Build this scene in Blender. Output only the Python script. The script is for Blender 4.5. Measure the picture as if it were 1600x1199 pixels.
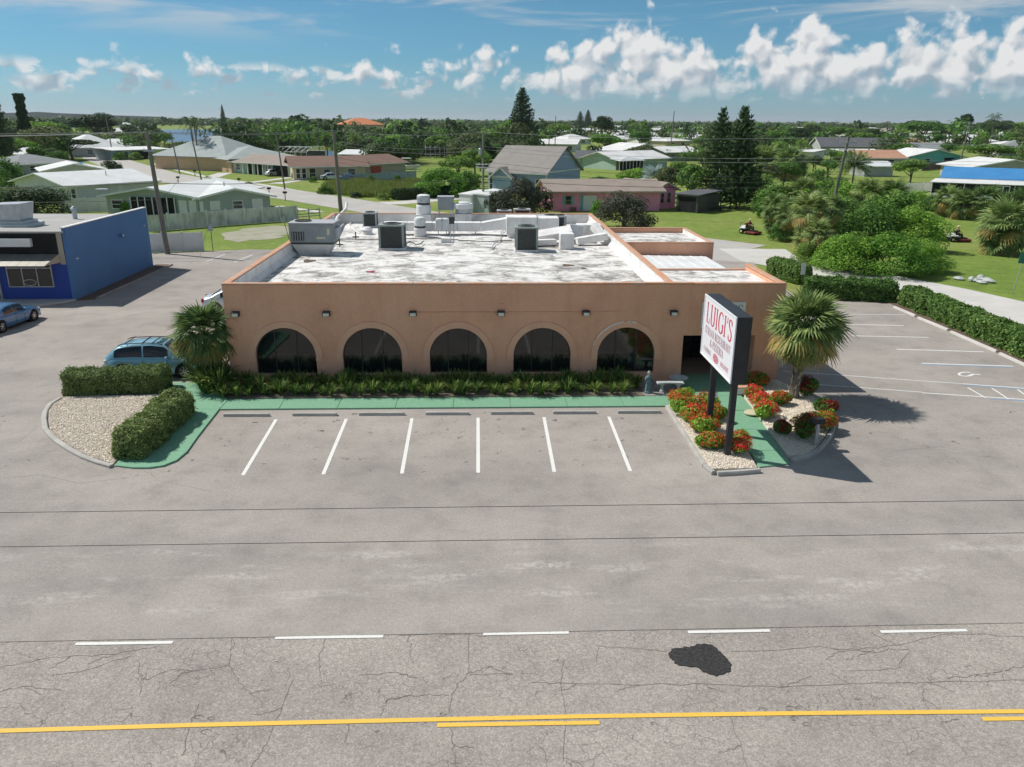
import bpy, math, random
import numpy as np
from mathutils import Vector, Matrix

for o in list(bpy.data.objects):
    bpy.data.objects.remove(o)
scene = bpy.context.scene
COL = scene.collection
R = math.radians
rnd = random.Random(7)

# ------------------------------------------------------------------ camera
FPX, PITCH, YAW, ROLL, CAMH = 1240.0, R(18.4), R(2.4), R(0.4), 12.0
_fw = np.array([math.sin(YAW)*math.cos(PITCH), math.cos(YAW)*math.cos(PITCH), -math.sin(PITCH)])
_rt = np.array([math.cos(YAW), -math.sin(YAW), 0.0])
_up = np.cross(_rt, _fw)
_r2 = math.cos(ROLL)*_rt + math.sin(ROLL)*_up
_u2 = -math.sin(ROLL)*_rt + math.cos(ROLL)*_up
_o = np.array([0.0, 0.0, CAMH])
cd = bpy.data.cameras.new('camera'); cam = bpy.data.objects.new('camera', cd); COL.objects.link(cam)
cd.sensor_fit = 'HORIZONTAL'; cd.sensor_width = 36.0; cd.lens = FPX/1600.0*36.0
cd.clip_start = 0.1; cd.clip_end = 20000.0
M = Matrix.Identity(4)
for i in range(3):
    M[i][0] = _r2[i]; M[i][1] = _u2[i]; M[i][2] = -_fw[i]; M[i][3] = _o[i]
cam.matrix_world = M
scene.camera = cam

def ray(x, y):
    return (x-800)/FPX*_r2 - (y-599.5)/FPX*_u2 + _fw
def G(x, y, z=0.0):
    """survey point: the place at height z that lies in direction (x, y) of the survey picture"""
    d = ray(x, y); p = _o + d*(z-_o[2])/d[2]
    return (float(p[0]), float(p[1]), z)
def hgt(bx, by, ty, tx=None):
    p = G(bx, by); d = ray(tx if tx is not None else bx, ty)
    t = math.hypot(p[0], p[1])/math.hypot(d[0], d[1])
    return float((_o+t*d)[2])
def proj(p):
    d = np.array(p, float)-_o; z = d @ _fw
    if z <= 0.1: return (-9999, -9999, z)
    return (800+FPX*(d @ _r2)/z, 599.5-FPX*(d @ _u2)/z, z)

# ------------------------------------------------------------------ sun and sky
SUNV = Vector((0.77, -0.35, -1.0))
sd = bpy.data.lights.new('sun', 'SUN'); sun = bpy.data.objects.new('sun', sd); COL.objects.link(sun)
sd.energy = 4.8; sd.angle = R(0.53); sd.color = (1.0, 0.955, 0.89)
sun.rotation_euler = SUNV.to_track_quat('-Z', 'Y').to_euler()
sun.location = (-40, 20, 60)

world = bpy.data.worlds.new('World'); scene.world = world; world.use_nodes = True
nt = world.node_tree; nt.nodes.clear()
def N(tree, typ, **kw):
    n = tree.nodes.new(typ)
    for k, v in kw.items(): setattr(n, k, v)
    return n
def L(tree, a, b): tree.links.new(a, b)
def mth(tree, op, a, b=None, c=None, clamp=False):
    n = tree.nodes.new('ShaderNodeMath'); n.operation = op; n.use_clamp = clamp
    for i, v in enumerate((a, b, c)):
        if v is None: continue
        if isinstance(v, (int, float)): n.inputs[i].default_value = v
        else: tree.links.new(v, n.inputs[i])
    return n.outputs[0]
def mrange(tree, v, a, b, c=0.0, d=1.0, smooth=True):
    n = tree.nodes.new('ShaderNodeMapRange'); n.interpolation_type = 'SMOOTHSTEP' if smooth else 'LINEAR'
    tree.links.new(v, n.inputs[0])
    for i, x in enumerate((a, b, c, d)): n.inputs[i+1].default_value = x
    return n.outputs[0]
sky = N(nt, 'ShaderNodeTexSky', sky_type='NISHITA', sun_disc=False)
sky.sun_elevation = math.atan2(1.0, math.hypot(0.77, 0.35)); sky.sun_rotation = math.atan2(-0.77, 0.35)
sky.altitude = 0; sky.air_density = 1.0; sky.dust_density = 0.15; sky.ozone_density = 1.6
tc = N(nt, 'ShaderNodeTexCoord')
sep = N(nt, 'ShaderNodeSeparateXYZ'); L(nt, tc.outputs['Generated'], sep.inputs[0])
az = mth(nt, 'ARCTAN2', sep.outputs[0], sep.outputs[1]); el = mth(nt, 'ARCSINE', sep.outputs[2])
comb = N(nt, 'ShaderNodeCombineXYZ'); L(nt, az, comb.inputs[0]); L(nt, el, comb.inputs[1])
def azel(x, y):
    d = ray(x, y); d = d/np.linalg.norm(d)
    return math.atan2(d[0], d[1]), math.asin(d[2])
# cumulus: tops and feet of the cloud bank by azimuth, broken up by noise
TOPS = [(-120,118),(0,126),(60,128),(100,124),(175,97),(215,112),(255,122),(300,108),(345,108),(400,126),(440,118),(500,100),(535,128),(565,92),(625,100),(640,122),(662,94),(690,122),(720,96),(780,84),(840,104),
        (880,84),(940,72),(1010,30),(1040,78),(1085,64),(1140,80),(1190,62),(1262,26),(1330,84),(1440,58),(1585,44)]
span = 1.5
tr_ = N(nt, 'ShaderNodeValToRGB'); e_ = tr_.color_ramp.elements; tr_.color_ramp.interpolation = 'LINEAR'
while len(e_) < len(TOPS): e_.new(0.5)
for k_, (hx, hy) in enumerate(TOPS):
    a_, q_ = azel(hx, hy); base_ = 0.041 if hx < 700 else (0.036 if hx < 860 else 0.030)
    e_[k_].position = min(1, max(0, (a_+span/2)/span)); e_[k_].color = (q_*6, base_*6, 0.62 if hx > 860 else 0.40, 1)
L(nt, mth(nt, 'MULTIPLY_ADD', az, 1/span, 0.5), tr_.inputs[0])
ts = N(nt, 'ShaderNodeSeparateColor'); L(nt, tr_.outputs[0], ts.inputs[0])
ctop = mth(nt, 'MULTIPLY', ts.outputs[0], 1/6); cbas = mth(nt, 'MULTIPLY', ts.outputs[1], 1/6)
def wnoise(scale, detail, rough, vec, dist=0.0, off=None):
    n = N(nt, 'ShaderNodeTexNoise'); n.inputs['Scale'].default_value = scale; n.inputs['Detail'].default_value = detail
    n.inputs['Roughness'].default_value = rough; n.inputs['Distortion'].default_value = dist; n.noise_dimensions = '2D'
    if off:
        ad = N(nt, 'ShaderNodeVectorMath', operation='ADD'); L(nt, vec, ad.inputs[0]); ad.inputs[1].default_value = off; vec = ad.outputs[0]
    L(nt, vec, n.inputs['Vector']); return n.outputs['Fac']
def wvor(scale, vec):
    n = N(nt, 'ShaderNodeTexVoronoi', voronoi_dimensions='2D', feature='SMOOTH_F1'); n.inputs['Scale'].default_value = scale; n.inputs['Smoothness'].default_value = 0.35
    L(nt, vec, n.inputs['Vector']); return n.outputs['Distance']
wn = N(nt, 'ShaderNodeTexNoise', noise_dimensions='2D'); wn.inputs['Scale'].default_value = 22.0; wn.inputs['Detail'].default_value = 3.0; L(nt, comb.outputs[0], wn.inputs['Vector'])
wsub = N(nt, 'ShaderNodeVectorMath', operation='MULTIPLY_ADD'); L(nt, wn.outputs['Color'], wsub.inputs[0]); wsub.inputs[1].default_value = (0.034, 0.024, 0); L(nt, comb.outputs[0], wsub.inputs[2])
wp = wsub.outputs[0]
sh_ = N(nt, 'ShaderNodeVectorMath', operation='ADD'); L(nt, wp, sh_.inputs[0]); sh_.inputs[1].default_value = (-0.0065, 0.0095, 0)
def puff(vec): return mth(nt, 'SUBTRACT', 1.0, mth(nt, 'ADD', mth(nt, 'MULTIPLY', wvor(27.0, vec), 0.95), mth(nt, 'MULTIPLY', wvor(70.0, vec), 0.42)))
pf = puff(wp); pf2 = puff(sh_.outputs[0])
fz = wnoise(85.0, 4.0, 0.6, comb.outputs[0])
up_ = mth(nt, 'MULTIPLY', mth(nt, 'SUBTRACT', ctop, el), 30.0); dn_ = mth(nt, 'MULTIPLY', mth(nt, 'SUBTRACT', el, cbas), 60.0)
env = mth(nt, 'MAXIMUM', mth(nt, 'MINIMUM', mth(nt, 'MINIMUM', up_, dn_), 0.42), -1.5)
dens = mth(nt, 'ADD', mth(nt, 'ADD', env, mth(nt, 'SUBTRACT', ts.outputs[2], 0.48)), mth(nt, 'ADD', mth(nt, 'MULTIPLY_ADD', pf, 1.6, -0.62), mth(nt, 'MULTIPLY_ADD', fz, 0.9, -0.45)))
cmask = mrange(nt, dens, -0.12, 0.58)
# a second, smaller and lower row, thinning into the horizon air
n4 = wnoise(1.0, 5.0, 0.6, (lambda m_: (L(nt, comb.outputs[0], m_.inputs[0]), setattr(m_.inputs['Scale'], 'default_value', (20, 44, 1)), m_.outputs[0])[2])(N(nt, 'ShaderNodeMapping')))
low = mth(nt, 'MULTIPLY', mrange(nt, n4, 0.50, 0.64), mth(nt, 'MULTIPLY', mrange(nt, el, 0.018, 0.03), mrange(nt, el, 0.048, 0.062, 1.0, 0.0)))
low = mth(nt, 'MULTIPLY', low, 0.8)
cmask = mth(nt, 'MAXIMUM', mth(nt, 'MULTIPLY', cmask, mrange(nt, el, 0.018, 0.05, 0.2, 0.97)), low)
hrel = mth(nt, 'DIVIDE', mth(nt, 'SUBTRACT', el, cbas), mth(nt, 'MAXIMUM', mth(nt, 'SUBTRACT', ctop, cbas), 0.01), clamp=True)
lit = mth(nt, 'MULTIPLY_ADD', mth(nt, 'SUBTRACT', pf, pf2), 1.25, 0.33)
lit = mth(nt, 'ADD', lit, mth(nt, 'MULTIPLY', hrel, 0.58)); lit = mth(nt, 'ADD', lit, mth(nt, 'MULTIPLY_ADD', fz, 0.3, -0.15), clamp=True)
ramp = N(nt, 'ShaderNodeValToRGB'); L(nt, lit, ramp.inputs[0])
ramp.color_ramp.elements[0].position = 0.18; ramp.color_ramp.elements[0].color = (0.40, 0.49, 0.58, 1)
ramp.color_ramp.elements[1].position = 0.82; ramp.color_ramp.elements[1].color = (0.95, 0.95, 0.95, 1)
# high thin streaks
st = N(nt, 'ShaderNodeMapping'); L(nt, comb.outputs[0], st.inputs[0]); st.inputs['Scale'].default_value = (2.2, 17.0, 1.0); st.inputs['Rotation'].default_value = (0, 0, R(-4)); st.inputs['Location'].default_value = (0.35, 0.2, 0)
n3 = wnoise(1.6, 5.0, 0.62, st.outputs[0], 0.4)
wm = mth(nt, 'MULTIPLY', mrange(nt, n3, 0.43, 0.70), mrange(nt, el, 0.07, 0.125))
wm = mth(nt, 'MULTIPLY', wm, 0.8)
bg1 = N(nt, 'ShaderNodeBackground'); bg2 = N(nt, 'ShaderNodeBackground'); bg3 = N(nt, 'ShaderNodeBackground')
hs = N(nt, 'ShaderNodeHueSaturation'); L(nt, sky.outputs[0], hs.inputs['Color']); hs.inputs['Hue'].default_value = 0.495; hs.inputs['Saturation'].default_value = 1.0
tint = N(nt, 'ShaderNodeValToRGB'); L(nt, mth(nt, 'MULTIPLY', el, 2.0), tint.inputs[0])
for k_, (p_, c_) in enumerate(((0.0, (0.58, 0.90, 1.42)), (0.12, (0.47, 0.87, 1.22)), (0.5, (0.56, 0.92, 1.0)))):
    if k_ > 1: tint.color_ramp.elements.new(p_)
    tint.color_ramp.elements[k_].position = p_; tint.color_ramp.elements[k_].color = (*[x/1.45 for x in c_], 1)
tm = N(nt, 'ShaderNodeMix', data_type='RGBA', blend_type='MULTIPLY'); tm.inputs[0].default_value = 1.0; L(nt, hs.outputs[0], tm.inputs[6]); L(nt, tint.outputs[0], tm.inputs[7])
L(nt, tm.outputs[2], bg1.inputs[0]); bg1.inputs[1].default_value = 0.102
bg3.inputs[0].default_value = (0.88, 0.90, 0.92, 1); bg3.inputs[1].default_value = 0.72
L(nt, ramp.outputs[0], bg2.inputs[0]); bg2.inputs[1].default_value = 0.88
m1 = N(nt, 'ShaderNodeMixShader'); m2 = N(nt, 'ShaderNodeMixShader'); wo = N(nt, 'ShaderNodeOutputWorld')
L(nt, wm, m1.inputs[0]); L(nt, bg1.outputs[0], m1.inputs[1]); L(nt, bg3.outputs[0], m1.inputs[2])
L(nt, cmask, m2.inputs[0]); L(nt, m1.outputs[0], m2.inputs[1]); L(nt, bg2.outputs[0], m2.inputs[2])
L(nt, m2.outputs[0], wo.inputs[0])
world.cycles.sampling_method = 'MANUAL'; world.cycles.sample_map_resolution = 512
scene.view_settings.view_transform = 'Standard'; scene.view_settings.look = 'None'
scene.view_settings.exposure = -0.05; scene.view_settings.gamma = 1.0; scene.view_settings.use_curve_mapping = False
scene.cycles.max_bounces = 6; scene.cycles.transparent_max_bounces = 6; scene.cycles.caustics_reflective = False; scene.cycles.caustics_refractive = False
scene.cycles.use_denoising = True; scene.cycles.use_adaptive_sampling = True; scene.cycles.adaptive_threshold = 0.03; scene.cycles.diffuse_bounces = 3; scene.cycles.glossy_bounces = 2

# ------------------------------------------------------------------ materials
MATS = {}
def _coords(t, mode, scale=(1, 1, 1)):
    if mode == 'world':
        g = N(t, 'ShaderNodeNewGeometry'); out = g.outputs['Position']
    else:
        c = N(t, 'ShaderNodeTexCoord'); out = c.outputs['Object']
    if scale != (1, 1, 1):
        m = N(t, 'ShaderNodeMapping'); m.inputs['Scale'].default_value = scale; L(t, out, m.inputs[0]); out = m.outputs[0]
    return out
def tnoise(t, vec, scale, detail=5.0, rough=0.55, dist=0.0):
    n = N(t, 'ShaderNodeTexNoise'); L(t, vec, n.inputs['Vector']); n.inputs['Scale'].default_value = scale
    n.inputs['Detail'].default_value = detail; n.inputs['Roughness'].default_value = rough; n.inputs['Distortion'].default_value = dist
    return n.outputs['Fac']
def tramp(t, fac, stops):
    r = N(t, 'ShaderNodeValToRGB'); L(t, fac, r.inputs[0]); e = r.color_ramp.elements
    while len(e) < len(stops): e.new(0.5)
    for i, (p, c) in enumerate(stops):
        e[i].position = p; e[i].color = (c[0], c[1], c[2], 1) if not isinstance(c, (int, float)) else (c, c, c, 1)
    return r.outputs[0]
def tmix(t, fac, a, b, mode='MIX'):
    m = N(t, 'ShaderNodeMix', data_type='RGBA', blend_type=mode)
    if isinstance(fac, (int, float)): m.inputs[0].default_value = fac
    else: L(t, fac, m.inputs[0])
    for k, v in ((6, a), (7, b)):
        if isinstance(v, tuple): m.inputs[k].default_value = (v[0], v[1], v[2], 1)
        else: L(t, v, m.inputs[k])
    return m.outputs[2]
def newmat(name):
    m = bpy.data.materials.new(name); m.use_nodes = True; t = m.node_tree
    b = t.nodes['Principled BSDF']; MATS[name] = m
    return m, t, b
def bumpit(t, b, h, strength, dist=0.02):
    bp = N(t, 'ShaderNodeBump'); L(t, h, bp.inputs['Height']); bp.inputs['Strength'].default_value = strength; bp.inputs['Distance'].default_value = dist
    L(t, bp.outputs[0], b.inputs['Normal'])
def mat(name, c1, c2=None, scale=2.0, rough=0.8, bump=0.0, bscale=30.0, metal=0.0, mode='obj', stretch=(1, 1, 1), spec=0.4, detail=6.0, contrast=(0.3, 0.7), coat=0.0):
    if name in MATS: return MATS[name]
    m, t, b = newmat(name)
    c2 = c2 or tuple(min(1, x*0.82) for x in c1)
    v = _coords(t, mode, stretch)
    L(t, tramp(t, tnoise(t, v, scale, detail), [(contrast[0], c1), (contrast[1], c2)]), b.inputs['Base Color'])
    b.inputs['Roughness'].default_value = rough; b.inputs['Metallic'].default_value = metal
    b.inputs['Specular IOR Level'].default_value = spec
    if coat: b.inputs['Coat Weight'].default_value = coat; b.inputs['Coat Roughness'].default_value = 0.06
    if bump: bumpit(t, b, tnoise(t, v, bscale, 4.0), bump)
    return m
def leafmat(name, dark, light, trans=0.3, yellow=None):
    """foliage: each leaf its own tint, some light coming through"""
    m, t, b = newmat(name)
    g = N(t, 'ShaderNodeNewGeometry')
    stops = [(0.0, dark), (0.75, light)]
    if yellow: stops = [(0.0, dark), (0.7, light), (1.0, yellow)]
    c = tramp(t, g.outputs['Random Per Island'], stops)
    oi = N(t, 'ShaderNodeObjectInfo')
    hsv = N(t, 'ShaderNodeHueSaturation'); L(t, c, hsv.inputs['Color'])
    L(t, mth(t, 'MULTIPLY_ADD', oi.outputs['Random'], 0.5, 0.75), hsv.inputs['Value'])
    L(t, mth(t, 'MULTIPLY_ADD', oi.outputs['Random'], -0.04, 0.52), hsv.inputs['Hue'])
    L(t, hsv.outputs[0], b.inputs['Base Color']); b.inputs['Roughness'].default_value = 0.6; b.inputs['Specular IOR Level'].default_value = 0.2
    tr = N(t, 'ShaderNodeBsdfTranslucent'); L(t, hsv.outputs[0], tr.inputs[0])
    mx = N(t, 'ShaderNodeMixShader'); mx.inputs[0].default_value = trans
    L(t, b.outputs[0], mx.inputs[1]); L(t, tr.outputs[0], mx.inputs[2]); L(t, mx.outputs[0], t.nodes['Material Output'].inputs[0])
    return m

def asphalt(name, base, dark, light, fleck, streaks=True):
    m, t, b = newmat(name); v = _coords(t, 'world')
    big = tnoise(t, _coords(t, 'world', (0.10, 0.22, 1)), 1.0, 5.0, 0.55)
    c = tramp(t, big, [(0.30, dark), (0.5, base), (0.72, light)])
    mid = tramp(t, tnoise(t, v, 0.7, 7.0, 0.7), [(0.25, 0.66), (0.5, 0.97), (0.78, 1.12)])
    c = tmix(t, 0.75, c, mid, 'MULTIPLY')
    fine = tramp(t, tnoise(t, v, 24.0, 3.0, 0.75), [(0.28, 1.0-fleck), (0.5, 1.0), (0.72, 1.0+fleck*1.3)])
    c = tmix(t, 1.0, c, fine, 'MULTIPLY')
    fine2 = tramp(t, tnoise(t, v, 9.0, 4.0, 0.7), [(0.3, 1.0-fleck*0.45), (0.7, 1.0+fleck*0.45)])
    c = tmix(t, 1.0, c, fine2, 'MULTIPLY')
    if streaks:   # sand washed along the kerb-line, oil drips
        sp = N(t, 'ShaderNodeSeparateXYZ'); L(t, v, sp.inputs[0])
        wash = mth(t, 'MULTIPLY', mrange(t, tnoise(t, _coords(t, 'world', (0.28, 1.1, 1)), 1.0, 6.0, 0.6), 0.5, 0.72), mth(t, 'MULTIPLY', mrange(t, sp.outputs[1], 16.6, 18.2), mrange(t, sp.outputs[1], 20.0, 22.6, 1.0, 0.0)))
        wash = mth(t, 'MULTIPLY', wash, mrange(t, tnoise(t, v, 5.0, 6.0, 0.75), 0.38, 0.6))
        c = tmix(t, mth(t, 'MULTIPLY', wash, 0.6), c, (0.60, 0.57, 0.52))
        oil = mrange(t, tnoise(t, v, 2.1, 5.0, 0.65), 0.61, 0.69)
        oil2 = mth(t, 'MULTIPLY', mth(t, 'MULTIPLY', oil, 0.75), mth(t, 'MULTIPLY', mrange(t, sp.outputs[1], 25.0, 27.0), mrange(t, sp.outputs[1], 32.0, 32.6, 1.0, 0.0)))
        c = tmix(t, oil2, c, (0.06, 0.055, 0.05))
    L(t, c, b.inputs['Base Color']); b.inputs['Roughness'].default_value = 0.93; b.inputs['Specular IOR Level'].default_value = 0.2
    bumpit(t, b, tnoise(t, v, 60.0, 3.0), 0.35, 0.01)
    return t, b, c, v
asphalt('asphalt_lot', (0.345, 0.314, 0.284), (0.285, 0.261, 0.238), (0.395, 0.362, 0.325), 0.22)
t, b, c, v = asphalt('asphalt_road', (0.345, 0.312, 0.28), (0.298, 0.268, 0.242), (0.392, 0.357, 0.32), 0.36, False)
# alligator cracking, in the lane between dashes and centre line, strongest to the east
vo = N(t, 'ShaderNodeTexVoronoi', feature='DISTANCE_TO_EDGE'); wv = N(t, 'ShaderNodeVectorMath', operation='ADD')
nz = N(t, 'ShaderNodeTexNoise'); nz.inputs['Scale'].default_value = 1.6; L(t, v, nz.inputs['Vector']); L(t, v, wv.inputs[0])
sc_ = N(t, 'ShaderNodeVectorMath', operation='SCALE'); L(t, nz.outputs['Color'], sc_.inputs[0]); sc_.inputs['Scale'].default_value = 0.5; L(t, sc_.outputs[0], wv.inputs[1])
L(t, wv.outputs[0], vo.inputs['Vector']); vo.inputs['Scale'].default_value = 2.6
line = mrange(t, vo.outputs['Distance'], 0.004, 0.022, 1.0, 0.0)
where = mrange(t, tnoise(t, _coords(t, 'world', (0.35, 0.9, 1)), 0.7, 3.0), 0.44, 0.58)
L(t, tmix(t, mth(t, 'MULTIPLY', mth(t, 'MULTIPLY', line, where), 0.75), c, (0.13, 0.118, 0.105)), b.inputs['Base Color'])

mat('patch_asphalt', (0.014, 0.014, 0.015), (0.065, 0.062, 0.06), 16, 0.95, 1.0, 45, mode='world')
mat('crack_seal', (0.15, 0.135, 0.12), (0.25, 0.225, 0.20), 10, 0.9, mode='world')
def paint(name, c, under, wear):
    m, t, b = newmat(name); v = _coords(t, 'world')
    f = mrange(t, tnoise(t, v, 7.0, 8.0, 0.75), wear, wear+0.14)
    L(t, tmix(t, f, c, under), b.inputs['Base Color']); b.inputs['Roughness'].default_value = 0.7
    return m
paint('paint_white', (0.74, 0.73, 0.69), (0.45, 0.43, 0.40), 0.56)
paint('paint_faded', (0.60, 0.60, 0.58), (0.34, 0.33, 0.31), 0.52)
paint('paint_yellow', (0.78, 0.49, 0.075), (0.46, 0.33, 0.14), 0.56)
paint('paint_blue', (0.16, 0.33, 0.55), (0.35, 0.40, 0.44), 0.50)
paint('paint_green', (0.165, 0.36, 0.225), (0.24, 0.40, 0.28), 0.50)
mat('concrete', (0.50, 0.48, 0.44), (0.36, 0.345, 0.32), 1.4, 0.9, 0.3, 25, mode='world')
mat('concrete_light', (0.60, 0.58, 0.545), (0.50, 0.485, 0.45), 0.5, 0.9, 0.2, 20, mode='world')
mat('concrete_dark', (0.37, 0.355, 0.33), (0.20, 0.19, 0.175), 2.5, 0.9, 0.4, 25, mode='world')
mat('street', (0.47, 0.445, 0.41), (0.40, 0.38, 0.355), 0.3, 0.93, mode='world')
mat('mulch', (0.10, 0.065, 0.045), (0.17, 0.12, 0.09), 9, 0.95, 0.8, 25, mode='world')
mat('sand', (0.40, 0.37, 0.31), (0.26, 0.27, 0.17), .6, .95, .4, 12, mode='world')
mat('soil', (0.16, 0.13, 0.10), (0.24, 0.20, 0.16), 5, 0.95, 0.6, 25, mode='world')

# grass sheet
m, t, b = newmat('grass'); v = _coords(t, 'world')
c = tramp(t, tnoise(t, v, 0.055, 6.0, 0.6), [(0.30, (0.145, 0.225, 0.04)), (0.5, (0.20, 0.265, 0.058)), (0.70, (0.27, 0.285, 0.095))])
c = tmix(t, 1.0, c, tramp(t, tnoise(t, v, 0.9, 6.0, 0.7), [(0.25, 0.68), (0.5, 1.0), (0.75, 1.25)]), 'MULTIPLY')
c = tmix(t, 1.0, c, tramp(t, tnoise(t, v, 9.0, 3.0, 0.7), [(0.3, 0.75), (0.7, 1.2)]), 'MULTIPLY')
L(t, c, b.inputs['Base Color']); b.inputs['Roughness'].default_value = 0.9; b.inputs['Specular IOR Level'].default_value = 0.15
bumpit(t, b, tnoise(t, v, 14.0, 4.0), 0.6, 0.08)

# stucco of the restaurant
m, t, b = newmat('stucco'); v = _coords(t, 'world')
c = tramp(t, tnoise(t, v, 0.45, 6.0, 0.6), [(0.28, (0.68, 0.355, 0.235)), (0.52, (0.76, 0.415, 0.27)), (0.75, (0.80, 0.45, 0.30))])
stn = tnoise(t, _coords(t, 'world', (2.2, 2.2, 0.16)), 1.0, 6.0, 0.6)
c = tmix(t, 1.0, c, tramp(t, stn, [(0.28, 0.92), (0.5, 1.0), (0.72, 1.03)]), 'MULTIPLY')
c = tmix(t, 1.0, c, tramp(t, tnoise(t, v, 14.0, 4.0, 0.65), [(0.3, 0.92), (0.7, 1.06)]), 'MULTIPLY')
L(t, c, b.inputs['Base Color']); b.inputs['Roughness'].default_value = 0.92; b.inputs['Specular IOR Level'].default_value = 0.2
bumpit(t, b, tnoise(t, v, 45.0, 4.0), 0.35, 0.015)
mat('stucco_band', (0.80, 0.47, 0.315), (0.72, 0.40, 0.27), 1.2, .92, .3, 45, mode='world')
mat('cap_paint', (0.56, 0.285, 0.165), (0.50, 0.36, 0.28), 2.2, 0.85, 0.4, 20, mode='world', contrast=(0.42, 0.66))
# white roof coating, ponding dirt
m, t, b = newmat('roof_coat'); v = _coords(t, 'world')
d1 = tnoise(t, _coords(t, 'world', (0.9, 1.0, 1)), 0.85, 8.0, 0.75, 0.6)
c = tramp(t, d1, [(0.36, (0.19, 0.18, 0.165)), (0.44, (0.42, 0.405, 0.38)), (0.515, (0.74, 0.72, 0.69)), (0.62, (0.86, 0.84, 0.81))])
rust = mrange(t, tnoise(t, v, 0.55, 5.0, 0.6), 0.70, 0.78)
c = tmix(t, mth(t, 'MULTIPLY', rust, 0.45), c, (0.33, 0.20, 0.13))
c = tmix(t, 1.0, c, tramp(t, tnoise(t, v, 7.0, 5.0, 0.7), [(0.3, 0.78), (0.6, 1.0)]), 'MULTIPLY')
L(t, c, b.inputs['Base Color']); b.inputs['Roughness'].default_value = 0.75
bumpit(t, b, tnoise(t, v, 2.2, 5.0), 0.5, 0.06)
mat('coat_white', (0.78, 0.77, 0.75), (0.60, 0.58, 0.56), 1.2, 0.8, 0.3, 12, mode='world', contrast=(0.45, 0.75))
mat('white_metal', (0.76, 0.77, 0.77), (0.62, 0.64, 0.64), 0.5, 0.6, mode='world')
mat('white_paint', (0.80, 0.80, 0.78), (0.72, 0.72, 0.70), 2, 0.6)
mat('unit_grey', (0.30, 0.33, 0.33), (0.25, 0.275, 0.28), 1.5, 0.55, metal=0.1)
mat('unit_green', (0.30, 0.345, 0.315), (0.25, 0.295, 0.27), 1.5, 0.6)
mat('unit_dark', (0.05, 0.053, 0.05), (0.075, 0.078, 0.07), 8, 0.7)
mat('unit_pale', (0.46, 0.47, 0.49), (0.36, 0.37, 0.40), 2, 0.6)
mat('galv', (0.50, 0.53, 0.56), (0.38, 0.41, 0.44), 3, 0.45, metal=0.4)
mat('black_paint', (0.016, 0.018, 0.022), (0.028, 0.030, 0.034), 2, 0.45)
mat('black_matte', (0.010, 0.010, 0.011), (0.02, 0.02, 0.02), 2, 0.9)
mat('dark_trim', (0.03, 0.03, 0.032), (0.05, 0.05, 0.05), 3, 0.6)
mat('lamp_lens', (0.72, 0.70, 0.58), (0.66, 0.64, 0.52), 5, 0.3)
mat('wood_pole', (0.235, 0.215, 0.185), (0.15, 0.14, 0.12), 1.2, 0.9, 0.3, 20, stretch=(6, 6, 0.6))
mat('wood_pole_green', (0.25, 0.265, 0.20), (0.17, 0.19, 0.14), 1.2, 0.9, 0.3, 20, stretch=(6, 6, 0.6))
mat('bark', (0.14, 0.11, 0.085), (0.08, 0.065, 0.05), 3, 0.95, 0.8, 9, stretch=(2, 2, 0.5))
mat('boot', (0.46, 0.42, 0.36), (0.30, 0.27, 0.23), 6, .95)
mat('palm_bark', (0.24, 0.21, 0.175), (0.11, 0.095, 0.08), 5, 0.95, 0.8, 12)
mat('wire', (0.03, 0.03, 0.03), (0.05, 0.05, 0.05), 1, 0.6)
mat('wire_light', (0.30, 0.31, 0.32), (0.24, 0.25, 0.26), 1, 0.5)
mat('rubber', (0.014, 0.014, 0.015), (0.022, 0.022, 0.022), 8, 0.85)
mat('alloy', (0.62, 0.62, 0.63), (0.52, 0.52, 0.53), 2, 0.3, metal=0.7)
mat('lamp_red', (0.42, 0.02, 0.02), (0.3, 0.015, 0.015), 3, 0.25)
mat('lamp_clear', (0.78, 0.80, 0.82), (0.65, 0.68, 0.70), 3, 0.15)
mat('pebble', (0.66, 0.57, 0.46), (0.80, 0.74, 0.65), 2.0, 0.85, mode='world')
def glass(name, c, rough=0.04):
    m, t, b = newmat(name); b.inputs['Base Color'].default_value = (*c, 1); b.inputs['Roughness'].default_value = rough
    b.inputs['Specular IOR Level'].default_value = 0.6
    return m
glass('glass_dark', (0.010, 0.012, 0.013)); glass('glass_house', (0.02, 0.027, 0.032), 0.1); glass('glass_car', (0.008, 0.010, 0.012), 0.03)
def pebbles_mat(name, a, b_, c_):
    m, t, b = newmat(name); g = N(t, 'ShaderNodeNewGeometry')
    L(t, tramp(t, g.outputs['Random Per Island'], [(0.0, a), (0.45, b_), (1.0, c_)]), b.inputs['Base Color']); b.inputs['Roughness'].default_value = 0.85
pebbles_mat('pebbles_tan', (0.56, 0.46, 0.36), (0.80, 0.71, 0.58), (0.92, 0.86, 0.77))
pebbles_mat('pebbles_pale', (0.72, 0.60, 0.45), (0.88, 0.79, 0.65), (0.93, 0.87, 0.77))
def carpaint(name, c):
    m, t, b = newmat(name); b.inputs['Base Color'].default_value = (*c, 1); b.inputs['Metallic'].default_value = 0.35; b.inputs['Roughness'].default_value = 0.32
    b.inputs['Coat Weight'].default_value = 0.8; b.inputs['Coat Roughness'].default_value = 0.04
carpaint('paint_suv', (0.25, 0.47, 0.56)); carpaint('paint_sedan', (0.07, 0.19, 0.37)); carpaint('paint_silver', (0.62, 0.66, 0.70))
m, t, b = newmat('water'); b.inputs['Base Color'].default_value = (0.08, 0.16, 0.25, 1); b.inputs['Roughness'].default_value = 0.35
bumpit(t, b, tnoise(t, _coords(t, 'world', (1, 0.3, 1)), 0.8, 4.0), 0.25, 0.1)

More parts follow.
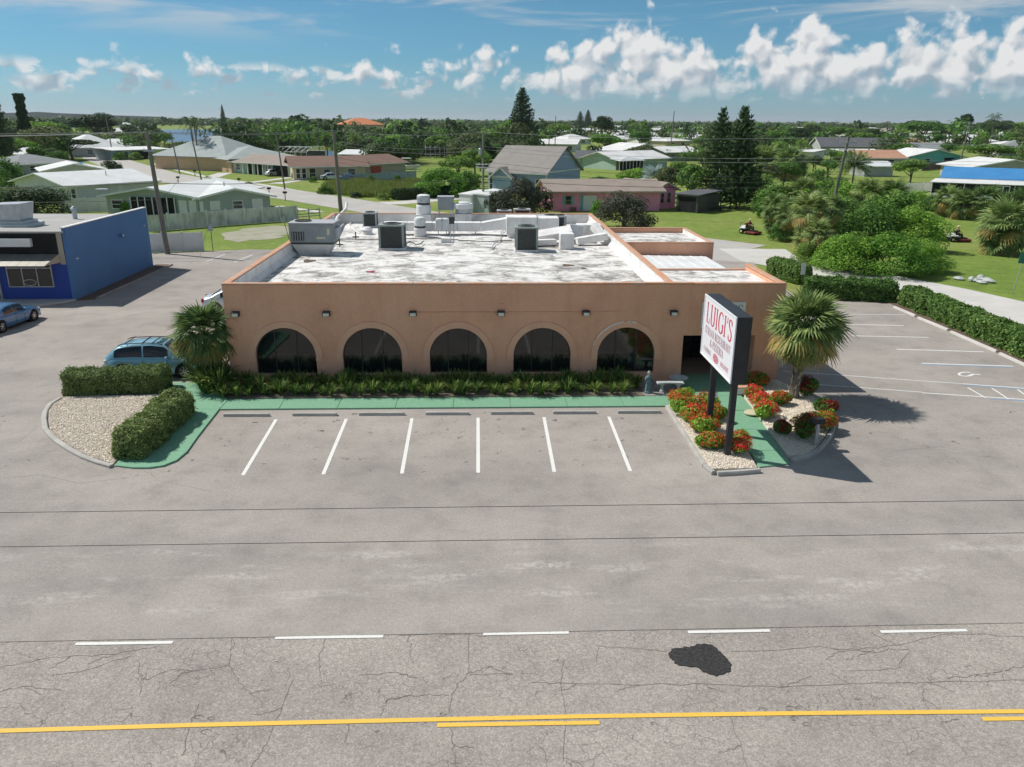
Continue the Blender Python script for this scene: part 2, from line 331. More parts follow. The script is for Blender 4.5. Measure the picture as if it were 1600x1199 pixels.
leafmat('leaf_mid', (0.053, 0.125, 0.025), (0.152, 0.294, 0.053), 0.3, (0.232, 0.375, 0.071))
leafmat('leaf_bright', (0.113, 0.246, 0.034), (0.264, 0.471, 0.066), 0.35, (0.415, 0.585, 0.094))
leafmat('leaf_dark', (0.023, 0.049, 0.016), (0.065, 0.116, 0.035), 0.2)
leafmat('leaf_dusk', (0.041, 0.043, 0.031), (0.089, 0.103, 0.065), 0.2)
leafmat('leaf_olive', (0.070, 0.101, 0.036), (0.154, 0.189, 0.070), 0.3)
leafmat('leaf_conifer', (0.032, 0.076, 0.029), (0.094, 0.164, 0.056), 0.12)
leafmat('leaf_hedge', (0.132, 0.193, 0.057), (0.273, 0.351, 0.115), 0.25, (0.386, 0.439, 0.176))
leafmat('leaf_hedge2', (0.090, 0.173, 0.042), (0.196, 0.330, 0.074), 0.25, (0.330, 0.434, 0.120))
leafmat('leaf_strap', (0.037, 0.088, 0.018), (0.125, 0.225, 0.044), 0.3, (0.450, 0.500, 0.163))
leafmat('leaf_palm', (0.085, 0.15, 0.045), (0.21, 0.31, 0.10), 0.3, (0.34, 0.41, 0.14))
leafmat('leaf_palm_old', (0.288, 0.252, 0.072), (0.480, 0.396, 0.120), 0.3, (0.456, 0.300, 0.120))
leafmat('leaf_palm_dry', (0.17, 0.12, 0.07), (0.28, 0.22, 0.14), 0.2)
leafmat('leaf_silver', (0.220, 0.286, 0.275), (0.374, 0.451, 0.440), 0.2)
leafmat('leaf_tallgrass', (0.12, 0.18, 0.035), (0.22, 0.28, 0.07), 0.35, (0.28, 0.30, 0.11))
leafmat('flower_red', (0.60, 0.05, 0.025), (0.78, 0.12, 0.05), 0.3, (0.85, 0.24, 0.09))
leafmat('flower_crimson', (0.24, 0.012, 0.02), (0.36, 0.025, 0.03), 0.3)

# ------------------------------------------------------------------ mesh helpers
def tag(o, label=None, cat=None, group=None, kind=None):
    if label: o['label'] = label
    if cat: o['category'] = cat
    if group: o['group'] = group
    if kind: o['kind'] = kind
    return o
def wloc(o):
    p = Vector((0, 0, 0))
    while o is not None:
        p = p + Vector(o.location); o = o.parent
    return p
def empty(name, loc=(0, 0, 0), rz=0.0):
    o = bpy.data.objects.new(name, None); o.empty_display_size = 0.3
    o.location = loc; o.rotation_euler = (0, 0, rz); COL.objects.link(o)
    return o
def thing(name, label, cat, loc=(0, 0, 0), rz=0.0, group=None):
    return tag(empty(name, loc, rz), label, cat, group)
def link(me, name, parent=None, loc=None):
    o = bpy.data.objects.new(name, me); COL.objects.link(o)
    if parent is not None: o.parent = parent
    if loc is not None: o.location = loc
    return o
class MB:
    def __init__(s): s.v = []; s.f = []; s.m = []
    def add(s, vs, fs, mi=0):
        b = len(s.v); s.v.extend([tuple(p) for p in vs]); s.f.extend([tuple(i+b for i in f) for f in fs]); s.m.extend([mi]*len(fs)); return s
    def box(s, x0, x1, y0, y1, z0, z1, mi=0):
        return s.add([(x0,y0,z0),(x1,y0,z0),(x1,y1,z0),(x0,y1,z0),(x0,y0,z1),(x1,y0,z1),(x1,y1,z1),(x0,y1,z1)],
                     [(0,3,2,1),(4,5,6,7),(0,1,5,4),(1,2,6,5),(2,3,7,6),(3,0,4,7)], mi)
    def obox(s, c, sx, sy, sz, rz=0.0, mi=0, tilt=None):
        m = Matrix.Rotation(rz, 3, 'Z')
        if tilt is not None: m = m @ Matrix.Rotation(tilt[0], 3, 'X') @ Matrix.Rotation(tilt[1], 3, 'Y')
        pts = []
        for z in (-.5, .5):
            for (x, y) in ((-.5,-.5),(.5,-.5),(.5,.5),(-.5,.5)):
                p = m @ Vector((x*sx, y*sy, z*sz)); pts.append((p.x+c[0], p.y+c[1], p.z+c[2]))
        return s.add(pts, [(0,3,2,1),(4,5,6,7),(0,1,5,4),(1,2,6,5),(2,3,7,6),(3,0,4,7)], mi)
    def prism(s, poly, z0, z1, mi=0):
        n = len(poly)
        a = sum(poly[i][0]*poly[(i+1) % n][1]-poly[(i+1) % n][0]*poly[i][1] for i in range(n))
        if a < 0: poly = poly[::-1]
        vs = [(p[0], p[1], z0) for p in poly]+[(p[0], p[1], z1) for p in poly]
        fs = [tuple(range(n-1, -1, -1)), tuple(range(n, 2*n))]+[(i, (i+1) % n, n+(i+1) % n, n+i) for i in range(n)]
        return s.add(vs, fs, mi)
    def sheet(s, poly, z, mi=0):
        n = len(poly)
        a = sum(poly[i][0]*poly[(i+1) % n][1]-poly[(i+1) % n][0]*poly[i][1] for i in range(n))
        if a < 0: poly = poly[::-1]
        return s.add([(p[0], p[1], z) for p in poly], [tuple(range(n))], mi)
    def tube(s, pts, r, n=8, mi=0, caps=True):
        rs = r if isinstance(r, (list, tuple)) else [r]*len(pts)
        vs = []; prev = None
        for i, p in enumerate(pts):
            p = Vector(p); d = (Vector(pts[min(i+1, len(pts)-1)])-Vector(pts[max(i-1, 0)]))
            if d.length < 1e-9: d = Vector((0, 0, 1))
            d.normalize()
            a = Vector((0, 0, 1)) if abs(d.z) < 0.9 else Vector((1, 0, 0))
            u = d.cross(a).normalized(); w = d.cross(u).normalized()
            for k in range(n):
                t_ = 2*math.pi*k/n; vs.append(tuple(p+(u*math.cos(t_)+w*math.sin(t_))*rs[i]))
        fs = []
        for i in range(len(pts)-1):
            for k in range(n): fs.append((i*n+k, i*n+(k+1) % n, (i+1)*n+(k+1) % n, (i+1)*n+k))
        if caps: fs.append(tuple(range(n-1, -1, -1))); fs.append(tuple(range((len(pts)-1)*n, len(pts)*n)))
        return s.add(vs, fs, mi)
    def lathe(s, prof, c=(0, 0, 0), n=16, mi=0):
        vs = []
        for (r, z) in prof:
            for k in range(n):
                t_ = 2*math.pi*k/n; vs.append((c[0]+r*math.cos(t_), c[1]+r*math.sin(t_), c[2]+z))
        fs = []
        for i in range(len(prof)-1):
            for k in range(n): fs.append((i*n+k, i*n+(k+1) % n, (i+1)*n+(k+1) % n, (i+1)*n+k))
        fs.append(tuple(range(n-1, -1, -1))); fs.append(tuple(range((len(prof)-1)*n, len(prof)*n)))
        return s.add(vs, fs, mi)
    def strip(s, pts, w, z, mi=0):
        """flat ribbon of width w along a ground path"""
        vs = []; n = len(pts)
        for i in range(n):
            a = Vector(pts[max(i-1, 0)][:2]); c = Vector(pts[min(i+1, n-1)][:2]); d = (c-a).normalized(); q = Vector((-d.y, d.x))
            ww = w[i] if isinstance(w, (list, tuple)) else w
            p = Vector(pts[i][:2]); vs += [(p.x-q.x*ww/2, p.y-q.y*ww/2, z), (p.x+q.x*ww/2, p.y+q.y*ww/2, z)]
        return s.add(vs, [(2*i, 2*i+2, 2*i+3, 2*i+1) for i in range(n-1)], mi)
    def mesh(s, name, mats, off=(0, 0, 0), smooth=False):
        me = bpy.data.meshes.new(name)
        me.from_pydata([(x-off[0], y-off[1], z-off[2]) for x, y, z in s.v], [], s.f)
        for mm in (mats if isinstance(mats, (list, tuple)) else [mats]): me.materials.append(MATS[mm])
        if any(s.m): me.polygons.foreach_set('material_index', s.m)
        if smooth: me.polygons.foreach_set('use_smooth', [True]*len(s.f))
        me.update(); return me
    def build(s, name, mats, parent=None, world=True, origin=None, smooth=False, bevel=0.0, seg=2):
        off = (0, 0, 0)
        if parent is not None and world: off = tuple(wloc(parent))
        if origin is not None: off = origin
        o = link(s.mesh(name, mats, off, smooth), name, parent, origin)
        if bevel:
            bm_ = o.modifiers.new('bevel', 'BEVEL'); bm_.width = bevel; bm_.segments = seg; bm_.limit_method = 'ANGLE'
        return o
def bx(name, x0, x1, y0, y1, z0, z1, m, parent=None, world=True, bevel=0.0):
    return MB().box(x0, x1, y0, y1, z0, z1).build(name, m, parent, world, bevel=bevel)
def quadmesh(name, V, mats, midx=None, k=4):
    """V: (n, k, 3) separate faces"""
    V = np.asarray(V, dtype=np.float32); n = V.shape[0]
    me = bpy.data.meshes.new(name); me.vertices.add(n*k); me.vertices.foreach_set('co', V.reshape(-1))
    me.loops.add(n*k); me.loops.foreach_set('vertex_index', np.arange(n*k, dtype=np.int32))
    me.polygons.add(n); me.polygons.foreach_set('loop_start', np.arange(0, n*k, k, dtype=np.int32))
    try: me.polygons.foreach_set('loop_total', np.full(n, k, dtype=np.int32))
    except Exception: pass
    for mm in (mats if isinstance(mats, (list, tuple)) else [mats]): me.materials.append(MATS[mm])
    if midx is not None: me.polygons.foreach_set('material_index', np.asarray(midx, dtype=np.int32))
    me.update(calc_edges=True); return me
def unit(a): return a/np.maximum(np.linalg.norm(a, axis=-1, keepdims=True), 1e-9)
def leaves(P, Nrm, size, rng, aspect=1.6, jitter=0.9):
    """diamond-ish leaf quads at P facing roughly Nrm"""
    n = len(P); nr = unit(Nrm+rng.normal(0, jitter, (n, 3)))
    a = unit(np.cross(nr, rng.normal(0, 1, (n, 3)))); b_ = np.cross(nr, a)
    s = (size*rng.uniform(0.6, 1.35, n))[:, None]
    return np.stack([P-a*s*aspect*0.5, P-b_*s*0.5+a*s*0.08, P+a*s*aspect*0.5, P+b_*s*0.5+a*s*0.08], axis=1)
def blob(c, r, n, rng, fill=0.35):
    d = unit(rng.normal(0, 1, (n, 3))); rr = np.where(rng.random(n) < fill, rng.random(n)**0.5, 1.0-0.22*rng.random(n)**2)
    return np.asarray(c)+d*np.asarray(r)*rr[:, None], d
def obj_copy(src, parent=None):
    c = src.copy(); COL.objects.link(c)
    if parent is not None: c.parent = parent
    return c
def copy_tree(o, parent=None):
    c = obj_copy(o, parent)
    for ch in list(o.children): copy_tree(ch, c)
    return c

# ================================================================== the setting
def struct(o): o['kind'] = 'structure'; return o
def g2(*pts): return [G(x, y)[:2] for x, y in pts]
gm = MB(); gm.sheet([(-9000, -400), (9000, -400), (9000, 15000), (-9000, 15000)], -0.05)
struct(gm.build('ground', 'grass'))
road = struct(MB().sheet([(-120, -30), (120, -30), (120, 16.8), (-120, 16.8)], -0.012).build('road', 'asphalt_road'))
lot_poly = [(-120, 16.62), (120, 16.62), (120, 24.0), (33.0, 38.0), (28.9, 39.0), (28.9, 54.0), (23.0, 55.0), (23.0, 62.0), (24.5, 70.0), (12.0, 74.0), (-13.5, 76.5), (-22.0, 77.3), (-26.0, 76.2), (-31.0, 75.0), (-60, 72.0), (-120, 70)]
lot = struct(MB().sheet(lot_poly, 0.0).build('parking_lot', 'asphalt_lot'))
def ribbon(name, m, parent, pts, w, z):
    return MB().strip(pts, w, z).build(name, m, parent)
for i, (xt, xb) in enumerate(((-8.57, -8.42), (-5.65, -5.60), (-2.90, -2.82), (-0.11, -0.10), (2.69, 2.63), (5.46, 5.38))):
    ribbon('parking_stripe', 'paint_white', lot, [(xt, 31.48), ((xt+xb)/2, 28.7), (xb, 25.96)], 0.135, 0.004)
for (a, c, w, m) in (((1304,491),(1415,492),.11,'paint_faded'), ((1316,507),(1412,509),.11,'paint_white'), ((1331,525),(1451,527.5),.11,'paint_white'), ((1364,526),(1451,528),.0,'paint_white'),
                     ((1366,526.5),(1450,529),.0,'paint_white'), ((1401,546),(1537,550),.12,'paint_white'), ((1440,568),(1583,572.5),.13,'paint_white'),
                     ((1222,580),(1505,600),.10,'paint_faded'), ((1505,600),(1600,607),.10,'paint_white'), ((1250,599),(1440,613),.10,'paint_faded'), ((1440,614),(1610,625),.10,'paint_white')):
    if w: ribbon('parking_stripe', m, lot, [G(*a), G(*c)], w, 0.004)
for (a, c) in (((1440,569.6),(1583,574.2)), ((1505,601.6),(1610,609)), ((1545,623.3),(1610,627))):
    ribbon('blue_stripe', 'paint_blue', lot, [G(*a), G(*c)], 0.09, 0.005)
for (a, c) in (((1512,606),(1540,622)), ((1550,607),(1576,624)), ((1590,609),(1612,625))):
    ribbon('hatch_stripe', 'paint_white', lot, [G(*a), G(*c)], 0.09, 0.006)
# wheelchair mark: worn painted loop and stroke
pts = [G(1511+11*math.cos(k*.5)-2, 585+3.2*math.sin(k*.5)) for k in range(12)]
ribbon('wheelchair_mark', 'paint_white', lot, pts, 0.12, 0.005)
ribbon('wheelchair_mark', 'paint_white', lot, [G(1513, 588), G(1521, 585), G(1532, 586)], 0.14, 0.007)
for (a, c) in (((322,409),(352,397)), ((366,410),(395,398)), ((292,394),(306,390)), ((412,404),(424,398))):
    ribbon('parking_stripe', 'paint_faded', lot, [G(*a), G(*c)], 0.16, 0.004)
for (x0, x1, y) in ((118, 270, 1005), (430, 599, 995.5), (755, 889, 989.5), (1075, 1203, 986.5), (1376, 1511, 986)):
    a = G(x0, y+1.2); c = G(x1, y-1.2)
    ribbon('lane_dash', 'paint_white', road, [a, c], 0.105, 0.0)
    # a dash beyond either side of the picture too
for x in (-16.5, -21.5, 17.2, 22.1): ribbon('lane_dash', 'paint_white', road, [(x-.9, 16.4), (x+.9, 16.4)], 0.105, 0.0)
ribbon('centre_line', 'paint_yellow', road, [(-120, 13.95)]+[G(x, y) for x, y in ((0,1142),(300,1133),(600,1126),(900,1119.5),(1240,1114.5),(1600,1111.5))]+[(120, 13.3)], 0.125, 0.0)
for (x0, y0, x1, y1) in ((683,1133,937,1129), (1535,1123.5,1650,1122)):
    ribbon('centre_dash', 'paint_yellow', road, [G(x0, y0), G(x1, y1)], 0.115, 0.0)
def wobble(pts, amp, n, rng):
    out = []
    for i in range(len(pts)-1):
        a = np.array(pts[i]); c = np.array(pts[i+1])
        for k in range(n):
            out.append(tuple(a+(c-a)*k/n+rng.normal(0, amp, 2)*(0 if k == 0 else 1)))
    out.append(pts[-1]); return out
rng = np.random.default_rng(5)
CR = [[(363,995),(358,1038),(366,1055),(392,1085),(412,1100)], [(358,1040),(300,1048),(268,1046)], [(508,998),(498,1035),(502,1065)], [(640,992),(640,1022),(646,1036)],
      [(733,990),(732,1050),(705,1085),(702,1115),(706,1160),(712,1199)], [(732,1055),(800,1052)], [(702,1087),(640,1086),(605,1092),(594,1118)], [(0,1044),(60,1030),(110,1025),(180,1022),(250,1008)],
      [(80,1056),(130,1048),(205,1024)], [(215,1030),(220,1062),(218,1085)], [(458,1062),(440,1105),(418,1160),(392,1198)], [(310,1100),(295,1135),(284,1180)], [(546,1128),(538,1160)], [(932,1035),(935,1010),(980,1012),(1042,1018)],
      [(1142,1018),(1210,1016),(1280,1010),(1360,1018),(1420,1014)], [(1290,1030),(1310,1018),(1400,1008),(1480,990),(1600,994)], [(830,1066),(900,1068),(1000,1070),(1100,1068),(1220,1074),(1330,1068),(1450,1066),(1600,1062)],
      [(1310,1075),(1325,1108)], [(1440,1100),(1470,1130),(1510,1178)], [(1140,1118),(1158,1165),(1168,1199)], [(1330,1115),(1370,1150)], [(880,1030),(876,1066),(884,1115),(880,1190)], [(800,1055),(760,1040)],
      [(1420,1020),(1400,1045),(1330,1048)], [(1440,1072),(1442,1092),(1452,1108)], [(1480,1060),(1560,1050),(1600,1040)], [(0,1080),(40,1072),(96,1078)], [(560,1055),(620,1050),(650,1060)], [(600,992),(700,990),(760,994)]]
for base_ in list(CR):
    for q in base_[1:-1]:
        if rng.random() < .6:
            sx_, sy_ = rng.choice([-1, 1], 2); CR.append([q, (q[0]+sx_*rng.uniform(8, 20), q[1]+sy_*rng.uniform(3, 8)), (q[0]+sx_*rng.uniform(24, 50), q[1]+sy_*rng.uniform(6, 20))])
cm = MB()
for path in CR:
    p = wobble([G(*q)[:2] for q in path], 0.022, 6, rng)
    cm.strip(p, [0.008+0.011*rng.random() for _ in p], -0.006)
tag(cm.build('crack', 'crack_seal', road), kind='stuff')
cm = MB()
for path in ([(0,748),(60,742),(120,755),(200,748)], [(225,735),(250,752),(330,768)], [(1440,700),(1520,712),(1600,720)], [(90,700),(60,716),(20,720)], [(30,690),(60,665)], [(1330,690),(1400,705),(1470,698)]):
    p = wobble([G(*q)[:2] for q in path], 0.03, 6, rng); cm.strip(p, [0.008+0.010*rng.random() for _ in p], 0.003)
tag(cm.build('crack', 'crack_seal', lot), kind='stuff')
# dark cold patch in the lane, slightly proud, ragged edge
pp = [(1044,1020),(1049,1014),(1062,1013),(1078,1012),(1088,1007),(1101,1006),(1113,1008),(1121,1014),(1128,1022),(1137,1030),(1142,1040),(1141,1049),(1131,1053),(1119,1057),(1105,1052),(1097,1048),(1090,1043),(1076,1042),(1062,1040),(1054,1034),(1046,1028)]
pw = wobble([G(*q)[:2] for q in pp+[pp[0]]], 0.018, 4, rng)[:-1]
MB().prism(pw, -0.011, 0.008).build('asphalt_patch', 'patch_asphalt', road)
for (x, y, r) in ((310,1120,6),(330,1122,5),(322,1143,7),(1235,1106,7),(1248,1105,4),(1241,1122,6),(1260,1131,5),(690,1115,3),(590,1143,3),(1020,1130,3)):
    p = G(x, y); rr = r*.0095
    pts = [(p[0]+rr*1.6*math.cos(k*.7), p[1]+rr*math.sin(k*.7)) for k in range(8)]
    MB().strip(pts, 0.02, -0.004).build('survey_mark', 'crack_seal', road)

# ---- green walkway: slabs with joints, raised a little
walk = struct(empty('walkway', (0, 33.2, 0)))
def slab(poly, z1=0.07):
    MB().prism(poly, -0.02, z1).build('walkway_slab', 'paint_green', walk, bevel=0.012, seg=1)
xs = np.linspace(-11.25, 8.86, 9)
for i in range(8):
    slab([(xs[i]+.006, 32.62), (xs[i+1]-.006, 32.62), (xs[i+1]-.006, 33.9), (xs[i]+.006, 33.9)])
slab([(8.872, 32.9), (9.6, 33.9), (8.872, 33.9)]); slab([(9.62, 33.9), (10.6, 32.0), (11.9, 32.0), (11.95, 33.9)])
for (y0, y1) in ((32.0, 29.8), (29.78, 27.6), (27.58, 26.1)):
    x0 = lambda y: 10.12+(y-25.8)*0.075; x1 = lambda y: 11.42+(y-26.5)*0.085
    slab([(x0(y1), y1), (x1(y1), y1+.3 if y1 < 26.2 else y1), (x1(y0), y0), (x0(y0), y0)], 0.05)
slab([(9.62, 33.92), (11.95, 33.92), (12.95, 37.2), (9.72, 37.2)])
slab([(-11.26, 33.9), (-13.2, 36.3), (-15.0, 36.3), (-14.3, 34.9), (-12.1, 32.62), (-11.26, 32.62)])
arc = [(-11.27, 32.6), (-11.15, 29.5), (-11.05, 28.0), (-11.15, 27.2), (-11.45, 26.75), (-11.9, 26.58), (-12.5, 26.6), (-13.2, 26.8), (-13.3, 27.4), (-12.6, 32.6)]
slab(arc)
# planting strip under the arches, paving by the bench
strip_ = struct(MB().prism([(-12.9, 35.9), (-11.2, 33.95), (7.5, 33.92), (7.5, 36.15), (-11.72, 36.15), (-11.72, 37.6), (-12.9, 37.6)], -0.02, 0.09).build('planting_strip', 'soil'))
struct(MB().prism([(7.52, 33.92), (9.6, 33.92), (9.7, 36.12), (7.52, 36.12)], -0.02, 0.085).build('bench_paving', 'concrete_dark'))

# ---- kerbs, each cast piece on its own
kerb = struct(empty('kerb', (0, 26, 0)))
def kerb_piece(path, w=0.17, h=0.15, m='concrete'):
    """a cast kerb along a path, rounded top"""
    vs = []; prof = ((-.5, 0), (-.5, .78), (-.36, 1), (.36, 1), (.5, .78), (.5, 0)); n = len(path)
    for i in range(n):
        a = Vector(path[max(i-1, 0)]); c = Vector(path[min(i+1, n-1)]); d = (c-a).normalized(); q = Vector((-d.y, d.x))
        for (u, z) in prof: vs.append((path[i][0]+q.x*u*w, path[i][1]+q.y*u*w, -0.02+z*(h+.02)))
    k = len(prof); fs = [(i*k+j, (i+1)*k+j, (i+1)*k+j+1, i*k+j+1) for i in range(n-1) for j in range(k-1)]
    fs += [tuple(range(k)), tuple(range(n*k-1, (n-1)*k-1, -1))]
    MB().add(vs, fs).build('kerb_piece', m, kerb)
def lerp_path(pts, gap=0.015):
    out = []
    for i in range(len(pts)-1):
        a, c = Vector(pts[i]), Vector(pts[i+1]); d = (c-a).normalized()*gap; out.append([tuple(a+d), tuple((a+c)/2), tuple(c-d)])
    return out
for p in lerp_path([(8.2, 32.5), (8.17, 30.3), (8.16, 28.3), (8.15, 26.2), (8.3, 25.55)]): kerb_piece(p)
kerb_piece([(8.42, 25.52), (9.2, 25.6), (10.02, 25.74)])
kerb_piece([(9.72, 29.6), (9.95, 28.9), (10.05, 28.0)], 0.12, 0.13)
arc2 = [(11.55, 26.62), (12.2, 26.88), (12.9, 27.5), (13.6, 28.4), (14.25, 29.4), (14.72, 30.35), (15.08, 31.3), (15.3, 32.2), (15.36, 33.1), (15.2, 33.9), (14.75, 34.7)]
for i in range(0, 10, 2): kerb_piece(arc2[i:i+3], 0.17, 0.17)
arc3 = [(-18.75, 34.2), (-18.8, 33.4), (-18.55, 32.5), (-18.15, 31.6), (-17.5, 30.45), (-16.9, 29.7), (-16.3, 29.05), (-15.5, 28.3), (-14.7, 27.62), (-14.0, 27.15), (-13.3, 26.75)]
for i in range(0, 10, 2): kerb_piece(arc3[i:i+3], 0.2, 0.11)

# ---- gravel beds
def inpoly(x, y, poly):
    c = False; j = len(poly)-1
    for i in range(len(poly)):
        xi, yi = poly[i]; xj, yj = poly[j]
        if (yi > y) != (yj > y) and x < (xj-xi)*(y-yi)/(yj-yi)+xi: c = not c
        j = i
    return c
def gravel(name, label, poly, z, n, size, m, seed):
    rg = np.random.default_rng(seed); P = []
    xs_ = [p[0] for p in poly]; ys_ = [p[1] for p in poly]
    while len(P) < n:
        x, y = rg.uniform(min(xs_), max(xs_)), rg.uniform(min(ys_), max(ys_))
        if inpoly(x, y, poly): P.append((x, y, z+rg.uniform(-.004, .022)))
    P = np.array(P); base = np.array([(1,0,0),(0,1,0),(-1,0,0),(0,-1,0),(0,0,.62),(0,0,-.62)])
    S = size*rg.uniform(.55, 1.25, (n, 1, 1))*np.stack([rg.uniform(.7, 1.4, n), rg.uniform(.7, 1.2, n), rg.uniform(.6, 1, n)], 1)[:, None, :]
    a = rg.uniform(0, 6.28, n); tl = rg.normal(0, .35, n)
    Vb = base[None]*S; ca, sa = np.cos(a)[:, None], np.sin(a)[:, None]
    x, y, zz = Vb[..., 0], Vb[..., 1], Vb[..., 2]+Vb[..., 0]*tl[:, None]
    V = np.stack([x*ca-y*sa, x*sa+y*ca, zz], -1)+P[:, None, :]
    me = bpy.data.meshes.new(name); tri = np.array([(0,1,4),(1,2,4),(2,3,4),(3,0,4),(1,0,5),(2,1,5),(3,2,5),(0,3,5)])
    F = (tri[None]+(np.arange(n)*6)[:, None, None]).reshape(-1, 3)
    me.vertices.add(n*6); me.vertices.foreach_set('co', V.astype(np.float32).reshape(-1)); me.loops.add(F.size); me.loops.foreach_set('vertex_index', F.astype(np.int32).reshape(-1))
    me.polygons.add(len(F)); me.polygons.foreach_set('loop_start', np.arange(0, F.size, 3, dtype=np.int32)); me.materials.append(MATS[m]); me.update(calc_edges=True)
    return tag(link(me, name), label, 'gravel', kind='stuff')
isl = [(-18.6, 34.4), (-18.65, 33.4), (-18.4, 32.5), (-18.0, 31.7), (-17.4, 30.6), (-16.2, 29.2), (-14.65, 27.75), (-13.35, 26.95), (-13.2, 31.5), (-14.4, 34.6)]
struct(MB().prism(isl, -0.02, 0.05).build('island_bed', 'pebble'))
gravel('gravel', 'tan pebble gravel on the round island between the two clipped hedges', isl, 0.055, 20000, 0.031, 'pebbles_tan', 1)
bed1 = [(8.3, 32.6), (8.27, 28.3), (8.26, 25.75), (9.95, 25.85), (10.1, 27.6), (10.22, 29.8), (10.45, 31.9), (9.55, 33.75), (8.9, 33.0)]
struct(MB().prism(bed1, -0.02, 0.14).build('sign_bed', 'pebble'))
gravel('gravel', 'pale gravel in the flower bed round the sign posts', bed1, 0.15, 8500, 0.027, 'pebbles_pale', 2)
bed2 = [(11.98, 33.4), (11.52, 27.0), (12.1, 26.98), (12.8, 27.6), (13.5, 28.5), (14.15, 29.5), (14.6, 30.4), (14.98, 31.3), (15.2, 32.2), (15.25, 33.1), (15.1, 33.8), (14.7, 34.6), (14.4, 36.0), (13.2, 36.0), (12.2, 34.8)]
struct(MB().prism(bed2, -0.02, 0.10).build('palm_bed', 'pebble'))
gravel('gravel', 'pale gravel in the rounded bed under the cabbage palm', bed2, 0.105, 14000, 0.029, 'pebbles_pale', 3)

# ---- streets, lane and drives beyond
street = struct(MB().strip([(-190, 420), (-150, 322)]+[G(*p) for p in ((165,249),(192,258),(240,273),(300,284),(360,292),(430,301),(500,311),(560,321),(640,334))]+[(0.6, 99), (14, 89), (22, 83), (27, 78)], [9]*2+[11,11,11,11,10.5,10,9.5,9,8.5,8,7.5,7,6.6], -0.02).build('street', 'street'))
lane = struct(MB().strip([(27, 78), (26.6, 71.5), (29.5, 66.3), (32.3, 61.5), (34.4, 57.2), (36.0, 52), (36.8, 47.5), (37.0, 40), (37.2, 26), (37.2, 16)], [6.6, 6, 5.6, 5.6, 5.7, 5.9, 6, 6, 6.4, 7], -0.016).build('lane', 'concrete_light'))
def pathstrip(name, pts, w, m='concrete_light', z=-0.03): return struct(MB().strip([G(*p) for p in pts], w, z).build(name, m))
pathstrip('pavement', [(262,262),(320,276),(400,287),(470,299),(540,310),(588,317)], 1.5)
pathstrip('drive', [(565,318),(620,317),(680,312),(760,305)], 4.2)
pathstrip('drive', [(240,257),(300,256),(335,262)], 6)
pathstrip('drive', [(330,277),(352,270)], 3.2); pathstrip('drive', [(385,286),(440,279),(465,276)], 2.0)
pathstrip('drive', [(430,287),(500,276)], 3.0)
pathstrip('pavement', [(432,322),(470,327),(500,331)], 1.5)
pathstrip('drive', [(236,399),(262,401),(290,402)], 3.0)
struct(MB().sheet([(14.5, 64), (24.2, 68.5), (25.5, 79), (12.0, 76)], -0.018).build('rear_drive', 'street'))
wat = struct(MB().sheet(g2((240,203),(300,202),(352,203),(356,212),(352,219),(330,222),(262,222),(246,216)), -0.03).build('water', 'water'))
struct(MB().sheet(g2((470,236),(520,236),(524,252),(478,252)), -0.03).build('water', 'water'))
# worn sandy ground in the vacant lot
struct(MB().sheet(wobble(g2((345,366),(380,357),(440,353),(470,356),(462,366),(420,374),(372,378),(345,366)), 0.5, 4, rng)[:-1], -0.035).build('ground_sand', 'sand' if 'sand' in MATS else 'concrete_light'))

# ================================================================== restaurant
XL, XR, XA, YF, YB, ZT, ZR = -11.72, 9.05, 14.33, 36.1, 64.9, 4.8, 4.05
rest = thing('restaurant_building', 'long terracotta stucco restaurant with five arched windows and white flat roof', 'building', (XL, YF, 0))
ARCH = [(-9.10, 1.405), (-5.075, 1.385), (-1.035, 1.355), (2.935, 1.365), (6.935, 1.375)]
ZS0, ZSP = 0.50, 1.37
TH = 0.30
def arch_pts(cx, r, n=18): return [(cx-r*math.cos(math.pi*k/n), ZSP+r*math.sin(math.pi*k/n)) for k in range(n+1)]
# front wall with arch openings and door opening: made as vertical bays
mb = MB()
def wallquad(mb, x0, x1, z0, z1, y=YF): mb.add([(x0, y, z0), (x1, y, z0), (x1, y, z1), (x0, y, z1)], [(0, 1, 2, 3)])
edges = [XL]
for cx, r in ARCH:
    wallquad(mb, edges[-1], cx-r, 0, ZT); edges.append(cx+r)
    wallquad(mb, cx-r, cx+r, 0, ZS0)
    ap = arch_pts(cx, r)
    for k in range(len(ap)-1):
        (xa, za), (xb, zb) = ap[k], ap[k+1]
        mb.add([(xa, YF, za), (xb, YF, zb), (xb, YF, ZT), (xa, YF, ZT)], [(0, 1, 2, 3)])
        mb.add([(xa, YF, za), (xa, YF+TH, za), (xb, YF+TH, zb), (xb, YF, zb)], [(0, 1, 2, 3)])
    for xe in (cx-r, cx+r): mb.add([(xe, YF, ZS0), (xe, YF+TH, ZS0), (xe, YF+TH, ZSP), (xe, YF, ZSP)], [(0, 1, 2, 3)])
    mb.add([(cx-r, YF, ZS0), (cx+r, YF, ZS0), (cx+r, YF+TH, ZS0), (cx-r, YF+TH, ZS0)], [(0, 1, 2, 3)])
DX0, DX1, DZ = 9.64, 13.1, 2.33
wallquad(mb, edges[-1], DX0, 0, ZT); wallquad(mb, DX0, DX1, DZ, ZT); wallquad(mb, DX1, XA, 0, ZT)
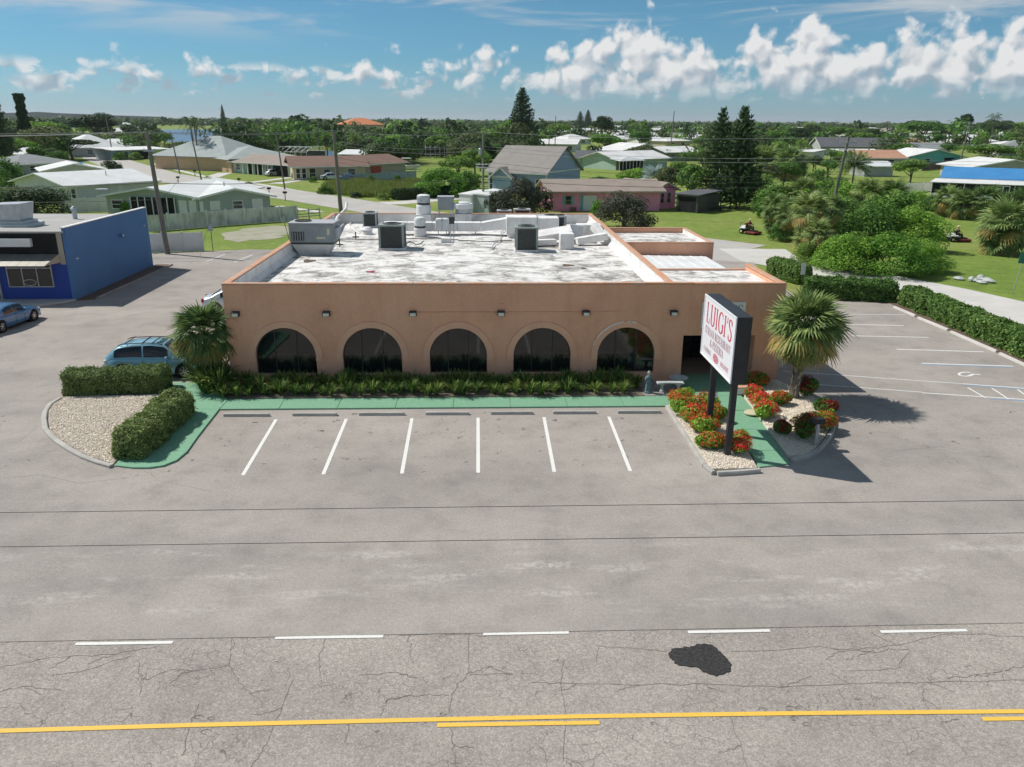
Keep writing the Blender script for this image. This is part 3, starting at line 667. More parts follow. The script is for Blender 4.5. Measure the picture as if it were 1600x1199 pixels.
# recess of the entrance
mb.add([(DX0, YF, 0), (DX0, YF+4.2, 0), (DX0, YF+4.2, DZ), (DX0, YF, DZ)], [(0, 1, 2, 3)])
mb.add([(DX1, YF, 0), (DX1, YF+4.2, 0), (DX1, YF+4.2, DZ), (DX1, YF, DZ)], [(0, 1, 2, 3)])
mb.add([(DX0, YF, DZ), (DX1, YF, DZ), (DX1, YF+4.2, DZ), (DX0, YF+4.2, DZ)], [(0, 1, 2, 3)])
mb.build('front_wall', 'stucco', rest)
bx('entrance_wall', DX0, DX1, YF+4.2, YF+4.35, 0, DZ, 'black_matte', rest)
bx('entrance_door', 10.2, 11.2, YF+4.12, YF+4.19, 0.05, 2.15, 'glass_dark', rest); bx('entrance_door', 11.25, 12.25, YF+4.12, YF+4.19, 0.05, 2.15, 'glass_dark', rest)
# other walls, with inner parapet faces white
bx('side_wall', XL, XL+0.25, YF+0.002, YB, 0, ZT, 'stucco', rest)
bx('back_wall', XL+0.25, XR, YB-0.25, YB, 0, ZT, 'stucco', rest)
bx('side_wall', XR-0.25, XR, YF+0.002, YB-0.25, 0, ZT, 'stucco', rest)
bx('parapet_face', XL+0.252, XL+0.285, YF+.3, YB-.3, ZR-.05, ZT-.01, 'coat_white', rest); bx('parapet_face', XR-0.285, XR-0.252, YF+.3, YB-.3, ZR-.05, ZT-.01, 'coat_white', rest)
bx('parapet_face', XL+0.29, XR-0.29, YB-0.285, YB-0.252, ZR-.05, ZT-.01, 'coat_white', rest); bx('parapet_face', XL+.29, XR-.29, YF+0.252, YF+.285, ZR-.05, ZT-.01, 'coat_white', rest)
bx('front_wall_back', XL+.25, XA-.25, YF+0.2, YF+.25, 2.9, ZT-.012, 'stucco', rest)
MB().sheet([(XL+.2, YF+.2), (XR-.2, YF+.2), (XR-.2, YB-.2), (XL+.2, YB-.2)], ZR).build('roof', 'roof_coat', rest)
# sloping cants at the foot of the parapets
c_ = .22; cant = MB()
cant.add([(XL+.285, YF+.3, ZR+.28), (XL+.285+c_, YF+.3, ZR+.01), (XL+.285+c_, YB-.3, ZR+.01), (XL+.285, YB-.3, ZR+.28)], [(0, 1, 2, 3)])
cant.build('roof_cant', 'coat_white', rest); cant = MB()
cant.add([(XR-.285, YF+.3, ZR+.28), (XR-.285-c_, YF+.3, ZR+.01), (XR-.285-c_, YB-.3, ZR+.01), (XR-.285, YB-.3, ZR+.28)], [(3, 2, 1, 0)])
cant.build('roof_cant', 'coat_white', rest)
def cap(x0, x1, y0, y1, z, n=1, name='parapet_cap'):
    rg = random.Random(int(x0*7+y0*13)); L_ = max(x1-x0, y1-y0); k = max(1, int(L_/4.0))
    for i in range(k):
        a, b_ = i/k, (i+1)/k; dz = rg.uniform(0, .018); g = .006
        if x1-x0 > y1-y0: bx(name, x0+(x1-x0)*a+g, x0+(x1-x0)*b_-g, y0, y1, z-.03, z+.045+dz, 'cap_paint', rest, bevel=.025)
        else: bx(name, x0, x1, y0+(y1-y0)*a+g, y0+(y1-y0)*b_-g, z-.03, z+.045+dz, 'cap_paint', rest, bevel=.025)
cap(XL-.02, XA+.02, YF-.025, YF+.29, ZT); cap(XL-.02, XL+.31, YF+.3, YB-.3, ZT); cap(XR-.31, XR+.02, YF+.3, YB-.3, ZT); cap(XL-.02, XR+.02, YB-.29, YB+.02, ZT)
# east annex: same front, lower roof, then a lean-to, then the rear block
bx('annex_wall', XA-.25, XA, YF+.002, 41.4, 0, ZT-.02, 'stucco', rest); bx('annex_wall', XR+.002, XA-.25, 41.15, 41.4, 0, ZT-.25, 'stucco', rest)
MB().sheet([(XR+.002, YF+.2), (XA-.2, YF+.2), (XA-.2, 41.3), (XR+.002, 41.3)], ZT-.28).build('annex_roof', 'roof_coat', rest)
cap(XA-.3, XA+.02, YF+.3, 41.4, ZT-.02); cap(XR+.06, XA-.3, 41.1, 41.42, ZT-.27)
lr = MB(); lr.add([(XR+.03, 41.45, 3.85), (14.6, 41.45, 3.75), (15.2, 53.0, 3.35), (XR+.03, 53.0, 3.45)], [(0, 1, 2, 3)]); lr.add([(XR+.03, 41.45, 3.80), (14.6, 41.45, 3.70), (15.2, 53.0, 3.30), (XR+.03, 53.0, 3.40)], [(3, 2, 1, 0)])
lr.build('lean_to_roof', 'white_metal', rest)
for i in range(9):
    u = i/8; x = XR+.05+u*5.2
    MB().tube([(x, 41.47, 3.87-u*.1), (x+u*.55, 52.98, 3.47-u*.1)], 0.022, 4).build('roof_seam', 'white_metal', rest)
bx('lean_to_wall', 14.3, 14.42, 41.5, 52.9, 0, 3.32, 'stucco', rest)
RX, RY0, RY1, RZ = 15.75, 53.05, 60.8, 4.2
bx('rear_wall', XR+.003, RX, RY0, RY0+.25, 0, RZ, 'stucco', rest); bx('rear_wall', RX-.25, RX, RY0+.252, RY1, 0, RZ, 'stucco', rest); bx('rear_wall', XR+.003, RX-.252, RY1-.25, RY1, 0, RZ, 'stucco', rest)
MB().sheet([(XR+.003, RY0+.2), (RX-.2, RY0+.2), (RX-.2, RY1-.2), (XR+.003, RY1-.2)], RZ-.32).build('rear_roof', 'roof_coat', rest)
bx('parapet_face', RX-.29, RX-.252, RY0+.3, RY1-.3, RZ-.35, RZ-.01, 'coat_white', rest)
cap(XR+.05, RX+.02, RY0-.02, RY0+.28, RZ); cap(RX-.29, RX+.02, RY0+.3, RY1-.3, RZ); cap(XR+.05, RX+.02, RY1-.29, RY1+.02, RZ)
MB().box(9.3, 9.75, 52.4, 53.0, 3.5, 4.05).build('scupper', 'coat_white', rest); MB().box(9.25, 9.7, 41.5, 42.0, 3.86, 4.4).build('scupper', 'coat_white', rest)
# arched windows: bronze frame, three dark panes each, raised stucco band round the arch
for i, (cx, r) in enumerate(ARCH):
    w = empty('window', (cx, YF+.2, ZS0)); w.parent = rest; w.location = Vector((cx, YF+.2, ZS0))-wloc(rest)
    ap = [(cx-r, ZS0)]+arch_pts(cx, r, 24)+[(cx+r, ZS0)]
    xa, xb = cx-r*.36, cx+r*.36
    def clip(poly, lo, hi):
        out = []
        for side, lim in ((1, lo), (-1, hi)):
            src = poly if side == 1 else out; res = []
            for k in range(len(src)):
                p, q = src[k], src[(k+1) % len(src)]; ip = side*(p[0]-lim) >= 0; iq = side*(q[0]-lim) >= 0
                if ip: res.append(p)
                if ip != iq:
                    u = (lim-p[0])/(q[0]-p[0]); res.append((lim, p[1]+u*(q[1]-p[1])))
            out = res
        return out
    for (lo, hi) in ((cx-r, xa-.02), (xa+.02, xb-.02), (xb+.02, cx+r)):
        pl = clip(ap, lo, hi)
        if len(pl) > 2: MB().add([(x, YF+.215+.004*math.sin(lo*9), z) for x, z in pl], [tuple(range(len(pl)))]).build('pane', 'glass_dark', w)
    fr = MB()
    for k in range(len(ap)-1):
        (x0, z0), (x1, z1) = ap[k], ap[k+1]; s_ = 1-.045/r
        q = lambda x, z: (cx+(x-cx)*s_, max(ZS0+.0, ZS0+(z-ZS0)*s_))
        a_, b_ = q(x0, z0), q(x1, z1)
        fr.add([(x0, YF+.19, z0), (x1, YF+.19, z1), (b_[0], YF+.19, b_[1]), (a_[0], YF+.19, a_[1])], [(0, 1, 2, 3)])
    for xm in (xa, xb):
        zt = ZSP+math.sqrt(r*r-(xm-cx)**2); fr.box(xm-.022, xm+.022, YF+.185, YF+.225, ZS0, zt-.01)
    fr.box(cx-r+.01, cx+r-.01, YF+.18, YF+.225, ZS0+.002, ZS0+.06)
    fr.build('frame', 'dark_trim', w)
    band = MB(); n = 28; ro = r+.30
    for k in range(n):
        t0, t1 = math.pi*k/n*1.09-.14, math.pi*(k+1)/n*1.09-.14
        P = lambda rr, tt, y: (cx-rr*math.cos(tt), y, ZSP+rr*math.sin(tt))
        vs = [P(r+.001, t0, YF-.05), P(r+.001, t1, YF-.05), P(ro, t1, YF-.05), P(ro, t0, YF-.05), P(r+.001, t0, YF+.002), P(r+.001, t1, YF+.002), P(ro, t1, YF+.002), P(ro, t0, YF+.002)]
        if i == 4 and vs[2][0] < cx+.55:
            pass
        band.add(vs, [(0, 1, 2, 3), (3, 2, 6, 7), (4, 5, 1, 0)]+([(0, 3, 7, 4)] if k == 0 else [])+([(1, 5, 6, 2)] if k == n-1 else []))
    band.build('arch_band', 'stucco_band', rest)
# plaster broken off round the easternmost arch, bare white edge
rg = np.random.default_rng(3); cx, r = ARCH[4]; br = MB(); tcur = 0.32
while tcur < 1.75:
    dt = rg.uniform(.02, .12); w0, w1 = rg.uniform(.015, .075, 2)
    if rg.random() < .85:
        P = lambda rr, tt: (cx-rr*math.cos(tt), YF-.056, ZSP+rr*math.sin(tt))
        br.add([P(r+.30-w0, tcur), P(r+.30-w1, tcur+dt), P(r+.31, tcur+dt), P(r+.31, tcur)], [(0, 1, 2, 3)])
    tcur += dt
tag(br.build('bare_plaster', 'white_paint', rest), kind='stuff')
for (x, z) in ((-7.62, 1.75), (-3.55, 1.55), (1.75, 2.55), (4.05, 2.5), (-3.2, 2.0)):
    MB().lathe([(.045, 0), (.03, .012)], (0, 0, 0), 7).build('plaster_chip', 'white_paint', rest, world=False).location = Vector((x, YF-.035, z))-wloc(rest)
# conduit along the wall and flood lamps with back plates
MB().tube([(-3.0, YF-.02, 3.5), (5.0, YF-.02, 3.5), (6.8, YF-.02, 3.52)], .014, 6).build('conduit', 'stucco', rest)
for k, x in enumerate((-11.2, -7.07, -3.1, 0.98, 4.95, 9.08)):
    f = empty('wall_lamp'); f.parent = rest; f.location = Vector((x, YF, 3.45))-wloc(rest)
    h = MB(); h.add([(-.17, -.26, -.10), (.17, -.26, -.10), (.17, -.02, -.10), (-.17, -.02, -.10), (-.17, -.22, .10), (.17, -.22, .10), (.17, -.02, .13), (-.17, -.02, .13)],
          [(0,3,2,1),(4,5,6,7),(0,1,5,4),(1,2,6,5),(2,3,7,6),(3,0,4,7)])
    h.build('housing', 'dark_trim', f, world=False, bevel=.012)
    MB().add([(-.135, -.266, -.085), (.135, -.266, -.085), (.135, -.236, .05), (-.135, -.236, .05)], [(0, 1, 2, 3)]).build('lens', 'lamp_lens', f, world=False)
    if 0 < k < 5: bx('back_plate', -.13, .13, -.02, -.001, .16, .45, 'stucco', f, world=False)

# ---- lettering (a drawn roman face: strokes thick when upright, thin when level)
def stroke(pts, thick, thin, fac=None):
    out = []; n = len(pts)
    for i in range(n-1):
        pass
    vs = []
    for i in range(n):
        a = Vector(pts[max(i-1, 0)]); c = Vector(pts[min(i+1, n-1)]); d = c-a
        d = d.normalized() if d.length > 1e-6 else Vector((0, 1)); q = Vector((-d.y, d.x))
        w = (thin+(thick-thin)*abs(d.y)**1.3) if fac is None else fac
        vs += [Vector(pts[i])-q*w/2, Vector(pts[i])+q*w/2]
    return vs, [(2*i, 2*i+2, 2*i+3, 2*i+1) for i in range(n-1)]
def arcp(cx, cy, rx, ry, a0, a1, n=14): return [(cx+rx*math.cos(R(a0+(a1-a0)*k/n)), cy+ry*math.sin(R(a0+(a1-a0)*k/n))) for k in range(n+1)]
TK, TN = .15, .05
GL = {  # advance width, strokes (points, forced width or None), serifs (x, y)
 'L': (.66, [([(.18,0),(.18,1)],TK), ([(.1,.025),(.6,.025)],TN), ([(.58,.0),(.58,.26)],TN)], [(.18,1)]),
 'U': (.86, [([(.18,1),(.18,.32)]+arcp(.43,.32,.25,.30,180,360)+[(.68,1)],None)], [(.18,1),(.68,1)]),
 'I': (.42, [([(.2,0),(.2,1)],TK)], [(.2,1),(.2,0)]),
 'G': (.86, [(arcp(.46,.5,.34,.49,50,335,24),None), ([(.72,.08),(.72,.45)],TK), ([(.70,.7),(.70,.92)],TN)], [(.72,.45)]),
 'S': (.62, [([(.5,.78),(.46,.92),(.33,.985),(.2,.96),(.11,.86),(.11,.74),(.18,.63),(.32,.53),(.45,.42),(.51,.29),(.49,.14),(.39,.04),(.27,.015),(.14,.06),(.08,.2)],None), ([(.51,.72),(.51,.95)],TN), ([(.08,.05),(.08,.28)],TN)], []),
 "'": (.26, [([(.13,1.0),(.12,.85),(.08,.72)],.09)], []),
 'T': (.7, [([(.35,0),(.35,1)],TK), ([(.03,.975),(.67,.975)],TN), ([(.05,.78),(.05,1)],TN), ([(.65,.78),(.65,1)],TN)], [(.35,0)]),
 'A': (.8, [([(.1,0),(.38,1)],TN), ([(.38,1),(.68,0)],TK), ([(.2,.34),(.58,.34)],TN)], [(.1,0),(.68,0)]),
 'N': (.84, [([(.16,0),(.16,1)],TN), ([(.16,1),(.66,0)],TK), ([(.66,0),(.66,1)],TN)], [(.16,0),(.14,1),(.66,1)]),
 'R': (.8, [([(.18,0),(.18,1)],TK), ([(.18,.975),(.36,.975)]+arcp(.36,.74,.22,.235,90,-90)+[(.18,.505)],None), ([(.38,.5),(.68,0)],TK*.9)], [(.18,0),(.14,1),(.7,0)]),
 'E': (.68, [([(.18,0),(.18,1)],TK), ([(.12,.025),(.6,.025)],TN), ([(.12,.975),(.58,.975)],TN), ([(.18,.52),(.46,.52)],TN), ([(.59,0),(.59,.24)],TN), ([(.57,.77),(.57,1)],TN), ([(.46,.4),(.46,.64)],TN)], []),
 'P': (.7, [([(.18,0),(.18,1)],TK), ([(.18,.975),(.36,.975)]+arcp(.36,.73,.22,.245,90,-90)+[(.18,.485)],None)], [(.18,0),(.14,1)]),
 'Z': (.68, [([(.08,.975),(.6,.975)],TN), ([(.58,.97),(.1,.03)],TK), ([(.08,.025),(.6,.025)],TN), ([(.1,.76),(.1,1)],TN), ([(.59,0),(.59,.25)],TN)], []),
 '&': (.86, [([(.78,.45),(.66,.2),(.5,.05),(.32,.01),(.15,.08),(.09,.25),(.16,.42),(.34,.56),(.44,.7),(.42,.88),(.32,.96),(.22,.9),(.2,.75),(.3,.55),(.5,.28),(.74,.02)],None)], []),
 'C': (.76, [(arcp(.44,.5,.34,.49,48,312,24),None), ([(.67,.7),(.67,.93)],TN)], []),
 'D': (.84, [([(.18,0),(.18,1)],TK), ([(.12,.975),(.36,.975)]+arcp(.36,.5,.38,.475,90,-90,18)+[(.12,.025)],None)], []),
 'V': (.78, [([(.1,1),(.39,0)],TK), ([(.39,0),(.66,1)],TN)], [(.1,1),(.66,1)]),
 'Y': (.76, [([(.1,1),(.37,.48)],TK), ([(.37,.48),(.64,1)],TN), ([(.37,0),(.37,.5)],TK)], [(.1,1),(.64,1),(.37,0)]), ' ': (.38, [], [])}
def text_mesh(txt, width, height, to3d, lift):
    """flat letters; to3d(u, v, lift) maps sign coordinates to space; text box centred on u=0, bottom at v=0"""
    adv = sum(GL[c][0] for c in txt); k = width/adv; mb = MB(); u = -width/2; j = 0
    for c in txt:
        w, strokes, serifs = GL[c]
        for (pts, fac) in strokes:
            vs, fs = stroke([Vector(p) for p in pts], TK, TN, fac); j += 1
            mb.add([to3d(u+p.x*k, p.y*height, lift+.0002*(j % 7)) for p in vs], fs)
        for (sx, sy) in serifs:
            y0, y1 = (0, .045) if sy < .3 else ((.955, 1) if sy > .7 else (sy-.02, sy+.025)); j += 1
            mb.add([to3d(u+(sx+a)*k, y*height, lift+.0002*(j % 7)) for a, y in ((-.14, y0), (.14, y0), (.14, y1), (-.14, y1))], [(0, 1, 2, 3)])
        u += w*k
    return mb

# ---- pylon sign, standing across the road's direction, both faces lettered
mat('sign_white', (0.83, 0.84, 0.86), (0.78, 0.79, 0.82), .8, 0.35); mat('sign_red', (0.60, 0.045, 0.10), (0.54, 0.04, 0.09), 1, .5); mat('sign_maroon', (0.34, 0.10, 0.14), (0.40, 0.14, 0.18), 1, .5)
SX, SW = 9.0, 0.50
SY0, SY1, SZ0, SZ1 = 26.72, 30.75, 3.03, 5.48
sign = thing('pylon_sign', 'tall white pylon sign with red lettering on two black posts', 'sign', (SX+SW/2, 28.7, 0))
for y in (27.05, 29.62): bx('post', SX+.12, SX+.34, y-.11, y+.11, 0.1, SZ0+.02, 'black_paint', sign, bevel=.012)
bx('cabinet', SX, SX+SW, SY0, SY1, SZ0, SZ1, 'black_paint', sign, bevel=.015)
fm = .055
for side in (-1, 1):
    xf = SX if side < 0 else SX+SW
    face = bx('sign_face', min(xf, xf+side*.02), max(xf, xf+side*.02), SY0+fm, SY1-fm, SZ0+fm, SZ1-fm, 'sign_white', sign)
    rim = MB()
    for (y0, y1, z0, z1) in ((SY0, SY1, SZ0, SZ0+fm), (SY0, SY1, SZ1-fm, SZ1), (SY0, SY0+fm, SZ0+fm, SZ1-fm), (SY1-fm, SY1, SZ0+fm, SZ1-fm)):
        rim.box(min(xf, xf+side*.045), max(xf, xf+side*.045), y0, y1, z0, z1)
    rim.build('sign_rim', 'sign_white' if side < 0 else 'black_paint', sign)
    ym = (SY0+SY1)/2
    to3 = lambda u, v, l, side=side, xf=xf: (xf+side*(.022+l), ym+side*u, SZ0+v)
    for (txt, w, h, v0, u0, m) in (("LUIGI'S", 3.35, .80, 1.42, 0, 'sign_red'), ('ITALIAN RESTAURANT', 3.3, .30, .98, 0, 'sign_maroon'), ('& PIZZERIA', 1.75, .30, .60, 0, 'sign_maroon'), ('CATERING', 1.0, .17, .27, -1.15, 'sign_maroon'), ('DELIVERY', 1.0, .17, .27, 1.15, 'sign_red')):
        t3 = lambda u, v, l, u0=u0, v0=v0, to3=to3: to3(u+u0, v+v0, l)
        text_mesh(txt, w, h, t3, .002).build('lettering', m, face)
    ov = [(0.36*math.cos(2*math.pi*k/28), .345+.17*math.sin(2*math.pi*k/28)) for k in range(28)]
    MB().add([to3(u, v, .002) for u, v in ov], [tuple(range(28))]).build('emblem', 'sign_red', face)
    MB().add([to3(u*.88, .345+(v-.345)*.78, .0035) for u, v in ov[::1]], [tuple(range(28))]).build('emblem_ring', 'sign_white', face)
    MB().add([to3(u*.8, .345+(v-.345)*.66, .005) for u, v in ov[::1]], [tuple(range(28))]).build('emblem_field', 'sign_red', face)
    text_mesh("LUIGI'S", .46, .12, lambda u, v, l, to3=to3: to3(u, v+.285, l), .0065).build('lettering', 'sign_white', face)
    bx('timer_box', SX+.36, SX+.45, 29.55, 29.67, 1.5, 1.72, 'white_paint', sign) if side < 0 else None
# wall sign behind it, above the entrance
ws = thing('wall_sign', 'white board with grey lettering on the wall above the entrance', 'sign', (11.45, YF, 3.3))
bx('board', 10.42, 12.48, YF-.05, YF-.004, 2.72, 3.94, 'white_paint', ws)
mat('letter_grey', (0.27, 0.30, 0.36), (0.24, 0.27, 0.32), 1, .6)
text_mesh("LUIGI'S", 1.75, .42, lambda u, v, l: (11.5+u, YF-.052-l, 3.40+v), .002).build('lettering', 'letter_grey', ws)

# ================================================================== things on the roof (ZR is the roof surface)
def rp(x, y): p = G(x, y, ZR); return p[0], p[1]
def condenser(label, px, py, w, d, h, m='unit_green', base=.12, rz=0.0):
    x, y = rp(px, py); c = thing('condenser_unit', label, 'air conditioner', (x, y+d/2, ZR), rz)
    bx('base_pad', -w/2-.06, w/2+.06, -d/2-.06, d/2+.06, 0, base, 'coat_white', c, False)
    z0, z1 = base, base+h; p = .09*w
    for sx in (-1, 1):
        for sy in (-1, 1):
            bx('corner_post', sx*w/2-(p if sx > 0 else 0), sx*w/2+(0 if sx > 0 else p), sy*d/2-(p if sy > 0 else 0), sy*d/2+(0 if sy > 0 else p), z0, z1-.1, m, c, False)
    g = bx('coil_core', -w/2+.03, w/2-.03, -d/2+.03, d/2-.03, z0, z1-.1, 'unit_dark', c, False)
    nl = 9; lv = MB()
    for k in range(nl):
        z = z0+.05+(z1-.2-z0)*k/nl
        lv.box(-w/2+p, w/2-p, -d/2+.004, -d/2+.018, z, z+.028); lv.box(w/2-.018, w/2-.004, -d/2+p, d/2-p, z, z+.028); lv.box(-w/2+.004, -w/2+.018, -d/2+p, d/2-p, z, z+.028)
    tag(lv.build('louvre', 'unit_dark', g, False), kind='stuff')
    bx('top_panel', -w/2-.02, w/2+.02, -d/2-.02, d/2+.02, z1-.1, z1, m, c, False, bevel=.02)
    r = min(w, d)*.38
    f = MB().lathe([(r, 0), (r, .055), (r*.93, .055), (r*.93, .012), (0.01, .012)], (0, 0, z1), 24).build('fan_ring', 'unit_dark', c, False)
    gr = MB()
    for k in range(5): gr.lathe([(r*(.2+.17*k), .052), (r*(.2+.17*k)+.012, .052), (r*(.2+.17*k)+.012, .06), (r*(.2+.17*k), .06)], (0, 0, z1), 20)
    tag(gr.build('fan_guard', 'unit_grey', f, False), kind='stuff')
    return c
condenser('square green-grey condenser unit on the white roof, nearest the middle, with pipes beside it', 612, 391, 1.62, 1.5, 1.45)
condenser('square green-grey condenser unit on the white roof, in front of the fallen ducts', 823, 394, 1.42, 1.4, 1.42)
condenser('small round-topped dark condenser at the back left of the roof', 578, 356, 1.05, 1.0, 1.0, 'unit_pale')
condenser('low pale condenser at the roof back edge, just left of its twin', 788, 346, 1.15, .9, .75, 'unit_pale'); condenser('low pale condenser at the roof back edge, just right of its twin', 816, 346, 1.35, .9, .85, 'unit_pale')
c0 = condenser('wide pale two-fan condenser behind the fallen white ducts', 862, 368, 2.1, 1.3, 1.25, 'unit_pale')
MB().lathe([(.42, 0), (.42, .05), (.39, .05), (.39, .012), (.01, .012)], (.55, 0, 1.372), 20).build('fan_ring', 'unit_dark', c0, False)
# packaged unit on a tapered curb
x, y = rp(490, 399); pk = thing('packaged_unit', 'long grey packaged air unit on a tapered white curb by the left parapet', 'air conditioner', (x, y+.8, ZR), R(-2))
cb = MB(); cb.add([(-.95, -.5, 0), (.85, -.5, 0), (.85, .55, 0), (-.95, .55, 0), (-1.25, -.8, .66), (1.25, -.8, .66), (1.25, .8, .66), (-1.25, .8, .66)], [(0,3,2,1),(4,5,6,7),(0,1,5,4),(1,2,6,5),(2,3,7,6),(3,0,4,7)])
cb.build('curb', 'coat_white', pk, False)
bx('curb_rail', -1.3, 1.3, -.85, .85, .66, .78, 'unit_dark', pk, False)
bx('cabinet', -1.35, 1.35, -.88, .88, .78, 1.9, 'unit_grey', pk, False, bevel=.02)
bx('top_cover', -1.4, 1.4, -.93, .93, 1.9, 1.96, 'unit_pale', pk, False, bevel=.015)
gl = bx('coil_grille', -1.2, -.45, -.905, -.882, .9, 1.42, 'unit_dark', pk, False)
for k in range(5): bx('grille_bar', -1.15+k*.15, -1.10+k*.15, -.925, -.907, .92, 1.40, 'unit_grey', gl, False)
bx('access_panel', -.35, .5, -.9, -.882, .88, 1.8, 'unit_grey', pk, False); bx('access_panel', .56, 1.28, -.9, -.882, .88, 1.8, 'unit_grey', pk, False)
mat('label_cream', (0.62, 0.58, 0.42), (0.55, 0.50, 0.36), 4, .7)
bx('warning_label', .95, 1.12, -.909, -.902, 1.25, 1.62, 'label_cream', pk, False); bx('name_plate', .3, .85, -.909, -.902, 1.0, 1.12, 'label_cream', pk, False)
MB().lathe([(.5, 0), (.5, .06), (.46, .06), (.46, .01), (.01, .01)], (-.65, 0, 1.96), 24).build('fan_ring', 'unit_dark', pk, False)
bx('end_hood', 1.352, 1.5, -.6, .6, 1.05, 1.6, 'unit_pale', pk, False)
# stacked exhaust fan
def exhaust(label, px, py, r, tiers, zb=0.0, m='white_metal', boxh=0.0):
    x, y = rp(px, py); e = thing('exhaust_fan', label, 'exhaust fan', (x, y+r, ZR))
    if boxh: bx('curb', -r*1.05, r*1.05, -r*1.05, r*1.05, 0, boxh, 'coat_white', e, False)
    z = boxh
    for (rr, h, mm) in tiers:
        MB().lathe([(r*rr*.94, z), (r*rr, z+h*.12), (r*rr, z+h*.86), (r*rr*.93, z+h)], (0, 0, 0), 24).build('drum', mm, e, False, smooth=False)
        z += h
    MB().lathe([(r*.8, z), (r*.86, z+.05), (r*.55, z+.12), (.02, z+.15)], (0, 0, 0), 20).build('cap', m, e, False)
    return e
exhaust('tall white exhaust fan drum on a box curb near the back parapet', 662, 353, .58, [(1, .72, 'white_metal'), (.86, .16, 'unit_dark'), (.9, .5, 'galv')], boxh=.85)
exhaust('short white two-tier exhaust fan beside the long duct', 656, 371, .42, [(1.05, .62, 'coat_white'), (.92, .14, 'unit_dark'), (.98, .5, 'white_metal')])
exhaust('squat galvanised exhaust hood on a white curb at the back of the roof', 724, 353, .62, [(1, .35, 'galv'), (1.25, .42, 'white_metal')], boxh=.9)
# grey make-up air box on a steel frame, white tank below, service post beside
x, y = rp(697, 352); mu = thing('makeup_air_unit', 'grey box fan unit raised on a frame above the long duct', 'air unit', (x, y+.5, ZR))
bx('housing', -.62, .62, -.5, .5, 1.15, 2.15, 'unit_grey', mu, False, bevel=.02); bx('lid', -.66, .66, -.54, .54, 2.15, 2.2, 'unit_pale', mu, False)
for sx in (-.55, .55):
    for sy in (-.42, .42): bx('leg', sx-.03, sx+.03, sy-.03, sy+.03, 0, 1.15, 'galv', mu, False)
x, y = rp(691, 369); tk = thing('white_tank', 'white strapped insulated tank on a pipe stand in front of the duct', 'tank', (x, y+.35, ZR))
tb = bx('drum', -.48, .48, -.32, .32, .35, 1.22, 'white_metal', tk, False, bevel=.14); bx('strap', -.03, .03, -.335, .335, .34, 1.235, 'galv', tb, False)
for sx in (-.3, .3): bx('leg', sx-.03, sx+.03, -.03, .03, 0, .36, 'galv', tk, False)
x, y = rp(707, 379); sp = thing('service_post', 'thin metal service post with switch boxes and cables rising from the roof', 'post', (x, y, ZR))
for dx in (-.12, .1): MB().tube([(dx, 0, 0), (dx, 0, 2.2)], .03, 6).build('pipe', 'galv', sp, False)
bx('switch_box', -.2, .15, -.12, -.03, 1.25, 1.7, 'unit_dark', sp, False); bx('foot_box', -.75, -.1, -.2, .25, 0, .3, 'coat_white', sp, False)
# the long duct, in lengths
def duct_piece(parent, name, a, c, w, h, z0, m='coat_white'):
    d = Vector((c[0]-a[0], c[1]-a[1])); L_ = d.length
    MB().obox(((a[0]+c[0])/2, (a[1]+c[1])/2, z0+h/2), L_, w, h, math.atan2(d.y, d.x)).build(name, m, parent, bevel=.03)
x0, y0 = rp(597, 362); x1, y1 = rp(776, 372)
yd = 57.0
du = thing('long_duct', 'long white boxed duct running across the roof on short stands', 'duct', (-3, yd, ZR))
xs_ = [-6.9, -5.2, -3.4, -1.6, 0.1]
for i in range(4): duct_piece(du, 'duct_length', (xs_[i]+.01, yd+1.2), (xs_[i+1]-.01, yd+1.2), .85, .62, ZR+.28)
du2 = MB(); du2.add([(.12, yd+.78, ZR+.3), (1.9, yd+.2, ZR+.5), (1.9, yd+1.2, ZR+.5), (.12, yd+1.62, ZR+.3), (.12, yd+.78, ZR+.88), (1.9, yd+.2, ZR+1.25), (1.9, yd+1.2, ZR+1.25), (.12, yd+1.62, ZR+.88)], [(0,3,2,1),(4,5,6,7),(0,1,5,4),(1,2,6,5),(2,3,7,6),(3,0,4,7)])
du2.build('duct_transition', 'coat_white', du)
for xx in (-6.5, -4.3, -2.2, -.3):
    for yy in (yd+.85, yd+1.5): bx('stand', xx-.04, xx+.04, yy-.04, yy+.04, ZR, ZR+.29, 'galv', du)
# big white air handler at its end
ah = thing('air_handler', 'big white boxy air handler at the end of the long duct', 'air unit', (3.6, 57.2, ZR))
bx('cabinet', -1.7, .45, -.9, .9, .3, 1.45, 'coat_white', ah, False, bevel=.02); bx('cabinet', .47, 2.0, -.75, .85, .25, 1.38, 'coat_white', ah, False, bevel=.02)
bx('plinth', -1.6, 1.9, -.7, .8, 0, .26, 'coat_white', ah, False)
MB().tube([(.46, -.92, .5), (.46, -.92, 1.46), (.46, .3, 1.49)], .04, 6).build('conduit', 'galv', ah, False)
for k in range(3): bx('knockout', -1.1+k*.28, -1.0+k*.28, -.91, -.895, .62, .72, 'unit_dark', ah, False)
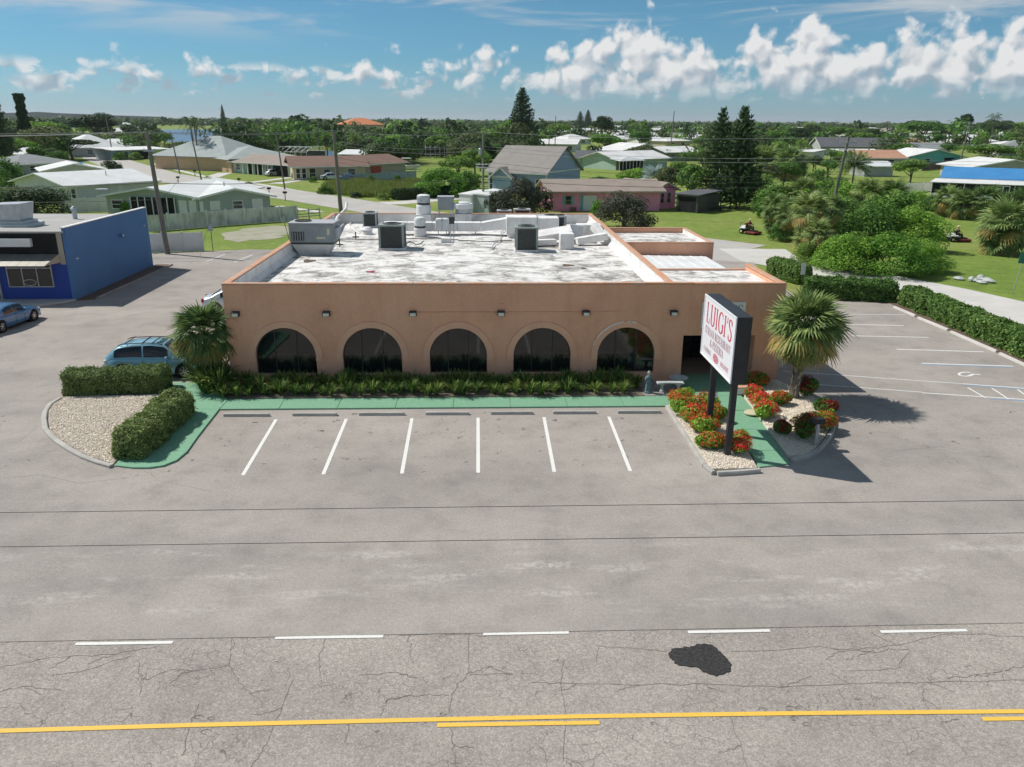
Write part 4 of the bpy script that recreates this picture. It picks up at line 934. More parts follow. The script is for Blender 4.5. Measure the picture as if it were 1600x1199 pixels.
# fallen duct pieces at the right
fd = thing('fallen_duct', 'collapsed white duct pieces lying against the right parapet', 'duct', (5.9, 52.5, ZR))
MB().obox((5.0, 54.0, ZR+.6), 2.5, 1.0, .5, R(6), tilt=(R(18), R(-9))).build('duct_length', 'coat_white', fd, bevel=.03)
MB().obox((6.75, 55.0, ZR+.66), 1.0, 1.7, .9, R(-14), tilt=(R(-8), R(6))).build('duct_elbow', 'coat_white', fd, bevel=.04)
bx('duct_riser', 5.2, 6.1, 51.2, 52.2, ZR, ZR+1.0, 'coat_white', fd, bevel=.05)
MB().obox((7.5, 53.2, ZR+.42), 2.1, .6, .45, R(10), tilt=(0, R(-8))).build('duct_length', 'coat_white', fd, bevel=.03)
MB().obox((8.1, 54.2, ZR+.75), .5, 1.6, .5, R(20), tilt=(R(22), 0)).build('duct_length', 'coat_white', fd, bevel=.03)
MB().obox((4.0, 52.6, ZR+.25), 2.2, .5, .38, R(16)).build('duct_length', 'coat_white', fd, bevel=.05)
bx('duct_length', 6.9, 8.6, 56.2, 57.3, ZR+.1, ZR+.95, 'coat_white', fd, bevel=.03)
# low vent cap, pipe bundle, curved line-set, loose pipe on the corner, drains and stains with edges
x, y = rp(573, 367); vc = thing('roof_vent', 'low white mushroom vent cap behind the packaged unit', 'vent', (x, y+.3, ZR))
MB().lathe([(.42, 0), (.36, .22), (.30, .26)], (0, 0, 0), 16).build('skirt', 'coat_white', vc, False); MB().lathe([(.40, .26), (.42, .34), (.25, .50), (.02, .54)], (0, 0, 0), 16).build('cap', 'white_metal', vc, False)
tag(MB().tube([(*rp(562, 366), ZR+.05), (*rp(548, 358), ZR+.07), (*rp(545, 352), ZR+.08), (*rp(555, 347), ZR+.1), (*rp(580, 349), ZR+.1)], .045, 6).build('pipe_loop', 'coat_white'), 'white curved pipe lying on the roof behind the grey packaged unit', 'pipe')
tag(MB().tube([(*rp(520, 371), ZR+.5), (*rp(528, 352), ZR+.62), (*rp(541, 341), ZR+.75), (*rp(543, 339), ZR+1.15)], .11, 8).build('downpipe', 'coat_white'), 'thick white pipe leaning over the back left corner of the parapet', 'pipe')
def pipe(label, pts, r=.028, m='unit_dark', z=.1): return tag(MB().tube([(*rp(px, py), ZR+z) for px, py in pts], r, 6).build('roof_pipe', m), label, 'pipe')
pipe('dark pipe run crossing the roof from the packaged unit to the service post', [(520, 376), (590, 376.5), (640, 375.5), (700, 376), (716, 377)], .03)
pipe('dark pipe run crossing the roof from the service post to the air handler', [(716, 378), (760, 380), (800, 378)], .03)
pipe('looped copper pipes beside the middle condenser', [(634, 386), (640, 381), (650, 386), (657, 385), (662, 381)], .035, z=.16)
pipe('thin cables hanging by the end of the long duct', [(768, 391), (772, 384), (781, 379), (783, 366), (790, 360)], .03, 'galv', .12)
for (px, py, lab) in ((531, 386, 'short dark vent pipe with bracket on the roof right of the packaged unit'), (556, 374, 'short dark vent pipe on the roof in front of the low vent cap')):
    x, y = rp(px, py); v_ = thing('vent_pipe', lab, 'pipe', (x, y, ZR)); MB().tube([(0, 0, 0), (0, 0, .5)], .04, 8).build('riser', 'unit_dark', v_, False); bx('bracket', -.22, .22, -.03, .03, .12, .2, 'unit_dark', v_, False)
for i, (px, py, w, h) in enumerate(((483, 408, .75, .5), (887, 415, .7, .35), (912, 420, .3, .2), (820, 404, .0, 0), (580, 425, .5, .35), (717, 441, .2, .15))):
    if w:
        x, y = rp(px, py); pts = [(x+w*.5*(1+.25*math.sin(k*2.3+i))*math.cos(k*.698), y+h*(1+.3*math.cos(k*1.9+i))*math.sin(k*.698)) for k in range(9)]
        tag(MB().prism(pts, ZR+.004, ZR+.016).build('roof_patch', 'mulch' if i != 4 else 'lamp_red', rest))
# AC line-set boards
for (px, py, l) in ((880, 396, 1.2), (780, 399, 1.0)):
    pass

# ================================================================== wheel stops
def wheel_stop(label, x0, y0, x1, y1, m, group):
    d = Vector((x1-x0, y1-y0)); L_ = d.length; w, h = .17, .13
    prof = [(-w/2, 0), (-w/2*.75, h*.85), (-w/2*.5, h), (w/2*.5, h), (w/2*.75, h*.85), (w/2, 0)]
    vs = [(u, p[0], p[1]) for u in (-L_/2, -L_/2+.04, L_/2-.04, L_/2) for p in prof]
    k = len(prof); vs = [(v[0], v[1]*(.86 if i < k or i >= 3*k else 1), v[2]*(.9 if i < k or i >= 3*k else 1)) for i, v in enumerate(vs)]
    fs = [(i*k+j, (i+1)*k+j, (i+1)*k+j+1, i*k+j+1) for i in range(3) for j in range(k-1)]+[tuple(range(k)), tuple(range(4*k-1, 3*k-1, -1))]
    o = MB().add(vs, fs).build('wheel_stop', m, world=False); o.location = ((x0+x1)/2, (y0+y1)/2, 0.001); o.rotation_euler = (0, 0, math.atan2(d.y, d.x))
    return tag(o, label, 'wheel stop', group)
ordn = ('first', 'second', 'third', 'fourth', 'fifth', 'sixth', 'seventh')
for i, (a, c) in enumerate(((347, 419), (455, 525), (559, 631), (664, 733), (767, 834), (866, 934), (969, 1037))):
    p, q = G(a, 654), G(c, 654-.6); wheel_stop('grey weathered wheel stop before the arches, %s from the clipped hedges' % ordn[i], p[0], 31.9, q[0], 31.88, 'concrete', 'wheel stops in front of the arches')
    if i == 0: pass
for i, (a, c) in enumerate((((1397,481),(1430,495)), ((1435,498),(1481,517)), ((1486,520),(1557,551)), ((1562,554),(1612,577)))):
    p, q = G(*a), G(*c); wheel_stop('cream wheel stop along the long hedge, %s from the far corner of the lot' % ordn[i], p[0], p[1], q[0], q[1], 'concrete_light', 'wheel stops along the hedge')

# ================================================================== vehicles
def interp(xs, ys, x): return float(np.interp(x, xs, ys))
def car(name, label, loc, rz, L_, W, H, paint, style, wr=.34, wb=(.19, .80), detail=True):
    """x forward; built by lofting sections between sill, belt and roof lines"""
    root = thing(name, label, 'car', loc, rz); h2 = L_/2
    if style == 'suv':
        belt = ([0, .03, .10, .30, .62, .72, .80, .93, .985, 1], [.70, .88, 1.02, 1.03, 1.00, .98, .96, .86, .74, .58])
        roof = ([.02, .06, .16, .30, .50, .62, .765], [1.02, 1.20, 1.52, 1.63, 1.66, 1.58, 1.00]); wid = ([0, .04, .15, .5, .85, .95, 1], [.74, .90, .98, 1.0, .98, .88, .66])
        win = [(.125, .40), (.415, .655)]; rooft = .70; ws = (.60, .76); rs = (.03, .135)
    else:
        belt = ([0, .03, .12, .30, .62, .72, .82, .94, .985, 1], [.62, .86, .96, .94, .91, .89, .84, .74, .64, .50])
        roof = ([.13, .22, .34, .48, .58, .735], [.97, 1.22, 1.40, 1.43, 1.38, .90]); wid = ([0, .04, .15, .5, .85, .95, 1], [.72, .88, .97, 1.0, .98, .86, .62])
        win = [(.27, .44), (.455, .62)]; rooft = .66; ws = (.575, .73); rs = (.14, .265)
    k = H/roof[1][3] if style == 'suv' else H/1.43
    X = lambda u: (u-.5)*L_
    bz = lambda u: interp(*belt, u)*k; hw = lambda u: interp(*wid, u)*W/2
    n = 41; us = np.linspace(0, 1, n); vs = []; prof = 9
    arch = [X(wb[0]), X(wb[1])]; ra = wr+.065
    for u in us:
        w = hw(u); x = X(u); zb = .22 if .02 < u < .98 else .32
        for a in arch:
            if abs(x-a) < ra: zb = max(zb, wr+math.sqrt(max(0, ra*ra-(x-a)**2)))
        zt = bz(u); zb = min(zb, zt-.1); zm = max(.55*zt+.1, zb+.03)
        sec = [(w*.93, zb), (w*.99, zb+(zm-zb)*.5), (w, zm), (w*.965, zt-.09*k), (w*.90, zt-.015), (w*.55, zt+.035*k), (0, zt+.05*k)]
        vs += [(x, -a, z) for a, z in sec]+[(x, a, z) for a, z in sec[-2::-1]]
    m = 13; fs = [(i*m+j, (i+1)*m+j, (i+1)*m+j+1, i*m+j+1) for i in range(n-1) for j in range(m-1)]
    fs += [tuple(range(m)), tuple(range(n*m-1, (n-1)*m-1, -1))]
    fs = [f[::-1] for f in fs]
    MB().add(vs, fs).build('body', paint, root, False, smooth=True)
    MB().box(X(.03), X(.97), -W*.40, W*.40, .20, .62*k).build('underbody', 'black_matte', root, False)
    for a in arch:
        for s_ in (-1, 1): MB().tube([(a, s_*W*.25, wr), (a, s_*W*.465, wr)], ra+.03, 20).build('wheel_well', 'black_matte', root, False)
    # greenhouse
    ru = np.linspace(roof[0][0], roof[0][-1], 19); gv = []
    def gsec(u):
        w = hw(u); zb_, zr = bz(u)-.02, max(interp(*roof, u)*k, bz(u)+.0)
        f = (zr-zb_)/(.62*k); wr_ = w*(.93-.19*min(1, max(0, f)))
        return [(w*.93, zb_), ((w*.93+wr_)/2+.015, (zb_+zr)/2-.02), (wr_, zr-.05), (wr_*.86, zr-.008), (wr_*.4, zr+.015), (0, zr+.02)]
    for u in ru:
        s_ = gsec(u); gv += [(X(u), -a, z) for a, z in s_]+[(X(u), a, z) for a, z in s_[-2::-1]]
    m = 11; gf = [(i*m+j, (i+1)*m+j, (i+1)*m+j+1, i*m+j+1)[::-1] for i in range(len(ru)-1) for j in range(m-1)]
    MB().add(gv, gf).build('cabin', paint, root, False, smooth=True)
    def glassstrip(u0, u1, side, nm='side_window'):
        q = MB(); pts = []; kk = 7
        for i in range(kk):
            u = u0+(u1-u0)*i/(kk-1); s_ = gsec(u); a0, a1, a2 = s_[0], s_[1], s_[2]
            lo = (a0[0]+(a1[0]-a0[0])*.2, a0[1]+(a1[1]-a0[1])*.2); mid = a1; hi = (a2[0]+(a1[0]-a2[0])*.1, a2[1]+(a1[1]-a2[1])*.1)
            pts += [(X(u), side*(p[0]+.012), p[1]) for p in (lo, mid, hi)]
        f = [(i*3+j, (i+1)*3+j, (i+1)*3+j+1, i*3+j+1) for i in range(kk-1) for j in range(2)]
        q.add(pts, f if side < 0 else [t_[::-1] for t_ in f]).build(nm, 'glass_car', root, False, smooth=True)
    for side in (-1, 1):
        for (u0, u1) in win: glassstrip(u0, u1, side)
    def screen(u0, u1, nm):
        pts = []; kk = 5
        for i in range(kk):
            u = u0+(u1-u0)*i/(kk-1); s_ = gsec(u); row = [s_[3], s_[4], s_[5]]
            pts += [(X(u), -a*.98, z+.012) for a, z in row]+[(X(u), a*.98, z+.012) for a, z in row[-2::-1]]
        MB().add(pts, [(i*5+j, i*5+j+1, (i+1)*5+j+1, (i+1)*5+j) for i in range(kk-1) for j in range(4)]).build(nm, 'glass_car', root, False, smooth=True)
    screen(ws[0]+.015, ws[1]-.012, 'windscreen'); screen(rs[0]+.01, rs[1]-.005, 'rear_window')
    for a in arch:
        for s_ in (-1, 1):
            w = empty('wheel', (a, s_*(W/2-.12), wr)); w.parent = root
            t_ = MB(); n_ = 24; pr = [(wr*.66, -.105), (wr*.90, -.115), (wr, -.07), (wr, .07), (wr*.90, .115), (wr*.66, .105)]
            vv = [(r_*math.cos(2*math.pi*i/n_), y_, r_*math.sin(2*math.pi*i/n_)) for (r_, y_) in pr for i in range(n_)]
            t_.add(vv, [(i*n_+j, i*n_+(j+1) % n_, (i+1)*n_+(j+1) % n_, (i+1)*n_+j) for i in range(5) for j in range(n_)])
            t_.build('tyre', 'rubber', w, False, smooth=True)
            r_ = MB(); y0 = s_*.085
            for i in range(n_):
                a0, a1 = 2*math.pi*i/n_, 2*math.pi*(i+1)/n_
                r_.add([(wr*q*math.cos(t2), y0, wr*q*math.sin(t2)) for q, t2 in ((.60, a0), (.70, a0), (.70, a1), (.60, a1))], [(0, 1, 2, 3)])
            for i in range(7):
                t2 = 2*math.pi*i/7; d_ = .10
                r_.add([(wr*.10*math.cos(t2-.9), y0+s_*.01, wr*.10*math.sin(t2-.9)), (wr*.62*math.cos(t2-d_), y0, wr*.62*math.sin(t2-d_)), (wr*.62*math.cos(t2+d_), y0, wr*.62*math.sin(t2+d_)), (wr*.10*math.cos(t2+.9), y0+s_*.01, wr*.10*math.sin(t2+.9))], [(0, 1, 2, 3)])
            r_.build('rim', 'alloy', w, False)
            MB().tube([(0, s_*.02, 0), (0, s_*.03, 0)], wr*.66, 20).build('hub_disc', 'black_matte', w, False)
    for s_ in (-1, 1):
        u = .985; MB().obox((X(.945), s_*hw(.945)*.80, bz(.94)-.12), .30, .26, .15, -s_*R(24)).build('headlight', 'lamp_clear', root, False, bevel=.04)
        MB().obox((X(.035), s_*hw(.035)*.86, bz(.04)-.10), .16, .24, .26, s_*R(20)).build('tail_light', 'lamp_clear' if paint == 'paint_suv' else 'lamp_red', root, False, bevel=.04)
        MB().obox((X(win[1][1]-.005), s_*(W/2+.075), bz(.64)+.06), .13, .2, .14).build('mirror', paint, root, False, bevel=.05)
        for u in (win[0][0]+.16, win[1][0]+.16): MB().obox((X(u), s_*(W/2*.975+.006), bz(u)-.17), .2, .02, .035).build('door_handle', 'alloy', root, False, bevel=.008)
        for u in (win[1][0]-.008, win[1][1]-.01): MB().obox((X(u), s_*(W/2*.992), .62*k), .012, .012, .66*k).build('door_seam', 'black_matte', root, False)
    MB().obox((X(.992), 0, .42*k), .08, W*.62, .16).build('grille', 'dark_trim', root, False, bevel=.03); MB().obox((X(.004), 0, .66*k), .03, .5, .13).build('number_plate', 'lamp_clear', root, False)
    return root, X, k
suv, X_, k_ = car('suv', 'light blue five-door SUV with roof rails parked left of the restaurant', (-15.72, 37.93, 0), R(1.5), 4.76, 1.86, 1.68, 'paint_suv', 'suv', .37, (.205, .805))
for s_ in (-1, 1):
    MB().tube([(X_(.16), s_*.60, 1.60), (X_(.2), s_*.62, 1.69), (X_(.42), s_*.62, 1.735), (X_(.55), s_*.61, 1.72), (X_(.60), s_*.60, 1.64)], .022, 6).build('roof_rail', 'dark_trim', suv, False)
for u in (.24, .40, .50): MB().tube([(X_(u), -.62, 1.725), (X_(u), .62, 1.725)], .024, 6).build('cross_bar', 'dark_trim', suv, False)
bx('sunroof', X_(.46), X_(.585), -.42, .42, 1.685, 1.70, 'glass_car', suv, False, bevel=.02)
sed, X_, k_ = car('sedan', 'blue sedan parked nose in at the blue shop', (-28.5, 47.6, 0), R(84), 4.8, 1.84, 1.44, 'paint_sedan', 'sedan', .34, (.19, .795))
car('sedan', 'silver white car half hidden behind the left corner of the restaurant', (-15.75, 51.9, 0), R(8), 4.7, 1.82, 1.48, 'paint_silver', 'sedan')

# ================================================================== people on mowers (skin over a posed skeleton)
def skin_body(name, pts, edges, radii, m, parent):
    me = bpy.data.meshes.new(name); me.from_pydata(pts, edges, []); me.materials.append(MATS[m]); o = link(me, name, parent)
    md = o.modifiers.new('skin', 'SKIN'); md.use_smooth_shade = True
    sv = me.skin_vertices[0].data
    for i, r in enumerate(radii): sv[i].radius = (r, r) if not isinstance(r, tuple) else r
    sv[0].use_root = True
    sb = o.modifiers.new('sub', 'SUBSURF'); sb.levels = 1; sb.render_levels = 1
    return o
mat('skin', (0.36, 0.20, 0.13), (0.32, 0.17, 0.11), 4, .6); mat('shirt_red', (0.36, 0.03, 0.03), (0.28, 0.02, 0.025), 3, .9); mat('shirt_black', (0.022, 0.024, 0.03), (0.035, 0.035, 0.045), 3, .9)
mat('trousers', (0.03, 0.032, 0.04), (0.05, 0.05, 0.06), 3, .9); mat('straw', (0.72, 0.68, 0.44), (0.60, 0.55, 0.34), 6, .9); mat('mower_red', (0.23, 0.035, 0.03), (0.16, 0.03, 0.025), 3, .5)
def mower_and_rider(lab_m, lab_p, loc, rz, shirt):
    mo = thing('riding_mower', lab_m, 'mower', loc, rz)
    bx('deck', -.05, 1.25, -.72, .72, .12, .34, 'mower_red', mo, False, bevel=.06); bx('chassis', -.95, .95, -.34, .34, .26, .46, 'black_paint', mo, False)
    bx('engine_cover', -1.0, -.30, -.40, .40, .46, .86, 'white_paint', mo, False, bevel=.07)
    bx('seat', -.28, .22, -.26, .26, .58, .70, 'black_paint', mo, False, bevel=.05); MB().obox((-.30, 0, .93), .12, .50, .52, 0, tilt=(0, R(-12))).build('seat_back', 'black_paint', mo, False, bevel=.04)
    bx('fender', -.85, -.10, .40, .66, .60, .72, 'white_paint', mo, False, bevel=.05); bx('fender', -.85, -.10, -.66, -.40, .60, .72, 'white_paint', mo, False, bevel=.05)
    MB().tube([(-.75, -.42, .5), (-.98, -.42, 1.05), (-1.02, -.36, 1.12), (-1.02, .36, 1.12), (-.98, .42, 1.05), (-.75, .42, .5)], .028, 8).build('roll_bar', 'black_paint', mo, False)
    for s_ in (-1, 1):
        for (x, r, w, nm) in ((-.62, .29, .24, 'rear_wheel'), (1.08, .16, .14, 'front_wheel')):
            MB().tube([(x, s_*.52-w/2, r), (x, s_*.52+w/2, r)], r, 16).build(nm, 'rubber', mo, False, bevel=.03)
            MB().tube([(x, s_*(.52+w/2)-.01, r), (x, s_*(.52+w/2)+.012, r)], r*.45, 12).build('hub', 'straw', mo, False)
        MB().tube([(.28, s_*.30, .45), (.34, s_*.28, .95), (.22, s_*.18, 1.08)], .022, 6).build('lap_bar', 'black_paint', mo, False)
    pe = thing('person', lab_p, 'person', loc, rz)
    # pelvis, spine, neck, head, arms, legs; seated
    P = [(-.05, 0, .80), (-.07, 0, 1.02), (-.06, 0, 1.26), (-.03, 0, 1.36), (0, 0, 1.46), (.02, 0, 1.58),
         (-.05, .20, 1.27), (.10, .27, 1.06), (.30, .22, 1.06), (-.05, -.20, 1.27), (.10, -.27, 1.06), (.30, -.22, 1.06),
         (.04, .11, .79), (.44, .15, .80), (.52, .15, .45), (.66, .15, .42), (.04, -.11, .79), (.44, -.15, .80), (.52, -.15, .45), (.66, -.15, .42)]
    E = [(0, 1), (1, 2), (2, 3), (3, 4), (4, 5), (2, 6), (6, 7), (7, 8), (2, 9), (9, 10), (10, 11), (0, 12), (12, 13), (13, 14), (14, 15), (0, 16), (16, 17), (17, 18), (18, 19)]
    rad = [.15, .14, .15, .065, .085, .08, .075, .055, .042, .075, .055, .042, .10, .075, .05, .045, .10, .075, .05, .045]
    body = skin_body('body', P, E, rad, 'skin', pe)
    # clothing follows the body a little larger
    skin_body('shirt', [P[0], P[1], P[2], P[6], P[7], P[9], P[10]], [(0, 1), (1, 2), (2, 3), (3, 4), (2, 5), (5, 6)], [.158, .155, .165, .092, .072, .092, .072], shirt, pe)
    skin_body('trousers', [P[0], P[12], P[13], P[14], P[16], P[17], P[18]], [(0, 1), (1, 2), (2, 3), (0, 4), (4, 5), (5, 6)], [.155, .115, .09, .066, .115, .09, .066], 'trousers', pe)
    for s_ in (-1, 1):
        MB().obox((.62, s_*.15, .385), .28, .10, .10).build('shoe', 'black_matte', pe, False, bevel=.04)
        for q in range(4): MB().tube([(.30, s_*(.195+q*.018), 1.075), (.355-.004*q, s_*(.195+q*.018), 1.085), (.365, s_*(.195+q*.018), 1.05), (.335, s_*(.195+q*.018), 1.03)], .010, 5).build('finger', 'skin', pe, False)
        MB().tube([(.30, s_*.19, 1.06), (.325, s_*.175, 1.045), (.345, s_*.18, 1.035)], .011, 5).build('thumb', 'skin', pe, False)
    MB().tube([(.095, 0, 1.50), (.13, 0, 1.485), (.10, 0, 1.475)], [.012, .018, .012], 6).build('nose', 'skin', pe, False)
    hat = MB(); hat.lathe([(.20, 1.575), (.205, 1.59), (.105, 1.60), (.10, 1.68), (.06, 1.715), (.01, 1.72)], (.01, 0, 0), 18); hat.build('hat', 'straw', pe, False, smooth=False)
    return mo
x, y, _ = G(1170, 365); mower_and_rider('red and white riding mower on the lawn left of the palm thicket', 'person in a red shirt and pale hat riding the mower left of the thicket', (x, y, -.05), R(-55), 'shirt_red')
x, y, _ = G(1494, 377); mower_and_rider('dark riding mower with red deck on the lawn right of the thicket', 'person in dark clothes and straw hat riding the mower right of the thicket', (x, y, -.05), R(-6), 'shirt_black')

# ================================================================== garden furniture by the entrance
mat('statue_stone', (0.09, 0.15, 0.18), (0.16, 0.22, 0.25), 6, .8, .4, 20); mat('cast_stone', (0.50, 0.52, 0.51), (0.36, 0.38, 0.37), 4, .9, .4, 20); mat('disc_stone', (0.60, 0.55, 0.38), (0.50, 0.46, 0.31), 4, .9, .3, 25)
x, y = 7.72, 34.35; st = thing('garden_statue', 'blue-grey robed garden statue on a round foot beside the strap plants', 'statue', (x, y, .09)); st.scale = (.74, .74, .74)
MB().lathe([(.23, 0), (.24, .08), (.19, .12)], (0, 0, 0), 16).build('plinth', 'statue_stone', st, False)
fig = MB(); prof = [(.20, .12), (.19, .3), (.155, .55), (.15, .75), (.17, .9), (.19, 1.0), (.14, 1.08), (.06, 1.13)]; n_ = 18; vv = []
for (r_, z_) in prof:
    for i in range(n_):
        t_ = 2*math.pi*i/n_; q = r_*(1+.07*math.sin(5*t_+z_*3)*(1 if z_ < .8 else .3)); vv.append((q*math.cos(t_)*(1.12 if z_ > .8 else 1), q*math.sin(t_)*.82, z_))
fig.add(vv, [(i*n_+j, i*n_+(j+1) % n_, (i+1)*n_+(j+1) % n_, (i+1)*n_+j) for i in range(len(prof)-1) for j in range(n_)]+[tuple(range((len(prof)-1)*n_, len(prof)*n_))])
fig.build('robe', 'statue_stone', st, False, smooth=True)
MB().lathe([(.045, 1.10), (.06, 1.16), (.09, 1.22), (.098, 1.28), (.085, 1.35), (.04, 1.40), (.005, 1.41)], (0, 0, 0), 14).build('head', 'cast_stone', st, False, smooth=True)
for s_ in (-1, 1): MB().tube([(s_*.17, 0, .98), (s_*.21, -.06, .78), (s_*.10, -.17, .72), (0, -.17, .80)], [.06, .055, .045, .035], 8).build('arm', 'statue_stone', st, False, smooth=True)
be = thing('garden_bench', 'low concrete bench on two turned supports by the entrance', 'bench', (8.75, 34.45, .085))
sl = MB(); nn = 10; arcu = [(-.62+1.24*i/nn, .10*(1-((i-nn/2)/(nn/2))**2)) for i in range(nn+1)]
sl.prism([(a, b_-.19) for a, b_ in arcu]+[(a, b_+.19) for a, b_ in arcu[::-1]], .40, .47); sl.build('seat', 'cast_stone', be, False, bevel=.015)
for sx in (-.36, .40): MB().lathe([(.13, 0), (.13, .05), (.075, .10), (.065, .24), (.10, .34), (.14, .40)], (sx, .03, 0), 14).build('support', 'cast_stone', be, False)
pl = thing('planter_bowl', 'shell-shaped stone bowl planter at the entrance corner', 'planter', (9.35, 35.3, .085))
MB().lathe([(.17, 0), (.19, .05), (.12, .12), (.15, .22), (.40, .36), (.46, .42), (.41, .42), (.16, .27), (.01, .26)], (0, 0, 0), 18).build('bowl', 'cast_stone', pl, False)
pl = thing('planter_urn', 'small round stone urn at the pier right of the entrance', 'planter', (12.75, 35.55, .09))
MB().lathe([(.16, 0), (.2, .04), (.26, .2), (.27, .36), (.22, .46), (.25, .5), (.21, .5), (.18, .4), (.01, .38)], (0, 0, 0), 16).build('urn', 'cast_stone', pl, False)
MB().tube([(0, 0, .38), (.03, 0, .7), (.1, 0, .85)], .012, 5).build('stem', 'bark', pl, False)
lb = thing('utility_box', 'small white box with red lid behind the flowers by the walkway', 'box', (12.02, 34.1, .1))
bx('body', -.26, .26, -.16, .16, 0, .3, 'white_paint', lb, False, bevel=.01); bx('lid', -.28, .28, -.18, .18, .3, .34, 'cap_paint', lb, False)
for i, (px, py, r_) in enumerate(((1175.5, 645, .34), (1248, 653.5, .37), (1236, 667, .30), (1213, 622.5, .22), (1116, 670, .24))):
    x, y, _ = G(px, py, .13); lab = ('round stepping stone beside the leftmost red flower row in the palm bed', 'largest round stepping stone in the middle of the palm bed', 'round stepping stone half in shade near the dark flower clump', 'small round stepping stone close to the palm trunk', 'round stepping stone between the flowers in the sign bed')[i]
    if i == 4: y = y; z0 = .14
    else: z0 = .105
    o = MB().lathe([(r_, 0), (r_, .045), (r_*.94, .06), (.01, .06)], (0, 0, 0), 20).build('stepping_stone', 'disc_stone', world=False); o.location = (x, y, z0); tag(o, lab, 'stone', 'round stepping stones')
pb = thing('post_box', 'small dark box on a grey post among flowers at the kerb', 'post box', (12.95, 27.95, .1))
bx('post', -.06, .06, -.06, .06, 0, .95, 'galv', pb, False); bx('box', -.28, .24, -.14, .14, .9, 1.12, 'black_paint', pb, False, bevel=.03); MB().lathe([(.04, 0), (.05, .03)], (.25, 0, 1.0), 8).build('knob', 'galv', pb, False)
# parking sign at the hedge gap, street sign at the right, two lot signs left
def post_sign(label, px, py, h, board, bm, pm='black_paint', tilt=0.0, wob=.03):
    x, y, _ = G(px, py); s_ = thing('post_sign', label, 'sign', (x, y, 0))
    MB().tube([(0, 0, 0), (tilt, 0, h)], wob, 8).build('post', pm, s_, False)
    bw, bh = board; MB().obox((tilt*.9, -.045, h-bh/2), bw, .02, bh, 0, tilt=(0, math.atan2(tilt, h))).build('board', bm, s_, False, bevel=.004)
    return s_
mat('sign_green', (0.02, 0.16, 0.11), (0.03, 0.20, 0.14), 3, .5)
post_sign('white sign on a dark post in the gap of the long hedge', 1251, 453, 2.0, (.34, .85), 'white_paint')
gs = post_sign('green sign board on a tall post on the right lawn', 1582, 458, 3.05, (.75, .85), 'sign_green', 'galv', .35)
post_sign('back of a small sign on a leaning post behind the packaged unit', 452, 374, 2.3, (.45, .55), 'galv', 'black_paint', -.5)
post_sign('small grey sign on a dark post at the vacant lot', 333, 393, 2.5, (.42, .6), 'galv')

# ================================================================== planting round the restaurant
def strap_mesh(seed, nb, hgt_, spread):
    """a clump of arching strap leaves: each leaf a folded ribbon of four quads"""
    rg = np.random.default_rng(seed); Q = []
    for i in range(nb):
        a = rg.uniform(0, 6.283); l = hgt_*rg.uniform(.75, 1.25); lean = rg.uniform(.25, 1.0)*spread; w = rg.uniform(.026, .042)
        d = np.array([math.cos(a), math.sin(a), 0]); sd_ = np.array([-d[1], d[0], 0]); o_ = d*rg.uniform(0, .10)
        prev = None
        for k in range(5):
            t_ = k/4; p = o_+d*(lean*t_**1.6)+np.array([0, 0, l*(t_-0.62*lean/spread*t_**2.6*.8)]); ww = w*(1-.85*t_**2)
            cur = (p-sd_*ww, p+sd_*ww)
            if prev is not None: Q.append([prev[0], prev[1], cur[1], cur[0]])
            prev = cur
    return np.array(Q)
def weld_quads(name, Q, m):
    """quads that share rows keep one island per leaf"""
    n = len(Q)//4; V = []; F = []
    for i in range(n):
        b_ = len(V); rows = [Q[i*4][0], Q[i*4][1]]
        V += [Q[i*4][0], Q[i*4][1]]
        for k in range(4): V += [Q[i*4+k][3], Q[i*4+k][2]]
        for k in range(4): F.append((b_+2*k, b_+2*k+1, b_+2*k+3, b_+2*k+2))
    me = bpy.data.meshes.new(name); me.from_pydata([tuple(v) for v in V], [], F); me.materials.append(MATS[m]); me.update(); return me
STRAP = [weld_quads('strap_leaves', strap_mesh(20+i, 90, .95, .82), 'leaf_strap') for i in range(5)]
rg = np.random.default_rng(12)
k = 0
for row, yy in enumerate((34.25, 34.95, 35.55)):
    for i in range(32):
        x = -11.5+i*.6+(.3 if row == 1 else 0)+rg.uniform(-.12, .12)
        if x > 7.3 or (row == 0 and x > 6.9): continue
        o = link(STRAP[k % 5], 'strap_plant'); s_ = rg.uniform(.66, .98)*(1.0 if row else .85)
        o.location = (x, yy+rg.uniform(-.12, .12), .08); o.scale = (s_, s_, s_*rg.uniform(.85, 1.1)); o.rotation_euler = (0, 0, rg.uniform(0, 6.28)); k += 1
        tag(o, 'dark green strap-leaved plant in the bed under the arched windows', 'plant', 'strap plants under the arches')
for i in range(11):
    x, y = -12.25+rg.uniform(-.55, .5), 34.9+rg.uniform(-.5, 1.6)
    o = link(STRAP[i % 5], 'strap_plant'); s_ = rg.uniform(1.0, 1.35); o.location = (x+ (y-35)*-.25, y, .08); o.scale = (s_, s_, s_*1.1); o.rotation_euler = (0, 0, rg.uniform(0, 6.28))
    tag(o, 'tall bright strap-leaved plant at the left corner below the fan palm', 'plant', 'strap plants at the left corner')

